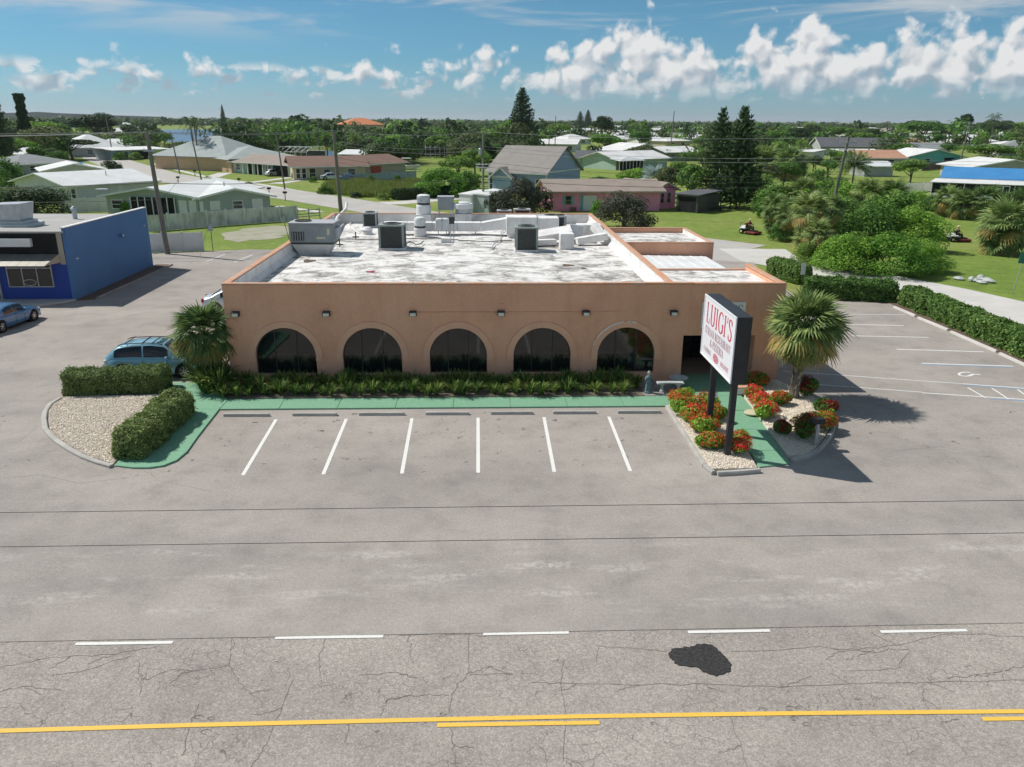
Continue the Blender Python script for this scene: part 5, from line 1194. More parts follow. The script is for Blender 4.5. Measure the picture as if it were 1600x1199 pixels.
# ---- clipped hedges: leaf skin over a rounded box core
def rounded_pts(L_, W, H, n, rg, amp=.05, p=4.0):
    """points and normals on a box with soft edges, base at z=0"""
    d = rg.normal(0, 1, (n*2, 3)); d = unit(d)
    # sample by face areas
    fa = np.array([W*H, W*H, L_*H, L_*H, L_*W]); f = rg.choice(5, n, p=fa/fa.sum()); u, v = rg.uniform(-.5, .5, n), rg.uniform(-.5, .5, n)
    P = np.zeros((n, 3)); Nn = np.zeros((n, 3))
    for i, (ax, sg) in enumerate(((0, -1), (0, 1), (1, -1), (1, 1), (2, 1))):
        m_ = f == i
        if ax == 0: P[m_] = np.stack([np.full(m_.sum(), sg*.5), u[m_], v[m_]+.5], 1); Nn[m_] = (sg, 0, .15)
        elif ax == 1: P[m_] = np.stack([u[m_], np.full(m_.sum(), sg*.5), v[m_]+.5], 1); Nn[m_] = (0, sg, .15)
        else: P[m_] = np.stack([u[m_], v[m_], np.full(m_.sum(), 1.0)], 1); Nn[m_] = (0, 0, 1)
    P = P*np.array([L_, W, H])
    # round the edges
    rr = min(W, H, L_)*.28; lo = np.array([-L_/2+rr, -W/2+rr, 0]); hi = np.array([L_/2-rr, W/2-rr, H-rr]); c_ = np.clip(P, lo, hi); dv = P-c_; ln = np.linalg.norm(dv, axis=1, keepdims=True)
    out = ln[:, 0] > rr*.999; P[out] = c_[out]+dv[out]/ln[out]*rr; Nn[out] = dv[out]/ln[out]
    w_ = (np.sin(P[:, 0]*3.1+1.3)*np.cos(P[:, 1]*3.7)+np.sin(P[:, 0]*7.7+P[:, 2]*5)*.6+np.sin(P[:, 2]*9+P[:, 1]*6+P[:, 0]*2)*.4)*amp
    sh_ = (rg.random(n) < .07)*rg.uniform(.03, .13, n)
    return P+Nn*(w_+sh_)[:, None]+rg.normal(0, .022, (n, 3)), Nn
def hedge(label, x0, y0, x1, y1, W, H, n, size, m, seed, z0=0.03, cat='hedge', group=None, amp=.075):
    rg = np.random.default_rng(seed); d = Vector((x1-x0, y1-y0)); L_ = d.length
    root = thing('hedge', label, cat, ((x0+x1)/2, (y0+y1)/2, z0), math.atan2(d.y, d.x), group)
    P, Nn = rounded_pts(L_, W, H, n, rg, amp)
    link(quadmesh('foliage', leaves(P, Nn, size, rg, 1.7, .75), m), 'foliage', root)
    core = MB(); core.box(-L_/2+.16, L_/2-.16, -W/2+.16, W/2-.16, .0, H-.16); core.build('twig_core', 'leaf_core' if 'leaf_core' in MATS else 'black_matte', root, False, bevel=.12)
    for i in range(max(2, int(L_/1.2))):
        xx = -L_/2+.3+(L_-.6)*i/max(1, int(L_/1.2)-1); MB().tube([(xx, 0, -.03), (xx+.03, .02, .3)], .03, 5).build('stem', 'bark', root, False)
    return root
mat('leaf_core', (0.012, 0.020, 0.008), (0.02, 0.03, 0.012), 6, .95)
hedge('clipped box hedge along the far side of the pebble island', -18.85, 35.05, -14.45, 35.5, 1.25, 1.02, 22000, .052, 'leaf_hedge', 31)
hedge('clipped box hedge running beside the green path on the pebble island', -12.92, 27.3, -12.75, 32.35, 1.2, 1.05, 24000, .052, 'leaf_hedge', 32)
hedge('loose leafy hedge behind the white post sign', *G(1206, 428)[:2], *G(1257, 444)[:2], 1.5, 1.35, 9000, .095, 'leaf_hedge2', 33, amp=.09)
hedge('green hedge across the head of the side parking lot', 23.4, 55.6, 29.3, 54.1, 1.6, 1.35, 15000, .095, 'leaf_hedge2', 34, amp=.10)
hedge('long green hedge between the wheel stops and the concrete lane', 29.75, 53.2, 29.7, 33.0, 1.45, 1.22, 36000, .095, 'leaf_hedge2', 35, amp=.10)
struct(MB().prism([(28.55, 33), (30.6, 33), (30.6, 54.3), (23.0, 56.4), (23.0, 54.5), (28.55, 53.2)], -0.03, .03).build('hedge_bed', 'mulch'))
# ---- flowering shrubs
def flower_shrub(label, x, y, w, d, h, m_fl, seed, z0=.12, density=1.0, fl=.38):
    rg = np.random.default_rng(seed); root = thing('flower_shrub', label, 'shrub', (x, y, z0), 0, None)
    cl = [((0, 0, h*.5), (w*.42, d*.42, h*.46))]+[((rg.uniform(-.3, .3)*w, rg.uniform(-.3, .3)*d, h*rg.uniform(.4, .62)), (w*rg.uniform(.2, .3), d*rg.uniform(.2, .3), h*rg.uniform(.3, .42))) for _ in range(5)]
    P = []; D = []
    for c_, r_ in cl:
        p, dd = blob(c_, r_, int(520*density), rg, .25); P.append(p); D.append(dd)
    P = np.concatenate(P); D = np.concatenate(D); ok = P[:, 2] > .01; P, D = P[ok], D[ok]
    link(quadmesh('foliage', leaves(P, D, .055, rg, 1.7, .7), 'leaf_bright' if m_fl == 'flower_red' else 'leaf_mid'), 'foliage', root)
    up = D[:, 2] > -.25; pf, df = P[up], D[up]; sel = rg.random(len(pf)) < .5
    heads = pf[sel][:int(260*fl*density)]+df[sel][:int(260*fl*density)]*.03; hd = df[sel][:int(260*fl*density)]
    FP = np.repeat(heads, 7, 0)+rg.normal(0, .028, (len(heads)*7, 3)); FN = np.repeat(hd, 7, 0)
    link(quadmesh('flower_heads', leaves(FP, FN, .042, rg, 1.1, .5), m_fl), 'flower_heads', root)
    for q in range(3): MB().tube([(0, 0, -.05), (rg.uniform(-.15, .15), rg.uniform(-.15, .15), h*.5)], .018, 5).build('stem', 'bark', root, False)
    return root
FS = [('orange-red flowering shrub at the far left corner of the sign bed', 8.75, 32.6, 1.1, 1.1, .62, 'flower_red'), ('orange-red flowering shrub along the sign bed kerb, second from the walkway end', 8.72, 31.6, 1.05, 1.1, .62, 'flower_red'),
      ('orange-red flowering shrub along the sign bed kerb, left of the rear post', 8.85, 30.6, 1.1, 1.1, .60, 'flower_red'), ('orange-red flowering shrub in front of the rear sign post', 9.0, 29.45, 1.25, 1.15, .62, 'flower_red'), ('green flowering shrub behind the rear sign post', 9.75, 32.2, 1.1, 1.1, .6, 'flower_red'),
      ('red flowering shrub at the walkway edge, right of the rear sign post', 9.72, 30.75, .95, 1.0, .62, 'flower_red'), ('low round red flowering shrub left of the front sign post', 8.78, 27.75, 1.05, .9, .56, 'flower_red'), ('red and green flowering shrub right of the front sign post', 9.72, 27.35, .95, 1.25, .72, 'flower_red'),
      ('orange flowering shrub at the walkway, farthest in the palm bed row', 12.28, 33.15, .85, .9, .6, 'flower_red'), ('orange flowering shrub at the walkway, middle of the palm bed row', 12.2, 32.1, .95, 1.0, .62, 'flower_red'), ('orange flowering shrub at the walkway, nearest in the palm bed row', 12.1, 31.05, .95, 1.0, .62, 'flower_red'),
      ('small round orange flowering shrub left of the palm trunk', 13.25, 32.6, .85, .75, .52, 'flower_red'), ('dark flowering shrub against the right pier of the building', 13.0, 35.2, 1.2, .8, .6, 'flower_red'), ('dark shaded shrub right of the palm trunk', 14.75, 33.6, .9, .9, .9, 'flower_crimson'),
      ('crimson and green flowering shrub at the right kerb of the palm bed', 14.72, 31.15, .8, .8, .62, 'flower_crimson'), ('orange flowering shrub on the right kerb, in front of the crimson one', 14.0, 29.6, 1.0, .9, .68, 'flower_red'), ('large dark flowering shrub behind the post box', 12.75, 28.55, 1.3, 1.1, .95, 'flower_crimson'), ('small crimson flowering shrub at the shaded walkway edge', 12.05, 29.15, .6, .6, .5, 'flower_crimson')]
for i, (lab, x, y, w, d, h, m_) in enumerate(FS): flower_shrub(lab, x, y, w*1.15, d*1.15, h*1.12, m_, 60+i, fl=1.15)

# ---- fan palms
def fan_frond(rg, length, nleaf, droop, wide, petiole):
    """one fan leaf in local space along +x: petiole then radiating folded leaflets; list of leaflet point rows"""
    Q = []; ca = R(wide)
    for i in range(nleaf):
        a = -ca+2*ca*i/(nleaf-1); l = length*(1-.28*(abs(a)/ca)**2)*rg.uniform(.8, 1.08); w = length*.95/nleaf
        d = np.array([math.cos(a), math.sin(a), .10*math.cos(a)]); sdv = np.array([-d[1], d[0], 0.0])
        rows = []
        for k in range(4):
            t_ = k/3; p = np.array([petiole, 0, 0])+d*l*t_+np.array([0, 0, -droop*l*t_**2.2]); ww = w*(.35+.9*t_)*(1 if k < 2 else (.75 if k == 2 else .08))
            rows.append((p-sdv*ww, p+sdv*ww))
        for k in range(3): Q.append([rows[k][0], rows[k][1], rows[k+1][1], rows[k+1][0]])
    return np.array(Q)
def fan_crown(seed, n, length, nleaf, petiole, lo=-60, hi=85, c=(0, 0, 0)):
    rg = np.random.default_rng(seed); G_ = {'leaf_palm': [], 'leaf_palm_old': [], 'leaf_palm_dry': []}; pet = MB()
    for i in range(n):
        t_ = (i+.5)/n; elv = R(hi+(lo-hi)*t_**.8)+rg.normal(0, .10); azm = i*2.39996+rg.normal(0, .2)
        q = fan_frond(rg, length*rg.uniform(.85, 1.1), nleaf, .35+.45*t_+rg.uniform(-.1, .15), 78, petiole*rg.uniform(.8, 1.15))
        tw = rg.normal(0, .35); ct, st_ = math.cos(tw), math.sin(tw); y_, z_ = q[..., 1].copy(), q[..., 2].copy(); q[..., 1] = y_*ct-z_*st_; q[..., 2] = y_*st_+z_*ct
        ce, se = math.cos(elv), math.sin(elv); x_, z_ = q[..., 0].copy(), q[..., 2].copy(); q[..., 0] = x_*ce-z_*se; q[..., 2] = x_*se+z_*ce
        ca, sa = math.cos(azm), math.sin(azm); x_, y_ = q[..., 0].copy(), q[..., 1].copy(); q[..., 0] = x_*ca-y_*sa; q[..., 1] = x_*sa+y_*ca
        key = 'leaf_palm' if t_ < .55 else ('leaf_palm_old' if t_ < .94 else 'leaf_palm_dry')
        if key == 'leaf_palm_old' and rg.random() < .25: key = 'leaf_palm'
        if rg.random() < .12: key = 'leaf_palm'
        G_[key].append(q+np.array(c))
        e = np.array([ce*ca, ce*sa, se])*petiole*.95; pet.tube([tuple(c), tuple(np.array(c)+e*.6), tuple(np.array(c)+e)], [.022, .016, .01], 4, caps=False)
    return G_, pet
def fan_palm(label, loc, trunk_h, seed, n=70, length=1.0, nleaf=18, petiole=.9, r=.2, lean=(0, 0), lo=-60, hi=85, boots=True, name='fan_palm', group=None):
    root = thing(name, label, 'palm', loc, 0, group); c_ = (lean[0], lean[1], trunk_h)
    G_, pet = fan_crown(seed, n, length, nleaf, petiole, lo, hi, c_)
    Q = []; mi = []; ks = ['leaf_palm', 'leaf_palm_old', 'leaf_palm_dry']
    for j, kk in enumerate(ks):
        for q in G_[kk]: Q.append(q); mi += [j]*len(q)
    link(quadmesh('crown', np.concatenate(Q), ks, mi), 'crown', root); pet.build('leaf_stalks', 'leaf_palm', root, False)['kind'] = 'stuff'
    tr = MB().tube([(0, 0, -.05), (lean[0]*.3, lean[1]*.3, trunk_h*.4), (lean[0], lean[1], trunk_h)], [r*1.15, r, r*1.1], 12).build('trunk', 'palm_bark', root, False)
    if boots:
        rg = np.random.default_rng(seed+1); nb = int(trunk_h*16); bt = MB()
        for i in range(nb):
            t_ = (i+.5)/nb; a = i*2.39996; cx_, cy_ = lean[0]*t_**1.3, lean[1]*t_**1.3; z = t_*trunk_h; d = (math.cos(a), math.sin(a)); rr = r*1.0
            L_ = rg.uniform(.22, .36); w = .05; tw_ = (1 if i % 2 else -1)*.10
            p0 = (cx_+d[0]*rr*.9, cy_+d[1]*rr*.9, z-.08); p1 = (cx_+d[0]*(rr+.11)-d[1]*tw_, cy_+d[1]*(rr+.11)+d[0]*tw_, z+L_)
            bt.add([(p0[0]-d[1]*w, p0[1]+d[0]*w, p0[2]), (p0[0]+d[1]*w, p0[1]-d[0]*w, p0[2]), (p1[0]+d[1]*w*.5, p1[1]-d[0]*w*.5, p1[2]), (p1[0]-d[1]*w*.5, p1[1]+d[0]*w*.5, p1[2])], [(0, 1, 2, 3)])
        tag(bt.build('leaf_bases', 'boot', tr, False), kind='stuff')
    return root
fan_palm('big cabbage palm with yellowing skirt and criss-cross trunk right of the sign', (14.2, 33.5, .09), 3.25, 5, 104, 1.12, 18, .85, .21, (.25, .05), -58, 88)
fan_palm('short green fan palm at the left corner of the restaurant', (-12.75, 36.35, .08), 2.35, 9, 74, 1.0, 18, .8, .22, (-.1, 0), -50, 80)

# ================================================================== buildings beyond
mat('roof_white', (0.74, 0.74, 0.72), (0.58, 0.58, 0.57), .25, .7, mode='world'); mat('roof_pale', (0.68, 0.70, 0.69), (0.55, 0.57, 0.56), .3, .8, mode='world')
mat('roof_grey', (0.27, 0.29, 0.29), (0.21, 0.225, 0.23), .6, .9, mode='world'); mat('roof_greygreen', (0.36, 0.40, 0.39), (0.29, 0.33, 0.32), .6, .9, mode='world')
mat('roof_dark', (0.085, 0.09, 0.10), (0.12, 0.125, 0.13), .6, .85, mode='world'); mat('roof_brown', (0.22, 0.135, 0.10), (0.17, 0.105, 0.08), .6, .9, mode='world')
mat('roof_tan', (0.33, 0.275, 0.235), (0.27, 0.225, 0.19), .5, .9, mode='world'); mat('roof_taupe', (0.30, 0.275, 0.25), (0.25, 0.23, 0.21), .7, .9, mode='world')
mat('roof_tile', (0.62, 0.22, 0.085), (0.48, 0.17, 0.07), .8, .8, mode='world'); mat('roof_blue', (0.04, 0.20, 0.46), (0.06, 0.25, 0.52), .4, .6, mode='world'); mat('roof_orange', (0.50, 0.28, 0.18), (0.42, 0.23, 0.15), .5, .9, mode='world')
WALLS = {'green': (.40, .46, .44), 'white': (.70, .70, .67), 'cream': (.62, .52, .36), 'peach': (.62, .42, .27), 'teal': (.16, .50, .52), 'tan': (.46, .40, .32), 'slate': (.33, .43, .62), 'sky': (.40, .52, .70), 'pink': (.95, .37, .54), 'grey': (.42, .43, .42), 'paleblue': (.45, .56, .60), 'mint': (.42, .55, .46), 'shed': (.10, .10, .09)}
for k_, c_ in WALLS.items(): mat('wall_'+k_, c_, tuple(x*.88 for x in c_), .7, .9, mode='world')
def house(label, a, c, depth, h, rise, roof='gable', ridge='x', wall='white', roofm='roof_white', over=.55, wins=(), doors=(), name='house', sidewins=(), extra=None, group=None, trim='white_paint', parts=True):
    """front wall from ground point a to ground point c; depth behind it"""
    d = Vector((c[0]-a[0], c[1]-a[1])); W = d.length
    root = thing(name, label, 'house', (a[0], a[1], -.05), math.atan2(d.y, d.x), group); W_, D = W, depth
    mb = MB(); wm_ = 'wall_'+wall
    mb.box(0, W, 0, D, 0, h)
    if roof == 'gable':
        if ridge == 'x': mb.add([(0, 0, h), (0, D, h), (0, D/2, h+rise), (W, 0, h), (W, D, h), (W, D/2, h+rise)], [(0, 1, 2), (3, 5, 4)])
        else: mb.add([(0, 0, h), (W, 0, h), (W/2, 0, h+rise), (0, D, h), (W, D, h), (W/2, D, h+rise)], [(0, 1, 2), (3, 5, 4)])
    mb.build('wall', wm_, root, False)
    t_ = .16; rb = MB(); o = over
    def slab4(p, th=t_):
        q = [(x, y, z-th) for x, y, z in p]; n = len(p)
        rb.add(p+q, [tuple(range(n)), tuple(range(2*n-1, n-1, -1))]+[(i, n+i, n+(i+1) % n, (i+1) % n) for i in range(n)])
    zt = t_+.01
    if roof == 'flat': slab4([(-o, -o, h+.18), (W+o, -o, h+.18), (W+o, D+o, h+.18+rise), (-o, D+o, h+.18+rise)])
    elif roof == 'gable':
        if ridge == 'x':
            s_ = rise/(D/2); e = h-s_*o+zt; r_ = h+rise+zt
            slab4([(-o, -o, e), (W+o, -o, e), (W+o, D/2, r_), (-o, D/2, r_)]); slab4([(-o, D/2+.001, r_), (W+o, D/2+.001, r_), (W+o, D+o, e), (-o, D+o, e)])
        else:
            s_ = rise/(W/2); e = h-s_*o+zt; r_ = h+rise+zt
            slab4([(-o, -o, e), (W/2, -o, r_), (W/2, D+o, r_), (-o, D+o, e)]); slab4([(W/2+.001, -o, r_), (W+o, -o, e), (W+o, D+o, e), (W/2+.001, D+o, r_)])
    else:  # hip
        m_ = min(W, D)/2; e = h-(rise/m_)*o+zt; r_ = h+rise+zt; z0 = e-.14
        if W >= D: A, B = (m_, D/2, r_), (W-m_, D/2, r_)
        else: A, B = (W/2, m_, r_), (W/2, D-m_, r_)
        P = [(-o, -o, e), (W+o, -o, e), (W+o, D+o, e), (-o, D+o, e)]; Pb = [(x, y, z0) for x, y, z in P]
        if W-2*m_ < .05 and D-2*m_ < .05: fs = [(0, 1, 8), (1, 2, 8), (2, 3, 8), (3, 0, 8)]
        elif W >= D: fs = [(0, 1, 9, 8), (1, 2, 9), (2, 3, 8, 9), (3, 0, 8)]
        else: fs = [(0, 1, 8), (1, 2, 9, 8), (2, 3, 9), (3, 0, 8, 9)]
        rb.add(P+Pb+[A, B], fs+[(7, 6, 5, 4)]+[(i, 4+i, 4+(i+1) % 4, (i+1) % 4) for i in range(4)])
    rf = rb.build('roof', roofm, root, False)
    if roof != 'flat' and parts:
        e_ = (h-(rise/((D if ridge == 'x' or roof == 'hip' else W)/2))*o) if not (roof == 'hip') else h-(rise/(min(W, D)/2))*o
        if not (roof == 'gable' and ridge == 'y'): bx('fascia', -o, W+o, -o-.05, -o-.005, e_-.03, e_+.15, trim, root, False)
        else:
            for sg in (0, 1):
                fa = MB(); x0, x1 = ((-o, W/2) if sg == 0 else (W+o, W/2)); z0, z1 = h-(rise/(W/2))*o+zt, h+rise+zt
                fa.add([(x0, -o-.03, z0-.22), (x1, -o-.03, z1-.22), (x1, -o-.03, z1+.02), (x0, -o-.03, z0+.02), (x0, -o+.02, z0-.22), (x1, -o+.02, z1-.22), (x1, -o+.02, z1+.02), (x0, -o+.02, z0+.02)], [(0, 1, 2, 3), (7, 6, 5, 4), (3, 2, 6, 7), (0, 4, 5, 1)]); fa.build('barge_board', trim, root, False)
    def window(u0, u1, z0, z1, side=None, m='glass_house', mull=True):
        w = empty('window'); w.parent = root
        if side is None: w.location = (u0, 0, z0)
        else: w.location = ((W if side > 0 else 0), u0, z0); w.rotation_euler = (0, 0, R(90) if side > 0 else R(-90)); 
        ww = u1-u0; hh = z1-z0
        if side is not None and side < 0: w.location = (0, u1, z0)
        bx('pane', 0, ww, -.03, -.008, 0, hh, m, w, False)
        f = MB(); g = .09; f.box(-g, ww+g, -.06, -.004, hh, hh+g); f.box(-g, ww+g, -.06, -.004, -g, 0); f.box(-g, 0, -.06, -.004, 0, hh); f.box(ww, ww+g, -.06, -.004, 0, hh)
        if mull: f.box(0, ww, -.05, -.031, hh/2-.035, hh/2+.035)
        f.build('frame', trim, w, False)
        return w
    for w_ in wins: window(w_[0]*W, w_[1]*W, *w_[2:4], m=w_[4] if len(w_) > 4 else 'glass_house')
    for w_ in sidewins: window(w_[1]*D, w_[2]*D, w_[3], w_[4], side=w_[0])
    for d_ in doors:
        bx('door' if len(d_) < 5 else d_[4], d_[0]*W, d_[1]*W, -.05, -.004, d_[2] if len(d_) > 2 else .05, d_[3] if len(d_) > 3 and d_[3] else 2.1, d_[5] if len(d_) > 5 else 'white_paint', root, False)
    return root, W
def gp(x, y): return G(x, y)[:2]
def vent(root, x, y, z, h=.5): MB().tube([(x, y, z-.3), (x, y, z+h)], .08, 8).build('vent_pipe', 'galv', root, False)

# green house: twin low gables towards us
GW = [(.08, .28, .9, 2.0)]
h1, W = house('low green house with white gable roof and dark screened porch behind the fence', gp(170, 337), gp(312, 341), 16, 2.55, 1.05, 'gable', 'y', 'green', 'roof_pale', .8, wins=[(.06, .17, 1.0, 2.0), (.80, .87, .3, 2.1, 'white_paint'), (.91, .97, .2, 2.1, 'white_paint')])
po = MB(); po_r = empty('porch'); po_r.parent = h1
bx('screen', W*.28, W*.76, -.25, -.05, .3, 2.45, 'black_matte', po_r, False)
for i in range(7): bx('porch_post', W*(.28+.08*i)-.06, W*(.28+.08*i)+.06, -.33, -.26, 0, 2.5, 'white_paint', po_r, False)
MB().lathe([(.02, 0), (.45, .12), (.75, .32)], (0, 0, 0), 14).build('satellite_dish', 'galv', h1, False).location = (-.9, .6, 3.0)
h2, W = house('green block house with low white gable roof and three windows facing the fence', gp(313, 341), gp(424, 336), 18, 2.5, .95, 'gable', 'y', 'green', 'roof_pale', .75, wins=[(.16, .28, 1.05, 2.0, 'white_paint'), (.47, .60, 1.05, 1.95), (.75, .88, 1.05, 2.1, 'white_paint')], doors=[(.01, .06, .1, 2.1)])
vent(h2, W*.45, 5, 3.5)
h3, W = house('grey-roofed house with a white garage wing behind the green house', gp(108, 318), gp(246, 307), 15, 2.5, 1.4, 'gable', 'x', 'white', 'roof_pale', .7, wins=[(.04, .08, .6, 2.0)], doors=[(.12, .46, .05, 2.3, 'garage_door', 'roof_pale'), (.55, .6, .05, 2.1)])
vent(h3, W*.6, 4, 3.6)
h4, W = house('white low-roofed house with solar panels on its roof', gp(72, 288), gp(166, 285), 12, 2.4, 1.1, 'gable', 'y', 'white', 'roof_white', .8, wins=[(.55, .7, 1, 2), (.8, .9, 1, 2)])
for i in range(4): MB().obox((W*.30+i*1.25, 3.0+.4*(i % 2), 3.18+i*.12), 1.15, 3.4, .06, 0, tilt=(0, -math.atan2(1.1, W/2))).build('solar_panel', 'glass_house', h4, False)
house('small house with dark grey roof behind the solar roof', gp(30, 276), gp(118, 270), 12, 2.4, 1.6, 'hip', 'x', 'grey', 'roof_grey', .5, wins=[(.2, .3, 1, 2)])
house('white-roofed house behind the tall vine-covered trunk', gp(12, 256), gp(52, 256), 10, 2.5, 1.4, 'hip', 'x', 'white', 'roof_white', .5)
house('white house with garage and hip roof left of the vine-covered trunk', gp(14, 243), gp(62, 241), 16, 2.7, 2.6, 'hip', 'x', 'white', 'roof_white', .6, wins=[(.12, .4, .9, 1.7)], doors=[(.5, .9, .05, 2.2, 'garage_door')])
house('large house with broad pale hip roof at the left behind the spreading tree', gp(112, 246), gp(196, 244), 18, 3.0, 3.6, 'hip', 'x', 'grey', 'roof_pale', .7, wins=[(.3, .4, .8, 2.2), (.6, .7, .8, 2.2), (.8, .88, .8, 2.2)])
house('pale hip-roofed wing to the right of the large pale-roofed house', gp(196, 240), gp(216, 239), 12, 2.6, 2.0, 'hip', 'x', 'grey', 'roof_pale', .6)
h5, W = house('long flat white-roofed house with dark shaded carport by the lawn', gp(180, 250), gp(264, 247), 11, 2.6, .5, 'flat', 'x', 'paleblue', 'roof_white', .9, wins=[(.06, .14, .8, 2.1), (.18, .24, .8, 2.1), (.75, .9, .8, 2.0)], doors=[(.32, .62, .05, 2.3, 'carport_shade_panel', 'black_matte')])  # black panel on the wall stands for the shade inside the carport
h6, W = house('turquoise walled house with white garage door left of the peach house', gp(264, 257), gp(304, 259), 13, 2.8, 1.2, 'gable', 'x', 'teal', 'roof_pale', .6, wins=[(.1, .25, .8, 2.0), (.4, .5, .8, 2.0)], doors=[(.62, .95, .05, 2.2, 'garage_door')])
h7, W = house('peach house with large grey hip roof', gp(316, 264), gp(362, 270), 17, 3.1, 2.3, 'hip', 'x', 'peach', 'roof_greygreen', .7, wins=[(.12, .2, .4, 2.4), (.3, .36, .4, 2.4)], doors=[(.62, .98, 0, 2.0, 'garden_wall', 'paleblue_w')] if False else [], )
house('tall grey hip-roofed main block of the peach house', gp(356, 268), gp(432, 262), 22, 3.4, 4.2, 'hip', 'x', 'peach', 'roof_greygreen', .8, wins=[(.3, .38, 1, 2.2), (.55, .7, 1, 2.2), (.8, .9, 1, 2.2)])
h8, W = house('long low tan-roofed house with columned porch and open garage', gp(366, 270), gp(454, 277), 13, 2.6, 1.3, 'gable', 'x', 'mint', 'roof_tan', .9, wins=[(.05, .12, .8, 2.0), (.6, .68, .5, 2.1)], doors=[(.26, .34, .05, 2.4, 'porch_shade_panel', 'black_matte'), (.4, .55, .05, 2.4, 'porch_shade_panel', 'black_matte'), (.72, .96, .05, 2.3, 'garage_shade_panel', 'black_matte')])  # shade inside porch and garage drawn as black panels on the wall
for i in range(6): bx('porch_column', W*(.22+.09*i)-.1, W*(.22+.09*i)+.1, -.75, -.55, 0, 2.5, 'white_paint', h8, False)
h9, W = house('cream house with long brown shingle roof and glazed gable end', gp(459, 281), gp(572, 279), 12, 2.7, 1.6, 'gable', 'x', 'cream', 'roof_brown', .8, wins=[(.04, .09, .3, 2.2), (.12, .17, .3, 2.2), (.22, .30, .3, 2.2), (.42, .5, .8, 2.0), (.75, .85, .8, 2.0)])
house('brown-roofed garage wing with cream gable beside the boat', gp(573, 277), gp(634, 272), 11, 2.7, 1.5, 'gable', 'x', 'tan', 'roof_brown', .6, doors=[(.1, .36, .05, 2.2, 'garage_door', 'lamp_red')])
house('open boat shelter with pale grey roof behind the brown-roofed house', gp(532, 256), gp(572, 257), 9, 2.6, 1.0, 'gable', 'x', 'grey', 'roof_pale', .6, doors=[(.06, .94, .05, 2.4, 'shelter_shade_panel', 'black_matte')])  # front wall is solid; a black panel paints the shade inside the shelter
house('big orange tile-roofed house above the far trees', gp(538, 206), gp(600, 206), 30, 6.8, 5.6, 'hip', 'x', 'peach', 'roof_tile', 1.0, wins=[(.2, .3, 1, 4.4), (.45, .55, 1, 4.4), (.7, .8, 1, 4.4)])
h10, W = house('slate-blue house with broad taupe shingle roof and white trim', gp(764, 299), gp(853, 304), 13.5, 3.6, 3.9, 'gable', 'x', 'slate', 'roof_taupe', .55, wins=[(.02, .07, .5, 2.3), (.83, .92, .6, 2.4)], sidewins=[(1, .30, .39, .9, 2.3)])
gb = MB(); x0, x1 = W*.12, W*.45; gb.add([(x0, -1.2, 0), (x1, -1.2, 0), (x1, -1.2, 2.8), ((x0+x1)/2, -1.2, 4.2), (x0, -1.2, 2.8)], [(0, 1, 2, 3, 4)]); gb.add([(x0, -1.2, 0), (x0, 0, 0), (x0, 0, 2.8), (x0, -1.2, 2.8)], [(0, 1, 2, 3)]); gb.add([(x1, -1.2, 0), (x1, 0, 0), (x1, 0, 2.8), (x1, -1.2, 2.8)], [(0, 1, 2, 3)])
gb.build('porch_gable', 'wall_sky', h10, False)
gr_ = MB(); xm = (x0+x1)/2
for (xa, sg) in ((x0-.5, -1), (x1+.5, 1)): gr_.add([(xa, -1.7, 2.5), (xm, -1.7, 4.35), (xm, 4.5, 4.35), (xa, 2.2, 2.5), (xa, -1.7, 2.4), (xm, -1.7, 4.25), (xm, 4.5, 4.25), (xa, 2.2, 2.4)], [(0, 1, 2, 3), (7, 6, 5, 4), (0, 4, 5, 1)])
gr_.build('porch_roof', 'roof_taupe', h10, False)
for (xa) in (x0-.5, x1+.5):
    q = MB(); q.add([(xa, -1.74, 2.25), (xm, -1.74, 4.10), (xm, -1.74, 4.40), (xa, -1.74, 2.55)], [(0, 1, 2, 3)]); q.build('barge_board', 'white_paint', h10, False)
bx('beam', x0, x1, -1.26, -1.205, 2.55, 2.85, 'white_paint', h10, False)
for u in (.0, 1.0): bx('corner_board', W*u-.1, W*u+.1, -.06, .02, 0, 3.55, 'white_paint', h10, False)
bx('band_board', W+.005, W+.06, 0, 13.5, 3.5, 3.72, 'white_paint', h10, False)
h11, W = house('pink house with tan shingle roof and turquoise shutters', gp(859, 330), gp(1030, 329), 9, 2.75, 1.15, 'gable', 'x', 'pink', 'roof_tan', .7, wins=[(.14, .19, .95, 2.05)], doors=[(.30, .42, .1, 2.15, 'door', 'white_paint'), (.115, .138, .9, 2.1, 'shutter', 'wall_teal'), (.192, .215, .9, 2.1, 'shutter', 'wall_teal'), (.275, .298, .1, 2.3, 'shutter', 'wall_teal')], trim='wall_tan')
bx('meter_box', W*.18, W*.235, -.4, -.05, .05, .55, 'roof_brown', h11, False)
house('pink gabled end wing of the pink house beside the dark shed', gp(1022, 327), gp(1054, 325), 9, 2.7, .9, 'gable', 'y', 'pink', 'roof_tan', .5, wins=[(.3, .42, .9, 2.2), (.62, .74, .9, 2.2)], trim='wall_tan')
house('dark brown screened shed at the end of the pink house', gp(1056, 330), gp(1089, 333), 6, 2.3, .3, 'flat', 'x', 'shed', 'roof_dark', .3, doors=[(.1, .9, .2, 2.1, 'screen', 'black_matte')], name='shed', trim='bark')
house('small white storage shed behind the restaurant roof', gp(718, 331), gp(738, 333), 4, 2.3, .3, 'flat', 'x', 'white', 'roof_white', .1, name='shed', doors=[(.1, .9, .1, 2.0, 'door', 'white_paint')])
house('green-sided metal shed beside the dark shrub', gp(738, 332), gp(764, 335), 4, 2.4, .4, 'flat', 'x', 'green', 'roof_pale', .1, name='shed')
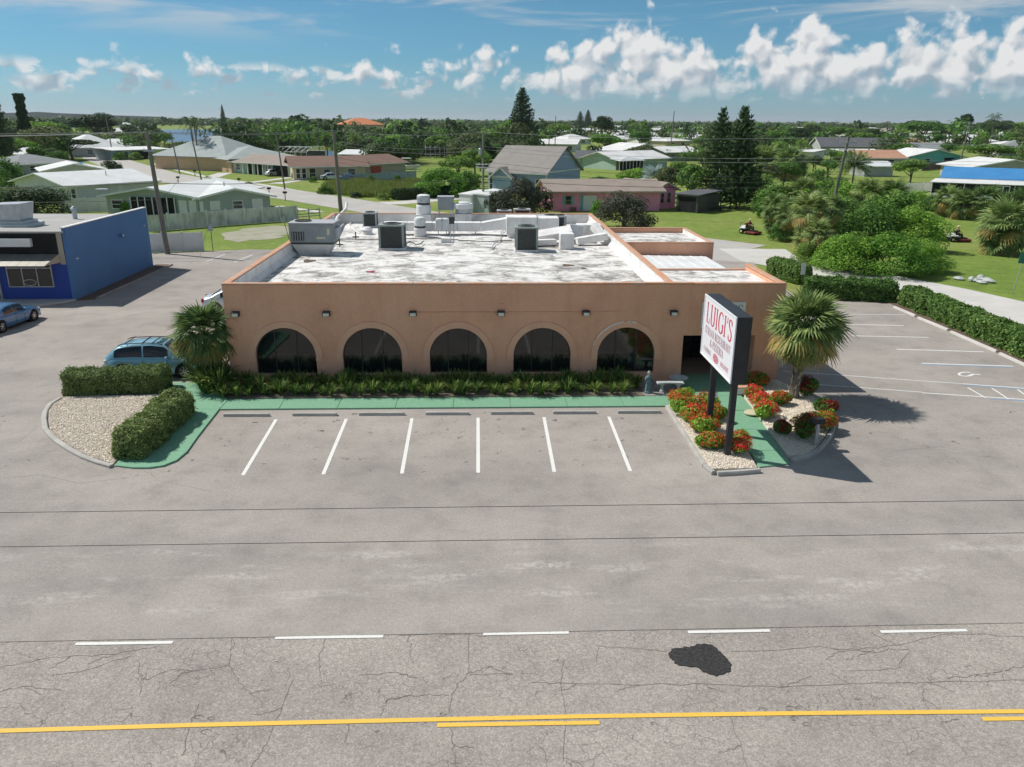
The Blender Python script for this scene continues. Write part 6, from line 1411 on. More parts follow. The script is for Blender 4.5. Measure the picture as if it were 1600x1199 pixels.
# right hand side
h12, W = house('house with bright blue metal roof at the right edge', gp(1468, 306), gp(1680, 316), 13, 3.0, 1.5, 'gable', 'x', 'white', 'roof_blue', .4)
ln = empty('lanai'); ln.parent = h12
MB().add([(-1.6, -3.6, 2.55), (W, -3.6, 2.55), (W, -.1, 3.0), (-1.0, -.1, 3.0), (-1.6, -3.6, 2.45), (W, -3.6, 2.45), (W, -.1, 2.9), (-1.0, -.1, 2.9)], [(0, 1, 2, 3), (7, 6, 5, 4), (0, 4, 5, 1), (3, 7, 4, 0)]).build('lanai_roof', 'roof_white', ln, False)
bx('screen', -1.2, W, -3.3, -3.25, .7, 2.45, 'black_matte', ln, False); bx('lanai_base', -1.2, W, -3.32, -3.2, 0, .7, 'white_paint', ln, False)
for i in range(11): bx('lanai_post', -1.2+i*2.4-.06, -1.2+i*2.4+.06, -3.36, -3.31, 0, 2.48, 'white_paint', ln, False)
dr = bx('screen_door', 8.2, 10.2, -3.40, -3.37, .3, 2.35, 'white_paint', ln, False); bx('pane', 8.35, 9.1, -3.42, -3.405, .9, 2.2, 'glass_house', dr, False); bx('pane', 9.3, 10.05, -3.42, -3.405, .9, 2.2, 'glass_house', dr, False)
house('white-roofed house with low wide gable behind the blue-roofed one', gp(1516, 280), gp(1640, 281), 14, 2.6, 1.6, 'gable', 'y', 'grey', 'roof_white', .9, wins=[(.12, .17, .5, 2.2), (.3, .36, .9, 2.1), (.62, .72, .9, 2.1)])
house('turquoise-walled house with low white gable roof', gp(1418, 259), gp(1502, 259), 14, 2.6, 1.9, 'gable', 'y', 'teal', 'roof_white', .9, wins=[(.3, .4, 1, 2)], doors=[(.66, .85, .1, 2.3, 'carport_shade_panel', 'black_matte')])  # carport shade is a black panel laid on the wall
house('low house with salmon-tan roof left of the round green tree', gp(1346, 261), gp(1412, 261), 12, 2.5, 1.8, 'gable', 'x', 'grey', 'roof_orange', .7, wins=[(.5, .75, .8, 2.0)])
house('dark-roofed gable house with white trim among the right-hand trees', gp(1264, 240), gp(1282, 243), 26, 3.2, 3.0, 'gable', 'y', 'grey', 'roof_dark', .6, wins=[(.3, .6, 1, 2.2)])
house('white flat-roofed house behind the palm thicket', gp(1238, 250), gp(1268, 251), 14, 2.6, .4, 'flat', 'x', 'white', 'roof_white', .6, wins=[(.5, .6, .6, 2)])
house('long low white roof behind the date palm', gp(1318, 248), gp(1382, 248), 8, 2.4, .4, 'flat', 'x', 'white', 'roof_white', .6)
house('grey shed roof beside the date palm', gp(1350, 276), gp(1394, 276), 7, 2.3, .9, 'gable', 'x', 'grey', 'roof_pale', .4)
house('tan-roofed house in the distance at the right', gp(1420, 233), gp(1452, 233), 14, 2.6, 2.0, 'hip', 'x', 'cream', 'roof_orange', .6)
house('grey-roofed house in the distance above the turquoise house', gp(1438, 243), gp(1484, 243), 14, 2.6, 1.8, 'gable', 'x', 'white', 'roof_grey', .6)
house('long pale metal roof in the distance at the right', gp(1452, 225), gp(1545, 225), 18, 3.2, 1.8, 'gable', 'x', 'paleblue', 'roof_pale', .6)
house('grey hip-roofed house at the far right edge', gp(1560, 244), gp(1620, 245), 15, 2.7, 3.0, 'hip', 'x', 'grey', 'roof_grey', .6)
# the white-roofed streets in the middle distance
house('long white house behind the blue house roof', gp(838, 237), gp(900, 238), 12, 3.0, 1.6, 'gable', 'x', 'white', 'roof_white', .6, wins=[(.1, .2, .8, 2.2), (.35, .42, .8, 2.2), (.5, .58, .8, 2.2), (.8, .9, .8, 2.2)])
h13, W = house('pale blue house with dark roof beyond the blue house', gp(900, 262), gp(966, 263), 13, 2.7, 1.4, 'gable', 'x', 'paleblue', 'roof_dark', .7, wins=[(.25, .35, .6, 2.1), (.5, .58, .6, 2.1), (.72, .8, .6, 2.1)])
h14, W = house('white house with white framed lanai on the far lawn', gp(962, 266), gp(1042, 262), 12, 2.6, 1.6, 'gable', 'x', 'mint', 'roof_white', .8)
ln = empty('lanai'); ln.parent = h14; bx('screen', -2.0, 7, -3.0, -2.95, .2, 2.3, 'black_matte', ln, False); MB().add([(-2.6, -3.5, 2.4), (7.4, -3.5, 2.4), (7.4, 0, 2.9), (2.4, -1.5, 3.4), (-2.6, 0, 2.9)], [(0, 1, 3), (1, 2, 3), (3, 4, 0)]).build('lanai_roof', 'roof_pale', ln, False)
for i in range(8): bx('lanai_post', -2+i*1.28-.08, -2+i*1.28+.08, -3.08, -3.0, 0, 2.4, 'white_paint', ln, False)
house('white-roofed house with a wide low gable and carport in the middle distance', gp(966, 251), gp(1046, 250), 16, 2.7, 2.2, 'gable', 'y', 'tan', 'roof_white', .9, doors=[(.1, .4, .05, 2.3, 'carport_shade_panel', 'black_matte')])  # no recess: the carport's shade is painted as a black wall panel
house('white-roofed house left of the paired conifers', gp(1040, 252), gp(1092, 251), 13, 2.7, 1.4, 'gable', 'x', 'grey', 'roof_white', .8)
# scattered far houses, each its own, along the streets
HOUSES_FAR = []
rg = np.random.default_rng(77)
MIDR = [(884,214,40),(905,226,36),(962,221,40),(990,213,38),(1010,222,40),(1042,218,46),(1072,213,40),(1088,224,40),(1060,230,36),(1096,207,34),(1036,208,40),(930,209,34),(1190,228,26),(1180,218,30),(1470,215,40),(1500,232,34),(1540,230,38),(1575,222,36),(1590,214,30),
        (1400,206,30),(1360,214,24),(1250,205,22),(1300,206,20),(1240,196,14),(1385,197,14),(1440,196,16),(870,200,26),(905,201,20),(640,213,24),(740,204,18),(700,199,16),(500,197,22),(470,194,18),(430,193,16),(400,197,18),(355,196,18),(320,197,16),(270,190,26),(250,186,20),(205,198,22),(120,200,18),(20,204,22),(60,207,24),(190,213,26),(85,222,30),(960,200,20),(1010,199,20),(1120,203,18),(1580,200,20),(1500,199,18),(1330,199,12),(1160,196,12),(820,197,16),(780,196,12),(590,193,12),(660,194,12),(892,208,34),(915,216,36),(950,214,30),(975,226,34),(1025,229,36),(1050,207,30),(1075,221,38),(1102,214,34),(1008,206,30),(980,203,26),(1046,202,26),(1080,203,24),(925,202,22),(1130,212,30),(1150,206,26),(1530,214,40),(1480,206,30),(1560,206,28),(1420,218,36),(1390,226,34),(1440,228,30),(1330,224,30),(1370,204,24),(1595,236,40)]
RM = ['roof_white', 'roof_white', 'roof_white', 'roof_pale', 'roof_pale', 'roof_tan', 'roof_grey']; WM = ['white', 'white', 'cream', 'grey', 'paleblue', 'tan']
for i, (px, py, w) in enumerate(MIDR):
    a = gp(px-w/2, py); c = gp(px+w/2, py-.4+rg.uniform(-.5, .5)); rmn = RM[i % 7]; D = rg.uniform(11, 16)
    Lw = math.hypot(c[0]-a[0], c[1]-a[1])
    if Lw > 34:
        f_ = 34/Lw; c = (a[0]+(c[0]-a[0])*f_, a[1]+(c[1]-a[1])*f_)
    lab = {'roof_white': 'small white-roofed house in the distant neighbourhood', 'roof_pale': 'small pale grey-roofed house in the distant neighbourhood', 'roof_tan': 'small tan-roofed house in the distant neighbourhood', 'roof_grey': 'small dark grey-roofed house in the distant neighbourhood'}[rmn]
    house(lab, a, c, D, 2.7, rg.uniform(1.2, 2.4), rg.choice(['gable', 'hip', 'gable']), 'x', WM[i % 6], rmn, .6, wins=[(.15, .3, .8, 2.0), (.6, .75, .8, 2.0)], group=rmn.replace('_', ' ')+' houses far off', parts=False)

# ---- blue shop at the left
mat('shop_roof', (0.42, 0.41, 0.39), (0.34, 0.335, 0.32), .5, .85, mode='world')
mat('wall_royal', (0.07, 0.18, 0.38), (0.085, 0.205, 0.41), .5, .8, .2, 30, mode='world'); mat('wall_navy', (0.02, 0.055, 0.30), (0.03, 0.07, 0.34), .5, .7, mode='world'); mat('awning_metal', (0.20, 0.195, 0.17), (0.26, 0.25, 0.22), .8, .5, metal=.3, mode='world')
bs = thing('blue_shop', 'royal blue shop building with flat pale roof and metal awning', 'building', (-27.7, 54.65, 0))
BY0, BY1, BX1 = 54.65, 68.2, -27.66
sw = MB(); sw.add([(BX1, BY0-1.25, 3.9), (BX1, BY0-1.25, 4.95), (BX1, BY0, 0), (BX1, BY1, 0), (BX1, BY1, 4.85), (BX1-.25, BY0, 0), (BX1-.25, BY1, 0), (BX1-.25, BY1, 4.85), (BX1, BY0-.0, 4.93), (BX1-.25, BY0, 4.93), (BX1, BY0, 4.93)], [(2, 3, 4, 10), (5, 9, 7, 6), (3, 6, 7, 4), (10, 4, 7, 9), (2, 10, 9, 5)])
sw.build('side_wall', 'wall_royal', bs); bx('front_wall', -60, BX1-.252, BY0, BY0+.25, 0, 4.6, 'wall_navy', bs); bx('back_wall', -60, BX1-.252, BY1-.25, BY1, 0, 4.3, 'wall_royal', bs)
MB().add([(-60, BY0-.15, 4.72), (BX1-.05, BY0-.15, 4.72), (BX1-.25, BY1, 4.35), (-60, BY1, 4.35), (-60, BY0-.15, 4.6), (BX1-.05, BY0-.15, 4.6), (BX1-.25, BY1, 4.23), (-60, BY1, 4.23)], [(0, 1, 2, 3), (7, 6, 5, 4), (0, 4, 5, 1)]).build('roof', 'shop_roof', bs)
MB().add([(BX1-.27, BY0-.2, 4.94), (BX1+.04, BY0-.2, 4.94), (BX1+.04, BY1, 4.87), (BX1-.27, BY1, 4.87), (BX1-.27, BY0-.2, 5.0), (BX1+.04, BY0-.2, 5.0), (BX1+.04, BY1, 4.93), (BX1-.27, BY1, 4.93)], [(3, 2, 1, 0), (4, 5, 6, 7), (0, 1, 5, 4), (1, 2, 6, 5), (2, 3, 7, 6), (3, 0, 4, 7)]).build('edge_flashing', 'white_paint', bs)
bx('sign_band', -60, BX1-.26, BY0-.02, BY0-.003, 3.15, 4.6, 'black_matte', bs)
sg = bx('sign_box', -60, -29.9, BY0-.35, BY0-.03, 3.72, 4.25, 'white_paint', bs, bevel=.02)
for i in range(22):
    x1 = -28.35-i*.62; x0 = x1-.605; sh = .35
    MB().add([(x0-sh, BY0-1.35, 2.62), (x1-sh, BY0-1.35, 2.62), (x1, BY0-.03, 3.2), (x0, BY0-.03, 3.2), (x0-sh, BY0-1.35, 2.57), (x1-sh, BY0-1.35, 2.57), (x1, BY0-.03, 3.15), (x0, BY0-.03, 3.15)], [(0, 1, 2, 3), (7, 6, 5, 4), (0, 4, 5, 1), (1, 5, 6, 2), (3, 7, 4, 0)]).build('awning_panel', 'awning_metal', bs)
MB().add([(-28.3, BY0-.03, 3.22), (-28.65, BY0-1.36, 2.64), (-28.3, BY0-.03, 2.62)], [(0, 1, 2)]).build('awning_end', 'wall_tan', bs)
bx('soffit_post', -28.3, -27.95, BY0-.03, BY0-.004, 2.5, 4.6, 'wall_tan', bs)
w = empty('window'); w.parent = bs; w.location = Vector((-31.9, BY0, .95))-wloc(bs)
for i in range(3):
    bx('pane', -.03+i*.98, .92+i*.98, -.05, -.02, .06, 1.28, 'glass_dark', w, False); bx('pane', -.03+i*.98, .92+i*.98, -.05, -.02, 1.34, 1.78, 'glass_dark', w, False)
f = MB()
for x in (-.07, .92, 1.9, 2.88): f.box(x, x+.06, -.09, -.01, 0, 1.84)
for z in (0, 1.28, 1.78): f.box(-.01, 2.88, -.085, -.012, z, z+.06)
f.build('frame', 'galv', w, False)
tg = [(1.35+.42*math.cos(t_*.35), -.056, .32+.20*math.sin(t_*.35)) for t_ in range(18)]; MB().tube(tg+[tg[0]], .018, 4).build('neon_ring', 'lamp_clear', w, False)
d_ = empty('door'); d_.parent = bs; d_.location = Vector((-33.6, BY0, .05))-wloc(bs)
bx('pane', -1.0, .95, -.05, -.02, .12, 2.4, 'glass_dark', d_, False); bx('frame', .95, 1.07, -.1, -.01, 0, 2.5, 'galv', d_, False); bx('frame', -1.0, .95, -.1, -.051, 0, .12, 'galv', d_, False); bx('handle', .82, .86, -.16, -.1, .9, 1.2, 'galv', d_, False)
for (y, z, s_) in ((62.6, 3.35, .3), (55.5, 2.75, .14), (67.2, 3.5, .14)):
    fl = empty('wall_lamp'); fl.parent = bs; fl.location = Vector((BX1, y, z))-wloc(bs); bx('housing', .0, s_, -s_*.5, s_*.5, -s_*.3, s_*.35, 'wall_royal' if s_ > .2 else 'white_paint', fl, False, bevel=.02); bx('lens', s_, s_+.02, -s_*.4, s_*.4, -s_*.2, s_*.2, 'lamp_clear', fl, False)
struct(MB().prism([(-60, BY0-2.7), (-30.1, BY0-2.55), (-28.0, BY0-.6), (-27.7, BY0), (-60, BY0)], -.02, .12).build('shop_pavement', 'concrete_light'))
struct(MB().prism([(-27.62, BY0), (-26.6, BY0+.4), (-26.3, BY1+.4), (-27.6, BY1+.4)], -.02, .08).build('side_bed', 'mulch')); kerb_piece([(-26.55, BY0+.5), (-26.4, 61), (-26.25, BY1+.4)], .15, .12, 'concrete_dark')
wheel_stop('yellowed wheel stop in front of the blue sedan', -31.6, 51.5, -29.8, 51.6, 'label_cream', 'wheel stops at the blue shop')
ev = thing('roof_cooler', 'big flared galvanised roof fan housing on the blue shop', 'roof fan', (-33.0, 58.4, 4.6))
cbm = MB(); cbm.box(-1.5, 1.5, -1.2, 1.2, 0, .22); cbm.build('curb', 'roof_pale', ev, False); bx('collar', -1.15, 1.15, -1.0, 1.0, .22, .42, 'galv', ev, False)
fl = MB(); fl.add([(-.92, -.85, .42), (.92, -.85, .42), (.92, .85, .42), (-.92, .85, .42), (-1.08, -1.0, 1.55), (1.08, -1.0, 1.62), (1.08, 1.0, 1.62), (-1.08, 1.0, 1.55)], [(0, 1, 5, 4), (1, 2, 6, 5), (2, 3, 7, 6), (3, 0, 4, 7), (0, 3, 2, 1), (4, 5, 6, 7)]); fl.build('flared_housing', 'galv', ev, False)
vv = thing('roof_vent', 'round-topped galvanised pipe vent on the blue shop roof', 'vent', (-31.2, 63.5, 4.48)); MB().tube([(0, 0, 0), (0, 0, .75)], .17, 12).build('pipe', 'galv', vv, False); MB().lathe([(.24, .7), (.24, .8), (.13, .95), (.01, 1.0)], (0, 0, 0), 14).build('cap', 'galv', vv, False)

# ---- fences: posts and panels each on their own
mat('vinyl', (0.80, 0.81, 0.79), (0.70, 0.71, 0.68), .8, .6, mode='world'); mat('vinyl_stained', (0.68, 0.70, 0.66), (0.26, 0.27, 0.21), 1.0, .8, mode='world', stretch=(1, 1, .5), contrast=(.42, .72)); mat('fence_blue', (0.30, 0.38, 0.42), (0.26, 0.34, 0.38), .7, .7, mode='world')
def fence(label, pts, h, n, m, pm, cap_=True, rail=False, name='fence'):
    P = [Vector(p) for p in pts]; segs = [(P[i+1]-P[i]).length for i in range(len(P)-1)]; tot = sum(segs)
    root = thing(name, label, 'fence', (P[0].x, P[0].y, -.05))
    def at(s_):
        for i, l in enumerate(segs):
            if s_ <= l or i == len(segs)-1: return P[i]+(P[i+1]-P[i])*min(1, s_/l)
            s_ -= l
    Q = [at(tot*i/n) for i in range(n+1)]
    for i in range(n+1):
        bx('post', Q[i].x-.07, Q[i].x+.07, Q[i].y-.07, Q[i].y+.07, -.05, h+.12, pm, root)
    for i in range(n):
        a, c = Q[i], Q[i+1]; d = c-a; mid = (a+c)/2; ang = math.atan2(d.y, d.x)
        if rail:
            for z in (.35, h*.55, h-.1): MB().obox((mid.x, mid.y, z), d.length-.15, .05, .10, ang).build('rail', m, root)
        else: MB().obox((mid.x, mid.y, h/2-.02), d.length-.16, .045, h, ang).build('fence_panel', m, root)
    return root
fence('long mildew-stained white vinyl fence below the green house', [gp(232, 362), gp(330, 354), gp(465, 344)], 1.75, 8, 'vinyl_stained', 'vinyl')
fence('clean white vinyl fence at the foot of the leaning utility pole', [(-31.3, 75.4), (-26.2, 76.6)], 1.75, 3, 'vinyl', 'vinyl')
fence('white vinyl fence beside the dark shrub left of the green house', [gp(96, 332), gp(175, 330)], 1.8, 4, 'vinyl', 'vinyl')
fence('low chain fence from the stained fence to the restaurant corner', [gp(466, 344), gp(500, 341)], 1.2, 2, 'wire_light', 'galv', rail=True)
fence('blue-grey board fence behind the tall grass lot', [gp(535, 288), gp(650, 280)], 1.7, 8, 'fence_blue', 'fence_blue')
fence('dark red fence between the right-hand houses', [gp(1440, 267), gp(1480, 263)], 1.8, 4, 'roof_brown', 'roof_brown')
fence('grey board fence panel near the white-roofed house', [gp(1474, 265), gp(1510, 265)], 1.8, 3, 'roof_taupe', 'roof_taupe')
fence('white picket fence piece below the blue-roofed house', [gp(1408, 302), gp(1462, 298)], 1.6, 5, 'vinyl', 'vinyl')
fence('black rail fence and gate behind the lawn', [gp(1088, 331), gp(1106, 330), gp(1125, 330), gp(1160, 322), gp(1240, 318)], 1.3, 6, 'black_paint', 'black_paint', rail=True)
fence('brown wooden rail fence before the slate-blue house', [gp(706, 307), gp(730, 300), gp(766, 297)], 1.2, 4, 'roof_brown', 'roof_brown', rail=True)
# pool cages
def cage(label, a, c, D, h):
    d = Vector((c[0]-a[0], c[1]-a[1])); W = d.length; root = thing('pool_cage', label, 'pool cage', (a[0], a[1], -.05), math.atan2(d.y, d.x))
    n = 7
    for i in range(n):
        x = W*i/(n-1); MB().tube([(x, 0, 0), (x, 0, h), (x, D*.3, h+1.2), (x, D*.7, h+1.2), (x, D, h), (x, D, 0)], .09, 5).build('rib', 'white_paint', root, False)
    for (y, z) in ((0, h), (D*.3, h+1.2), (D*.7, h+1.2), (D, h), (0, 1.1)): MB().tube([(0, y, z), (W, y, z)], .07, 5).build('purlin', 'white_paint', root, False)
    bx('back_screen', .1, W-.1, D-.1, D-.02, .1, h-.1, 'roof_dark', root, False)
    return root
cage('screened pool cage with white ribs right of the grey hip roof', gp(430, 254), gp(480, 255), 12, 3.0); cage('screened pool cage behind the trees at the back of the boat yard', gp(658, 247), gp(702, 247), 12, 3.2)
# boat on its trailer, cars and boxes in the yard
bo = thing('boat', 'white boat with canopy on a trailer beside the brown-roofed house', 'boat', (*gp(636, 268), 0), R(-8))
hull = MB(); hs_ = [(-3.2, .95, .5, 1.35), (-1, 1.1, .4, 1.35), (1.2, 1.05, .42, 1.42), (2.6, .6, .7, 1.55), (3.3, .04, 1.2, 1.62)]; vv = []
for (x, w, zb, zt) in hs_: vv += [(x, -w, zt), (x, -w*.75, zb+.15), (x, 0, zb), (x, w*.75, zb+.15), (x, w, zt)]
hull.add(vv, [(i*5+j, (i+1)*5+j, (i+1)*5+j+1, i*5+j+1) for i in range(4) for j in range(4)]+[(0, 1, 2, 3, 4)]+[(i*5, i*5+4, (i+1)*5+4, (i+1)*5) for i in range(4)]); hull.build('hull', 'white_paint', bo, False)
bx('canopy', -1.2, 1.0, -.9, .9, 3.0, 3.1, 'white_paint', bo, False)
for (x, y) in ((-1.1, -.8), (-1.1, .8), (.9, -.8), (.9, .8)): MB().tube([(x, y, 1.3), (x, y, 3.0)], .04, 5).build('canopy_post', 'galv', bo, False)
bx('outboard_motor', -3.7, -3.2, -.25, .25, .7, 1.9, 'black_paint', bo, False, bevel=.08); bx('trailer', -3, 3.5, -.6, .6, .35, .45, 'galv', bo, False)
for s_ in (-1, 1): MB().tube([(-.8, s_*.85-.1, .32), (-.8, s_*.85+.1, .32)], .32, 12).build('trailer_wheel', 'rubber', bo, False)
car('car', 'silver car under the open garage of the tan-roofed house', (*gp(431, 275), -.02), R(40), 4.5, 1.8, 1.5, 'paint_silver', 'suv'); car('car', 'pale car parked in the drive before the brown-roofed house', (*gp(518, 281), -.02), R(20), 4.6, 1.8, 1.45, 'paint_silver', 'sedan')
car('car', 'white vehicle parked far off at the dark red fence', (*gp(1492, 259), -.02), R(15), 5.2, 2.0, 1.9, 'paint_silver', 'suv')
car('car', 'small blue car beside the white fence of the brown-roofed house', (*gp(546, 283), -.02), R(8), 4.4, 1.8, 1.45, 'paint_sedan', 'sedan')
# mailboxes along the street
for i, (px, py, lab) in enumerate(((446, 313, 'mailbox on a post by the street, nearest the stained fence'), (421, 306, 'thin mailbox post by the street behind the green house'), (374, 290, 'mailbox at the kerb before the tan-roofed house lawn'), (305, 276, 'mailbox by the lawn below the three tall palms'), (279, 287, 'mailbox behind the ridge of the green house'))):
    mbx = thing('mailbox', lab, 'mailbox', (*gp(px, py), -.05), R(10)); bx('post', -.06, .06, -.06, .06, 0, 1.1, 'bark', mbx, False); bx('box', -.32, .32, -.14, .14, 1.05, 1.38, 'black_paint', mbx, False, bevel=.06)

# ================================================================== utility poles and wires
def upole(label, base, h, lean=(0, 0), r=.15, arm=None, m='wood_pole', transformer=False, extra=None):
    p = thing('utility_pole', label, 'utility pole', (base[0], base[1], -.05)); top = (lean[0], lean[1], h)
    MB().tube([(0, 0, 0), top], [r*1.2, r*.8], 12).build('shaft', m, p, False)
    if arm:
        for (z, w, mm) in arm:
            f = z/h; MB().obox((lean[0]*f, lean[1]*f-.12, z), w, .1, .12).build('cross_arm', mm, p, False)
            for s_ in (-.45, 0, .45): MB().lathe([(.03, 0), (.055, .06), (.03, .14)], (lean[0]*f+s_*w, lean[1]*f-.12, z+.06), 8).build('insulator', 'galv', p, False)
    if transformer: MB().lathe([(.2, 0), (.22, .05), (.22, .75), (.12, .85)], (-.36, -.1, h*.72), 12).build('transformer', 'galv', p, False)
    return (base[0]+lean[0], base[1]+lean[1], h-.1)
bL = gp(262, 397); x_, y_, _ = G(238, 205, hgt(262, 397, 205, 238))
t1 = upole('tall leaning wooden utility pole beside the blue shop', bL, 10.8, (-.45, 0), .2, [(9.2, 1.0, 'galv')])
t2 = upole('dark wooden utility pole across the street left of the tan-roofed house', gp(445, 296), 9.8, (-.7, 0), .13); t2b = upole('slim dark utility pole by the street in front of the peach house', gp(317, 291), 9.6, (-1.1, 0), .13); t2c = upole('dark utility pole on the verge right of the turquoise house', gp(281, 272), 9.0, (-1.0, 0), .14, [(7.2, 1.0, 'galv')])
t3 = upole('thick grey utility pole behind the back left corner of the restaurant', gp(533, 333), 10.6, (-.35, 0), .24)
t4 = upole('greenish utility pole with transformer behind the restaurant', gp(755, 331), 10.5, (.05, 0), .15, [(6.3, 2.0, 'white_paint'), (5.9, 2.0, 'white_paint')], 'wood_pole_green', True)
t5 = upole('leaning wooden utility pole with crossarm in the palm thicket', gp(1294, 352), 10.4, (1.1, 0), .19, [(9.7, 2.0, 'galv'), (8.9, 1.8, 'white_paint')])
t6 = upole('distant utility pole left of the white-roofed houses', gp(857, 238), 11.5, (.4, 0), .16); t7 = upole('distant utility pole right of its pair behind the blue house', gp(867, 238), 13.5, (0, 0), .16)
t8 = upole('tall dark thin pole among the white-roofed houses', gp(1046, 250), 15.0, (.5, 0), .16); t9 = upole('utility pole with crossarm far off near the white vehicle', gp(1498, 262), 12.5, (1.0, 0), .18, [(11, 2, 'galv')], transformer=True)
t10 = upole('thin pole on the verge in front of the spreading tree at the left', gp(177, 246), 12.5, (-.5, 0), .16)
t11 = upole('pale utility pole in the middle distance beside the paired conifers', gp(1083, 231), 9, (0, 0), .2); t12 = upole('pale street light pole far off right of the white vehicle', gp(1553, 229), 9, (0, 0), .18)
def wire(label, pts, sag, r, m='wire', group=None):
    mb = MB(); out = []
    for i in range(len(pts)-1):
        a, c = Vector(pts[i]), Vector(pts[i+1]); n = 14
        for k in range(n+(1 if i == len(pts)-2 else 0)):
            t_ = k/n; p = a+(c-a)*t_; p.z -= sag*4*t_*(1-t_); out.append(tuple(p))
    mb.tube(out, r, 4); return tag(mb.build('wire', m), label, 'wire', group)
def over(a, b_): return (a[0], a[1], b_)
LW = (-75, 70, 10.4); RW = (120, 92, 10.2)
wire('thick bundled overhead cable along the tops of the left poles', [LW, t1, t3], .35, .03, 'wire_light')
wire('thin overhead cable just above the bundled one', [(-75, 70, 10.6), (t1[0], t1[1], t1[2]+.06), (t3[0], t3[1], t3[2]+.06)], .25, .014, 'wire_light')
wire('uppermost overhead wire from the grey pole past the greenish pole to the thicket', [t3, t4, t5], .5, .02, 'wire_light'); wire('overhead wire on the crossarm beyond the thicket', [(t5[0]+.9, t5[1], 9.75), RW], .6, .02, 'wire_light')
for i, z in enumerate((8.6, 8.2, 6.6, 6.0)):
    wire('%s overhead line behind the restaurant, grey pole to thicket' % ('second', 'third', 'fourth', 'fifth')[i], [over(t3, z+.6), over(t4, z), (t5[0]-.3, t5[1], z-.6)], .7+.1*i, .018, 'wire_light' if i < 2 else 'wire'); wire('%s overhead line running right from the thicket pole' % ('second', 'third', 'fourth', 'fifth')[i], [(t5[0]-.3, t5[1], z-.6), (120, 92, z)], .8, .016, 'wire_light' if i < 2 else 'wire')
wire('low black telephone cable sagging behind the restaurant', [(-75, 70, 6.6), (t1[0]+.2, t1[1], 6.4), (t3[0], t3[1], 5.0), (t4[0], t4[1], 4.3), (t5[0]-.6, t5[1], 4.6)], .55, .03); wire('low black cable along the left houses', [(-75, 72, 5.2), (t1[0]+.2, t1[1], 4.9), (-37, 103, 5.2)], .4, .022)
wire('guy wire from the thicket pole down to the ground', [(t5[0], t5[1], 8.6), (t5[0]+3.6, t5[1], .5)], 0, .02, 'wire_light')
wire('nearer of the two thin wires strung across the foreground', [(-70, 7.1, 8.0), (70, 7.0, 8.0)], 0, .0036); wire('farther of the two thin wires strung across the foreground', [(-70, 7.83, 8.0), (70, 7.72, 8.0)], 0, .0036)

# ================================================================== trees
def tree_meshes(seed, nl, leaf, m, spread=1.0, flat=.8, trunk_h=.28, nclump=16, multi=1, open_=.3, mb_='bark'):
    """a unit tree (height 1, crown about 1 wide): crown mesh and trunk mesh"""
    rg = np.random.default_rng(seed); C = []; cz = trunk_h+(1-trunk_h)*.48; hz = (1-trunk_h)*.5
    for i in range(nclump):
        d = unit(rg.normal(0, 1, 3)); d[2] = abs(d[2])*1.1-.45; rr = rg.uniform(.45, 1.0)
        low = trunk_h < .1 and i % 3 == 0
        c_ = np.array([d[0]*.36*rr*spread, d[1]*.36*rr*spread, cz+d[2]*hz*.82*rr]); s_ = rg.uniform(.11, .21)
        if low: a0 = i*1.9; c_ = np.array([math.cos(a0)*.33, math.sin(a0)*.33, rg.uniform(.14, .3)]); s_ = rg.uniform(.14, .2)
        C.append((c_, np.array([s_*spread, s_*spread, s_*flat*(1-trunk_h)*1.25])))
    P, D = [], []
    vol = np.array([c[1][0]*c[1][1] for c in C]); cnt = (nl*vol/vol.sum()).astype(int)+1
    for (c_, r_), k_ in zip(C, cnt):
        p, d = blob(c_, r_, k_, rg, open_); P.append(p); D.append(d)
    P, D = np.concatenate(P), np.concatenate(D); ok = P[:, 2] > .02; P, D = P[ok], D[ok]
    crown = quadmesh('crown', leaves(P, D+np.array([0, 0, .25]), leaf, rg, 1.5, .55), m)
    tb = MB()
    for q in range(multi):
        o_ = np.array([rg.normal(0, .03)*(multi > 1), rg.normal(0, .03)*(multi > 1), 0]); tp = np.array([rg.normal(0, .05), rg.normal(0, .05), cz])
        tb.tube([tuple(o_+(0, 0, -.01)), tuple(o_*.9+tp*np.array([.4, .4, .5])), tuple(tp)], [.024 if trunk_h > .1 else .010, .018 if trunk_h > .1 else .008, .006], 7, caps=False)
    for (c_, r_) in C[:9]:
        st_ = np.array([0, 0, rg.uniform(trunk_h*.6, cz)]); mid = (st_+c_)/2+np.array([0, 0, -.02]); tb.tube([tuple(st_), tuple(mid), tuple(c_)], [.014, .010, .004], 5, caps=False)
    return crown, tb.mesh('trunk', mb_)
NEAR = {}
def variant(kind, i, hi):
    key = (kind, i, hi)
    if key not in NEAR:
        nl = {2: 11000, 1: 4200, 0: 1300}[hi]; lf = {2: .020, 1: .032, 0: .055}[hi]; sd = hash(kind) % 97 if False else sum(map(ord, kind))+i*13
        cfg = {'broad': dict(m='leaf_mid'), 'bright': dict(m='leaf_bright'), 'dark': dict(m='leaf_dark'), 'olive': dict(m='leaf_olive'), 'dusk': dict(m='leaf_dusk', multi=5, trunk_h=.06, nclump=24, open_=.45),
               'bush': dict(m='leaf_bright', trunk_h=.04, nclump=26, multi=3), 'bushmid': dict(m='leaf_mid', trunk_h=.04, nclump=26, multi=3), 'bushdark': dict(m='leaf_dark', trunk_h=.04, nclump=26, multi=3), 'umbrella': dict(m='leaf_dark', trunk_h=.5, flat=.5)}[kind]
        NEAR[key] = tree_meshes(sd, nl, lf, **cfg)
    return NEAR[key]
KEEP = []   # survey rectangles of things that stay in view: (x0, y0, x1, y1, ground y)
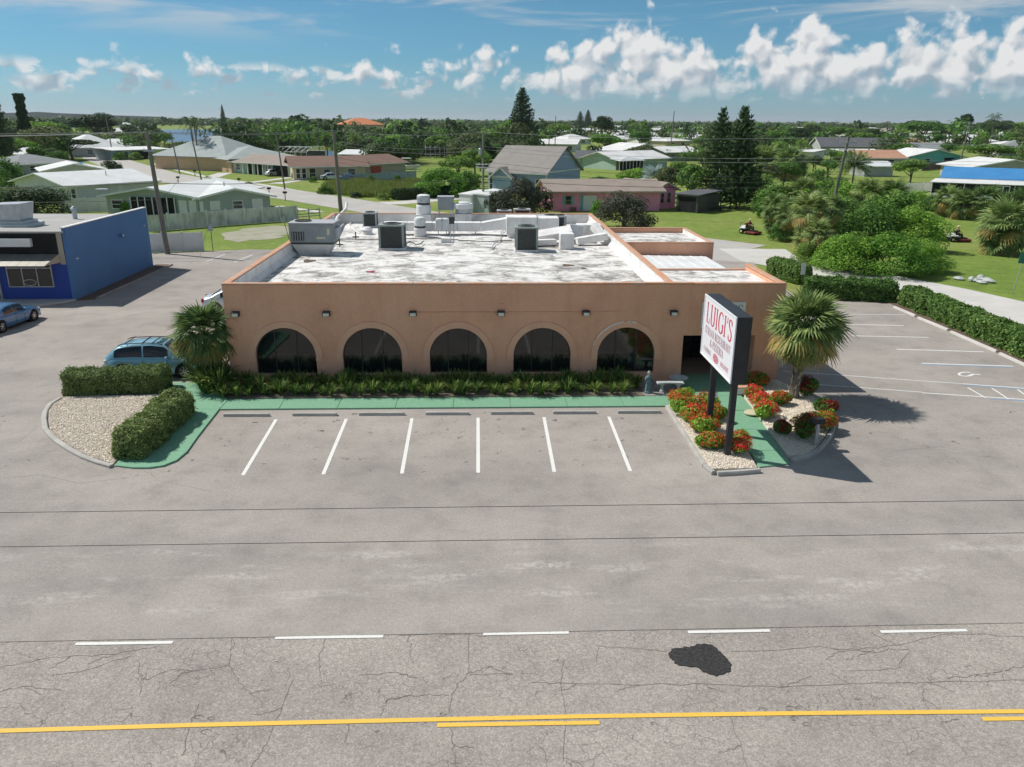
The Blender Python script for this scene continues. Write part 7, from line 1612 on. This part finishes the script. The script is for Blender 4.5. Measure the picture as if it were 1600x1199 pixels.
def broad(label, bx_, by_, ty, wpx, kind='broad', hi=1, group=None, name='tree', cat='tree', vi=None):
    x, y, _ = G(bx_, by_); h = max(.5, hgt(bx_, by_, ty)); dist = proj((x, y, 0))[2]; w = wpx*dist/FPX
    i = vi if vi is not None else int(bx_*7+by_) % 3
    cr, tr = variant(kind, i, hi); root = thing(name, label, cat, (x, y, -.05), (bx_*.37) % 6.28, group); root.scale = (w/.98, w/.98, h*1.03)
    link(cr, 'crown', root); link(tr, 'trunk', root); return root
def T(label, *a, **k): return broad(label, *a, **k)
T('big dark rounded shrub behind the shop roof, left of the white fence', 52, 341, 274, 118, 'bushdark', 2, cat='shrub', name='shrub'); T('green shrub at the left edge above the big dark shrub', 18, 300, 236, 62, 'bushmid', 1, cat='shrub', name='shrub'); T('bright low bush at the left edge behind the dark shrub', 4, 318, 284, 40, 'bush', 1, cat='shrub', name='shrub')
T('round clipped dark bush beside the street', 176, 273, 246, 42, 'bushdark', 1, cat='shrub', name='shrub'); T('pale green feathery tree right of the vine-covered trunk', 78, 252, 186, 74, 'olive', 1); T('bright green crown behind the vine-covered trunk', 70, 232, 183, 60, 'bright', 1)
T('flat spreading dark tree over the left lawn', 114, 250, 213, 86, 'umbrella', 1); T('low green bush under the spreading tree', 88, 262, 238, 50, 'bushmid', 1, cat='shrub', name='shrub'); T('large dark oak on the skyline at the left', 152, 222, 171, 96, 'dark', 1); T('rounded dark tree behind the pale hip roof', 148, 216, 184, 60, 'broad', 0)
T('leafy bush before the flat white roof house', 255, 252, 231, 44, 'bushmid', 1, cat='shrub', name='shrub'); T('small shrub at the carport of the flat white house', 212, 250, 235, 24, 'bushmid', 0, cat='shrub', name='shrub'); T('yellowish shrub at the left end of the flat white house', 188, 250, 234, 24, 'bush', 0, cat='shrub', name='shrub')
T('shrub left of the flat white house under the skyline oak', 160, 244, 226, 26, 'olive', 0); T('left of two round shrubs on the peach house lawn', 361, 269, 258, 14, 'bushdark', 0, cat='shrub', name='shrub'); T('right of two round shrubs on the peach house lawn', 375, 270, 259, 15, 'bushdark', 0, cat='shrub', name='shrub')
T('small thin yellow-green tree before the dark porch of the green house', 200, 338, 306, 22, 'bush', 0); T('dark round tree far off behind the canal', 382, 208, 182, 36, 'dark', 0); T('shrub at the corner of the brown-roofed house', 490, 285, 273, 15, 'bushmid', 0, cat='shrub', name='shrub'); T('shrub by the glazed gable end', 461, 280, 265, 12, 'bushdark', 0, cat='shrub', name='shrub')
T('dark shrub standing before the blue-grey fence, left one', 581, 289, 270, 15, 'bushmid', 0, cat='shrub', name='shrub'); T('dark shrub standing before the blue-grey fence, right one', 620, 286, 271, 16, 'bushmid', 0, cat='shrub', name='shrub')
T('bright green bushy tree at the right of the tall grass lot', 690, 307, 250, 88, 'bush', 2); T('green bush right of the bright bushy tree', 728, 305, 258, 62, 'bushmid', 1); T('green tree behind the bright bushy tree', 715, 284, 238, 70, 'broad', 1); T('green tree left of the greenish utility pole', 742, 275, 226, 60, 'broad', 1)
T('big dark purple-green shrub before the slate-blue house', 812, 336, 266, 86, 'dusk', 2, cat='shrub', name='shrub'); T('dark green shrub at the left end of the pink house', 842, 334, 281, 48, 'bushdark', 1, cat='shrub', name='shrub'); T('small left shoot of the dark purple-green shrub', 772, 334, 290, 36, 'dusk', 1, cat='shrub', name='shrub')
T('dark many-stemmed shrub in front of the pink house', 975, 357, 288, 104, 'dusk', 2, cat='shrub', name='shrub'); T('small yellow-green bush at the pink house door', 935, 337, 304, 26, 'bush', 0, cat='shrub', name='shrub')
T('bright round green tree behind the pink house', 986, 305, 257, 60, 'bright', 1); T('low green bush beyond the slate-blue gable', 936, 292, 272, 44, 'bushmid', 0, cat='shrub', name='shrub'); T('olive tree right of the silvery palm', 1046, 315, 254, 70, 'olive', 1); T('green tree left of the paired conifers', 1078, 322, 250, 66, 'broad', 1); T('green undergrowth at the foot of the paired conifers', 1180, 322, 262, 74, 'bushmid', 1)
T('rounded tree with yellow-green crown in the middle distance', 946, 243, 205, 66, 'bright', 1); T('big dark dense tree on the middle skyline', 941, 224, 177, 40, 'dark', 1); T('round green tree among the white roofs', 1001, 237, 201, 44, 'broad', 1); T('pale bare-looking bush before the round yellow-green tree', 948, 246, 226, 24, 'olive', 0)
T('green tree left of the distant utility pole pair', 872, 222, 190, 50, 'broad', 1); T('green tree before the white-roofed street', 1052, 243, 224, 34, 'broad', 0); T('round green tree left of the blue-roofed house', 1421, 289, 244, 66, 'broad', 1, vi=1); T('wide green tree above the white-roofed house at the right', 1545, 254, 222, 100, 'broad', 1); T('green tree at the right edge above the grey roof', 1598, 250, 226, 60, 'broad', 1)
T('tall flat-topped tree on the right skyline', 1502, 226, 174, 24, 'umbrella', 0); T('dense green trees at the right skyline, left of the flat-topped tree', 1440, 222, 184, 90, 'broad', 1); T('dark dense tree at the right skyline below the tall palm', 1545, 222, 184, 60, 'dark', 1); T('green tree on the right edge of the skyline', 1600, 216, 188, 60, 'broad', 0)
# the thicket of bushes on the right lawn
TH = [(1322, 424, 348, 108, 'bush'), (1392, 428, 346, 120, 'bush'), (1448, 424, 366, 78, 'bush'), (1352, 392, 300, 120, 'bushmid'), (1420, 392, 306, 112, 'bush'), (1300, 372, 292, 90, 'bushmid'), (1382, 362, 286, 110, 'bushmid'), (1440, 372, 322, 70, 'bushmid'), (1212, 342, 272, 90, 'bushmid'), (1258, 336, 268, 80, 'bush'), (1322, 330, 272, 80, 'bush'), (1222, 376, 340, 46, 'bushmid'), (1262, 412, 366, 56, 'bushmid'), (1298, 420, 360, 60, 'bush'), (1300, 318, 268, 60, 'bushmid'), (1346, 318, 276, 60, 'bush'), (1384, 322, 282, 60, 'bushmid'), (1424, 326, 292, 60, 'bush'), (1456, 330, 300, 50, 'bushmid'), (1276, 300, 258, 50, 'bushmid')]
for i, (a, b_, c_, w, kd) in enumerate(TH):
    T(('broad bright bush at the lane, left front of the thicket', 'largest bright bush at the lane, middle front of the thicket', 'low bright bush at the right front end of the thicket', 'tall green bush in the middle of the thicket', 'tall bright bush at the right of the thicket', 'green bush around the foot of the leaning thicket pole', 'green bush at the back of the thicket', 'green bush at the right back of the thicket', 'green bush behind the left fan palms', 'bright bush between the sabal clump and the thicket pole', 'bright bush under the date palm', 'low green bush at the foot of the left fan palms', 'low green bush at the lane below the shaggy fan palm', 'bright low bush at the lane between palm and thicket', 'green bush behind the thicket pole', 'bright bush behind the thicket right of the date palm', 'green bush behind the thicket before the grey shed', 'bright bush behind the thicket near the round tree', 'green bush at the left end of the fan palm row', 'green bush left of the date palm')[i], a, b_, c_, w, kd, 2 if b_ > 380 else 1, cat='shrub', name='shrub', vi=i % 3)

for i, (a, b_, c_, w, kd) in enumerate(((1196, 300, 250, 62, 'olive'), (1222, 296, 246, 60, 'broad'), (1160, 268, 222, 50, 'broad'), (1186, 252, 208, 60, 'olive'), (1215, 238, 200, 60, 'broad'), (1248, 232, 196, 56, 'dark'), (1292, 278, 246, 46, 'broad'), (1312, 262, 232, 46, 'bright'), (1270, 268, 240, 40, 'olive'), (1340, 236, 204, 64, 'broad'), (1388, 238, 206, 60, 'broad'), (1356, 226, 198, 60, 'dark'), (1310, 222, 196, 56, 'broad'), (1400, 252, 222, 40, 'broad'), (1118, 262, 222, 50, 'olive'), (1100, 244, 206, 46, 'broad'), (1264, 222, 192, 50, 'olive'), (1430, 214, 186, 60, 'dark'),
        (1060, 288, 248, 50, 'broad'), (20, 228, 192, 60, 'dark'), (96, 226, 190, 56, 'broad'), (30, 214, 186, 70, 'broad'), (60, 262, 226, 40, 'broad'), (130, 238, 206, 36, 'dark'), (232, 236, 205, 46, 'dark'), (258, 230, 205, 36, 'broad'), (216, 224, 190, 56, 'dark'), (620, 246, 206, 56, 'broad'), (585, 250, 214, 50, 'dark'), (650, 238, 200, 60, 'broad'), (690, 246, 206, 66, 'broad'), (730, 246, 200, 64, 'dark'), (770, 240, 198, 60, 'broad'), (600, 226, 198, 60, 'broad'), (790, 226, 196, 44, 'olive'), (1480, 246, 222, 40, 'broad'), (1590, 232, 204, 50, 'broad'), (1570, 212, 186, 50, 'dark'))):
    T({'broad': 'leafy green tree in the yards behind the restaurant', 'dark': 'dark leafy tree in the yards behind the restaurant', 'olive': 'greyish olive tree in the yards behind the restaurant', 'bright': 'yellow-green tree behind the palm thicket'}[kd], a, b_, c_, w, kd, 1, group='%s trees in the yards behind' % kd)
# ---- conifers with whorled branches
def norfolk(seed, tiers, nb, m='leaf_conifer', droop=.12, shape=1.0):
    rg = np.random.default_rng(seed); P = []; D = []; tb = MB()
    tb.tube([(0, 0, -.01), (0, 0, .5), (0, 0, 1.0)], [.016, .010, .002], 8, caps=False)
    for i in range(tiers):
        t_ = (i+.4)/tiers; z = .07+.92*t_; Lr = .5*(1-t_)**.72*shape*(1 if t_ > .12 else .75)+.012
        for k in range(nb):
            a = 2*math.pi*(k+.5*(i % 2))/nb+rg.normal(0, .12); L_ = Lr*rg.uniform(.75, 1.1); n_ = max(5, int(34*L_/.5))
            s_ = np.linspace(.12, 1, n_); up = .05*s_**2-.02*s_-droop*L_*s_*(1-t_)
            pts = np.stack([np.cos(a)*L_*s_, np.sin(a)*L_*s_, z+up*.8], 1)
            for q in range(5): P.append(pts+rg.normal(0, .008, pts.shape)+np.array([0, 0, .004*(q-2)])); D.append(np.tile([0, 0, 1.0], (n_, 1)))
            tb.tube([(0, 0, z), tuple(pts[-1])], [.004, .001], 4, caps=False)
    P, D = np.concatenate(P), np.concatenate(D)
    return quadmesh('crown', leaves(P, D, .017, rg, 2.6, .7), m), tb.mesh('trunk', 'bark')
NF = [norfolk(1, 23, 7, droop=.05), norfolk(2, 20, 6, droop=.1)]
def conifer(label, bx_, by_, ty, wpx, i=0):
    x, y, _ = G(bx_, by_); h = hgt(bx_, by_, ty); w = wpx*proj((x, y, 0))[2]/FPX; root = thing('conifer', label, 'tree', (x, y, -.05), bx_ % 6.28); root.scale = (w, w, h)
    link(NF[i][0], 'crown', root); link(NF[i][1], 'trunk', root)
conifer('left of the paired tall conifers on the lawn', 1118, 323, 167, 80, 1); conifer('right and denser of the paired tall conifers on the lawn', 1150, 326, 166, 92, 0); conifer('lone tall conifer on the skyline above the slate-blue house', 815, 238, 137, 66, 0); conifer('tall conifer at the left edge of the picture', 3, 262, 131, 62, 0)
conifer('dark narrow conifer far off above the canal', 350, 200, 164, 12, 0); conifer('thin grey-green pine on the skyline left of the dense dark tree', 906, 205, 174, 22, 1); conifer('pine on the skyline right of the thin grey-green pine', 918, 204, 172, 20, 0)
# vine-covered trunk: a column of dark ivy
x, y, _ = G(46, 245); h = hgt(46, 245, 147); root = thing('vine_tree', 'tall trunk wrapped in dark vines at the left', 'tree', (x, y, -.05)); rg = np.random.default_rng(8)
n_ = 5200; z_ = rg.random(n_); a_ = rg.uniform(0, 6.28, n_); r_ = (2.6*(1-z_)**2.2+1.15+.22*np.sin(z_*61+a_*3)+.35*(z_ > .9))*rg.uniform(.75, 1, n_)
P = np.stack([r_*np.cos(a_), r_*np.sin(a_), z_*h], 1); D = np.stack([np.cos(a_), np.sin(a_), 0*a_], 1)
link(quadmesh('foliage', leaves(P, D, .55, rg, 1.4, .6), 'leaf_dark'), 'foliage', root); MB().tube([(0, 0, 0), (0, 0, h*.98)], [.8, .4], 8).build('trunk', 'bark', root, False)

# ---- feather palms
def feather(seed, nf, nlf, fl, droop, m, upright=70, low=-35):
    rg = np.random.default_rng(seed); Q = []
    for i in range(nf):
        t_ = (i+.5)/nf; el_ = R(upright+(low-upright)*t_); a = i*2.39996; L_ = fl*rg.uniform(.85, 1.1)
        for k in range(nlf):
            s_ = .12+.88*k/(nlf-1); hz_ = L_*s_*math.cos(el_); z = L_*s_*math.sin(el_)-droop*L_*s_**2.2; b_ = np.array([math.cos(a)*hz_, math.sin(a)*hz_, z])
            sl = fl*.30*math.sin(math.pi*min(1, s_*.86+.1))**.7*rg.uniform(.85, 1.1)
            for sg in (-1, 1):
                d = np.array([-math.sin(a)*sg+.45*math.cos(a), math.cos(a)*sg+.45*math.sin(a), -.45-.3*s_+rg.normal(0, .12)]); d = d/np.linalg.norm(d); w = np.array([math.cos(a), math.sin(a), 0])*fl*.016
                Q.append([b_-w, b_+w, b_+d*sl+w*.3, b_+d*sl-w*.3])
    return np.array(Q)
FM = {'queen': quadmesh('crown', feather(3, 22, 20, 1.0, .35, ''), 'leaf_mid'), 'royal': quadmesh('crown', feather(4, 18, 18, 1.0, .5, '', 75, -45), 'leaf_dark'), 'date': quadmesh('crown', feather(5, 46, 22, 1.0, .22, '', 85, -30), 'leaf_palm')}
def fpalm(label, bx_, by_, ty, crown_px, kind='queen', lean=0, group=None):
    x, y, _ = G(bx_, by_); h = hgt(bx_, by_, ty); dist = proj((x, y, 0))[2]; r_ = crown_px*.5*dist/FPX; th = max(.4, h-r_*.75)
    root = thing('palm_tree', label, 'palm', (x, y, -.05), (bx_*.71) % 6.28, group); c = link(FM[kind], 'crown', root); c.location = (lean, 0, th); c.scale = (r_, r_, r_)
    MB().tube([(0, 0, 0), (lean*.4, 0, th*.55), (lean, 0, th)], [.22, .17, .15], 8).build('trunk', 'palm_bark', root, False)
fpalm('left of the three tall palms before the peach house', 306, 262, 177, 34, 'royal', -1.6); fpalm('middle of the three tall palms before the peach house', 309, 263, 176, 34, 'royal', -.9); fpalm('right of the three tall palms before the peach house', 312, 264, 184, 30, 'royal', -.5)
fpalm('tall palm on the right skyline with windblown fronds', 1546, 230, 172, 28, 'royal'); fpalm('big date palm with a full head behind the thicket', 1331, 292, 234, 60, 'date'); fpalm('slender palm before the dark-roofed gable house', 1296, 262, 230, 20, 'queen')
for i, (a, b_, c_, w) in enumerate(((404, 244, 190, 30), (420, 246, 194, 32), (438, 242, 186, 30), (456, 246, 188, 32), (470, 252, 196, 30), (486, 248, 190, 30), (500, 250, 196, 28), (512, 246, 202, 26), (392, 226, 190, 24), (448, 228, 186, 24), (556, 250, 204, 26), (570, 246, 212, 26), (1262, 214, 186, 26), (1276, 216, 190, 26), (1290, 220, 192, 24), (1192, 246, 206, 28), (1250, 248, 214, 24), (1405, 222, 196, 28), (1375, 236, 208, 26), (338, 214, 190, 20), (1070, 268, 232, 26))):
    fpalm('feathery palm among the trees behind the houses', a, b_, c_, w, 'queen', 0, 'feathery palms behind the houses')
# silvery palm
fan_mats = None
x, y, _ = G(1022, 308); rg = np.random.default_rng(4); root = thing('silver_palm', 'silvery blue fan palm behind the pink house', 'palm', (x, y, -.05))
G_, pet = fan_crown(44, 30, 1.9, 14, 1.6, -10, 85, (0, 0, 2.2)); Q = np.concatenate([q for v_ in G_.values() for q in v_]); link(quadmesh('crown', Q, 'leaf_silver'), 'crown', root); MB().tube([(0, 0, 0), (0, 0, 2.3)], .3, 8).build('trunk', 'palm_bark', root, False)

# ---- sabal clumps on the lawn: one crown mesh per variant, copied
SB = []
for s_ in range(3):
    G_, pet = fan_crown(70+s_, 56, 1.0, 15, .8, -72, 85, (0, 0, 0)); Q = []; mi = []; ks = ['leaf_palm', 'leaf_palm_old', 'leaf_palm_dry']
    for j, kk in enumerate(ks):
        for q in G_[kk]: Q.append(q); mi += [j]*len(q)
    SB.append(quadmesh('crown', np.concatenate(Q), ks, mi))
def sabal(label, bx_, by_, ty, wpx, i=0):
    x, y, _ = G(bx_, by_); h = hgt(bx_, by_, ty); dist = proj((x, y, 0))[2]; r_ = wpx*.5*dist/FPX; k_ = r_/1.55; th = max(.3, h-1.55*k_)
    root = thing('sabal_palm', label, 'palm', (x, y, -.05), bx_ % 6.28); c = link(SB[i % 3], 'crown', root); c.location = (0, 0, th); c.scale = (k_, k_, k_)
    if th > 1.2: s2 = link(SB[(i+1) % 3], 'frond_skirt', root); s2.location = (.2, 0, th*.42); s2.scale = (k_*.82, k_*.82, k_*.9); s2.rotation_euler = (0, 0, 1.0)
    MB().tube([(0, 0, 0), (0, 0, th)], [.3, .24], 8).build('trunk', 'palm_bark', root, False)
SL = [(1206, 364, 300, 46, 'small fan palm at the left tip of the thicket, by the red mower'), (1232, 376, 306, 54, 'fan palm second from the left in the thicket'), (1256, 404, 296, 62, 'tall shaggy fan palm at the lane, left end of the thicket'), (1272, 412, 340, 50, 'low fan palm at the lane below the tall shaggy one'), (1248, 346, 274, 56, 'fan palm behind the tall shaggy one'), (1290, 392, 300, 50, 'fan palm just left of the thicket pole'), (1196, 276, 224, 62, 'dark fan palm clump right of the paired conifers'), (1232, 282, 226, 56, 'dark fan palm right of the dark clump'),
      (1352, 340, 276, 56, 'fan palm behind the thicket right of its pole'), (1390, 336, 278, 54, 'fan palm at the back of the thicket below the grey shed'), (1476, 338, 288, 46, 'fan palm at the left of the row before the blue-roofed house'), (1502, 342, 292, 50, 'second fan palm in the row before the blue-roofed house'), (1534, 344, 288, 54, 'third fan palm in the row before the blue-roofed house'), (1566, 340, 296, 48, 'fourth fan palm in the row before the blue-roofed house'), (1596, 340, 290, 56, 'last fan palm in the row before the blue-roofed house'), (1562, 396, 308, 82, 'large shaggy fan palm on the lawn right of the dark mower'), (1600, 384, 312, 60, 'shaggy fan palm at the right edge of the lawn')]
for i, (a, b_, c_, w, lab) in enumerate(SL): sabal(lab, a, b_, c_, w, i)

# ---- tall grass of the vacant plot, hedge row behind the drive
def tallgrass(label, poly, n, hgt_, seed):
    rg = np.random.default_rng(seed); xs_ = [p[0] for p in poly]; ys_ = [p[1] for p in poly]; Q = []
    while len(Q) < n:
        x, y = rg.uniform(min(xs_), max(xs_)), rg.uniform(min(ys_), max(ys_))
        if not inpoly(x, y, poly): continue
        a = rg.uniform(0, 6.28); w = rg.uniform(.05, .13); h = hgt_*rg.uniform(.5, 1.15)*(1+.35*math.sin(x*.5)*math.cos(y*.4)); l = rg.normal(0, .22, 2)
        Q.append([(x-math.cos(a)*w, y-math.sin(a)*w, -.05), (x+math.cos(a)*w, y+math.sin(a)*w, -.05), (x+math.cos(a)*w*.2+l[0], y+math.sin(a)*w*.2+l[1], h), (x-math.cos(a)*w*.2+l[0], y-math.sin(a)*w*.2+l[1], h)])
    return tag(link(quadmesh('tall_grass', np.array(Q), 'leaf_tallgrass'), 'tall_grass'), label, 'grass', kind='stuff')
tallgrass('unmown yellow-green tall grass on the vacant plot', [gp(498, 300), gp(520, 286), gp(600, 288), gp(655, 284), gp(690, 306), gp(640, 310), gp(560, 308)], 26000, .95, 3)
a_, c_ = gp(617, 312), gp(706, 306); hedge('dark clipped hedge between tall grass and drive', a_[0], a_[1], c_[0], c_[1], 2.2, 1.5, 9000, .16, 'leaf_dark', 91, -.05)
T('dark shrub at the front of the tall grass, left', 556, 309, 297, 20, 'bushdark', 0, cat='shrub', name='shrub'); T('dark shrub at the front of the tall grass, right', 598, 312, 299, 24, 'bushmid', 0, cat='shrub', name='shrub'); T('dark tuft at the left end of the tall grass', 508, 303, 286, 26, 'bushmid', 0, cat='shrub', name='shrub')
rk = thing('rock_pile', 'pile of pale stones and weeds on the right lawn', 'rock pile', (*gp(1524, 440), -.05)); rg = np.random.default_rng(6)
for i in range(9): o = MB().lathe([(.02, 0), (.32, .05), (.36, .2), (.2, .36), (.02, .4)], (0, 0, 0), 7).build('stone', 'cast_stone', rk, False); o.location = (rg.normal(0, .9), rg.normal(0, .5), 0); o.scale = (rg.uniform(.7, 1.5), rg.uniform(.7, 1.3), rg.uniform(.6, 1.1)); o.rotation_euler = (0, 0, rg.uniform(0, 6))

# ---- the wooded suburb to the horizon
CLEAR = [(108,204,216,246,246),(175,222,290,250,250),(310,213,440,264,266),(360,244,470,276,278),(456,250,640,283,284),(530,186,604,203,208),(760,232,920,300,305),(836,219,902,236,238),(900,243,968,262,264),(945,226,1095,268,268),(860,206,940,226,226),(960,206,1100,228,230),
         (1236,214,1345,246,250),(1345,240,1415,262,262),(1410,236,1512,260,260),(1455,250,1600,305,308),(1420,212,1560,240,243),(1560,226,1600,246,246),(247,203,352,222,224),(658,222,704,246,248),(478,238,522,251,252),(12,212,62,258,258),(430,226,482,254,255),(532,238,575,256,257),(600,238,660,268,270),
         (265,232,305,258,260),(1180,214,1200,230,230)]
LAWN = [g2((240, 200), (356, 201), (358, 224), (244, 224)), g2((474, 235), (524, 235), (526, 253), (476, 253)), g2((440, 268), (640, 264), (770, 268), (930, 262), (960, 270), (1100, 290), (1240, 290), (1240, 330), (800, 345), (0, 360), (0, 300), (120, 256), (240, 246), (330, 262)), g2((1090, 300), (1240, 296), (1470, 300), (1700, 330), (1700, 470), (1100, 400))]
DENSE = [(860, 198, 1105, 262), (1238, 204, 1345, 250), (1345, 204, 1610, 262), (100, 204, 220, 250)]
def allowed(x, y, h):
    b_ = proj((x, y, 0)); t_ = proj((x, y, h)); hw = .5*h*FPX/b_[2]
    if b_[1] > 278: return False
    for (x0, y0, x1, y1, yg) in CLEAR:
        if x0-hw*.6 < b_[0] < x1+hw*.6:
            dy = 22*(yg-187)**2/14880.0
            if yg-dy < b_[1] <= yg+1: return False                       # inside the building
            if b_[1] > yg and t_[1] < y1-.22*(y1-y0): return False         # would hide it
    for (x0, y0, x1, y1) in DENSE:
        if x0 < b_[0] < x1 and y0 < b_[1] < y1 and rg.random() < .78: return False
    for pl_ in LAWN:
        if inpoly(x, y, pl_): return False
    return True
rg = np.random.default_rng(2024)
FARK = ['broad', 'dark', 'dark', 'olive', 'broad', 'olive', 'dark', 'bright']
LABF = {'broad': 'leafy green tree among the far houses', 'dark': 'dark green tree among the far houses', 'olive': 'olive green tree among the far houses', 'bright': 'yellow-green tree among the far houses'}
cnt = 0; tries = 0; stuffP = []
while cnt < 290 and tries < 60000:
    tries += 1
    px = rg.uniform(-40, 1640); py = 204+68*rg.random()**.9; x, y, _ = G(px, py)
    h = rg.uniform(4.0, 8.5)
    if not allowed(x, y, h): continue
    kd = FARK[rg.integers(8)]; cr, tr = variant(kd, int(rg.integers(3)), 0 if py < 225 else 1)
    root = thing('tree', LABF[kd], 'tree', (x, y, -.05), rg.uniform(0, 6.28), '%s trees among the far houses' % kd); w = h*rg.uniform(.85, 1.35); root.scale = (w, w, h); link(cr, 'crown', root); link(tr, 'trunk', root); cnt += 1
# beyond those, trees too many and too small to tell apart
Q = []; TI = []
n_far = 15500; k = 0; tries = 0
while k < n_far and tries < 120000:
    tries += 1
    py = 187.6+8+rg.random()**1.2*64 if k < 5400 else 189.4+rg.random()**1.5*12
    px = rg.uniform(-300, 1900); hy = 187+(px-800)*.007
    py = py-187+hy; x, y, _ = G(px, py)
    if y > 6500 or y < 150: continue
    h = rg.uniform(3.5, 8.5)*(1.0+.9*rg.random() if rg.random() < .16 else 1.0)*(1.0 if y > 400 else .9)
    if y < 1200 and not allowed(x, y, h): continue
    nlq = 420 if y < 330 else 160 if y < 450 else (70 if y < 900 else 34); w = h*rg.uniform(.8, 1.5)
    nc = 5 if y < 900 else 3; cs = np.stack([rg.normal(0, .22*w, nc), rg.normal(0, .22*w, nc), h*rg.uniform(.45, .75, nc)], 1); ci = rg.integers(0, nc, nlq)
    d = unit(rg.normal(0, 1, (nlq, 3))); p = cs[ci]+d*np.array([w*.3, w*.3, h*.27])*rg.uniform(.7, 1, (nlq, 1)); p[:, 2] = np.maximum(p[:, 2], .3)
    Q.append(leaves(p+np.array([x, y, 0]), d+np.array([0, 0, .3]), h*(.075 if y < 330 else .115 if y < 450 else (.17 if y < 900 else .25)), rg, 1.3, .5)); TI.append(np.full(nlq, int(rg.choice(4, p=[.22, .46, .28, .04])))); k += 1
tag(link(quadmesh('distant_trees', np.concatenate(Q), ['leaf_mid', 'leaf_dark', 'leaf_olive', 'leaf_bright'], np.concatenate(TI)), 'distant_trees'), 'wooded suburb reaching to the horizon behind the houses', 'trees', kind='stuff')
# low hills on the far left horizon
hl = MB(); pts = [(-200, 183), (-60, 179), (20, 176.5), (60, 175), (90, 177), (120, 178), (180, 180.5), (260, 183)]; vv = []
for (px, py) in pts:
    d = ray(px, py); s_ = 4200/math.hypot(d[0], d[1]); p = _o+d*s_; z_ = max(6.0, float(p[2])); vv += [(p[0], p[1], -1), (p[0], p[1], z_), (p[0]*1.12, p[1]*1.12, -1)]
mat('hill_green', (0.035, 0.06, 0.03), (0.05, 0.08, 0.04), .002, .95, mode='world')
hl.add(vv, [(3*i, 3*i+3, 3*i+4, 3*i+1) for i in range(len(pts)-1)]+[(3*i+1, 3*i+4, 3*i+5, 3*i+2) for i in range(len(pts)-1)]); struct(hl.build('hills', 'hill_green'))

# ---- the humid air over the flat land
hz = MB().box(-9600, 9600, -600, 15200, -1.1, 64.0); m = bpy.data.materials.new('humid_air'); m.use_nodes = True; t = m.node_tree; t.nodes.clear(); MATS['humid_air'] = m
ov_ = N(t, 'ShaderNodeOutputMaterial'); pv = N(t, 'ShaderNodeVolumePrincipled'); pv.inputs['Color'].default_value = (0.86, 0.92, 1.0, 1); pv.inputs['Density'].default_value = 0.00006; pv.inputs['Anisotropy'].default_value = 0.2
L(t, pv.outputs[0], ov_.inputs['Volume'])
tag(hz.build('haze', 'humid_air'), 'thin humid haze softening the far trees', 'haze', kind='stuff')
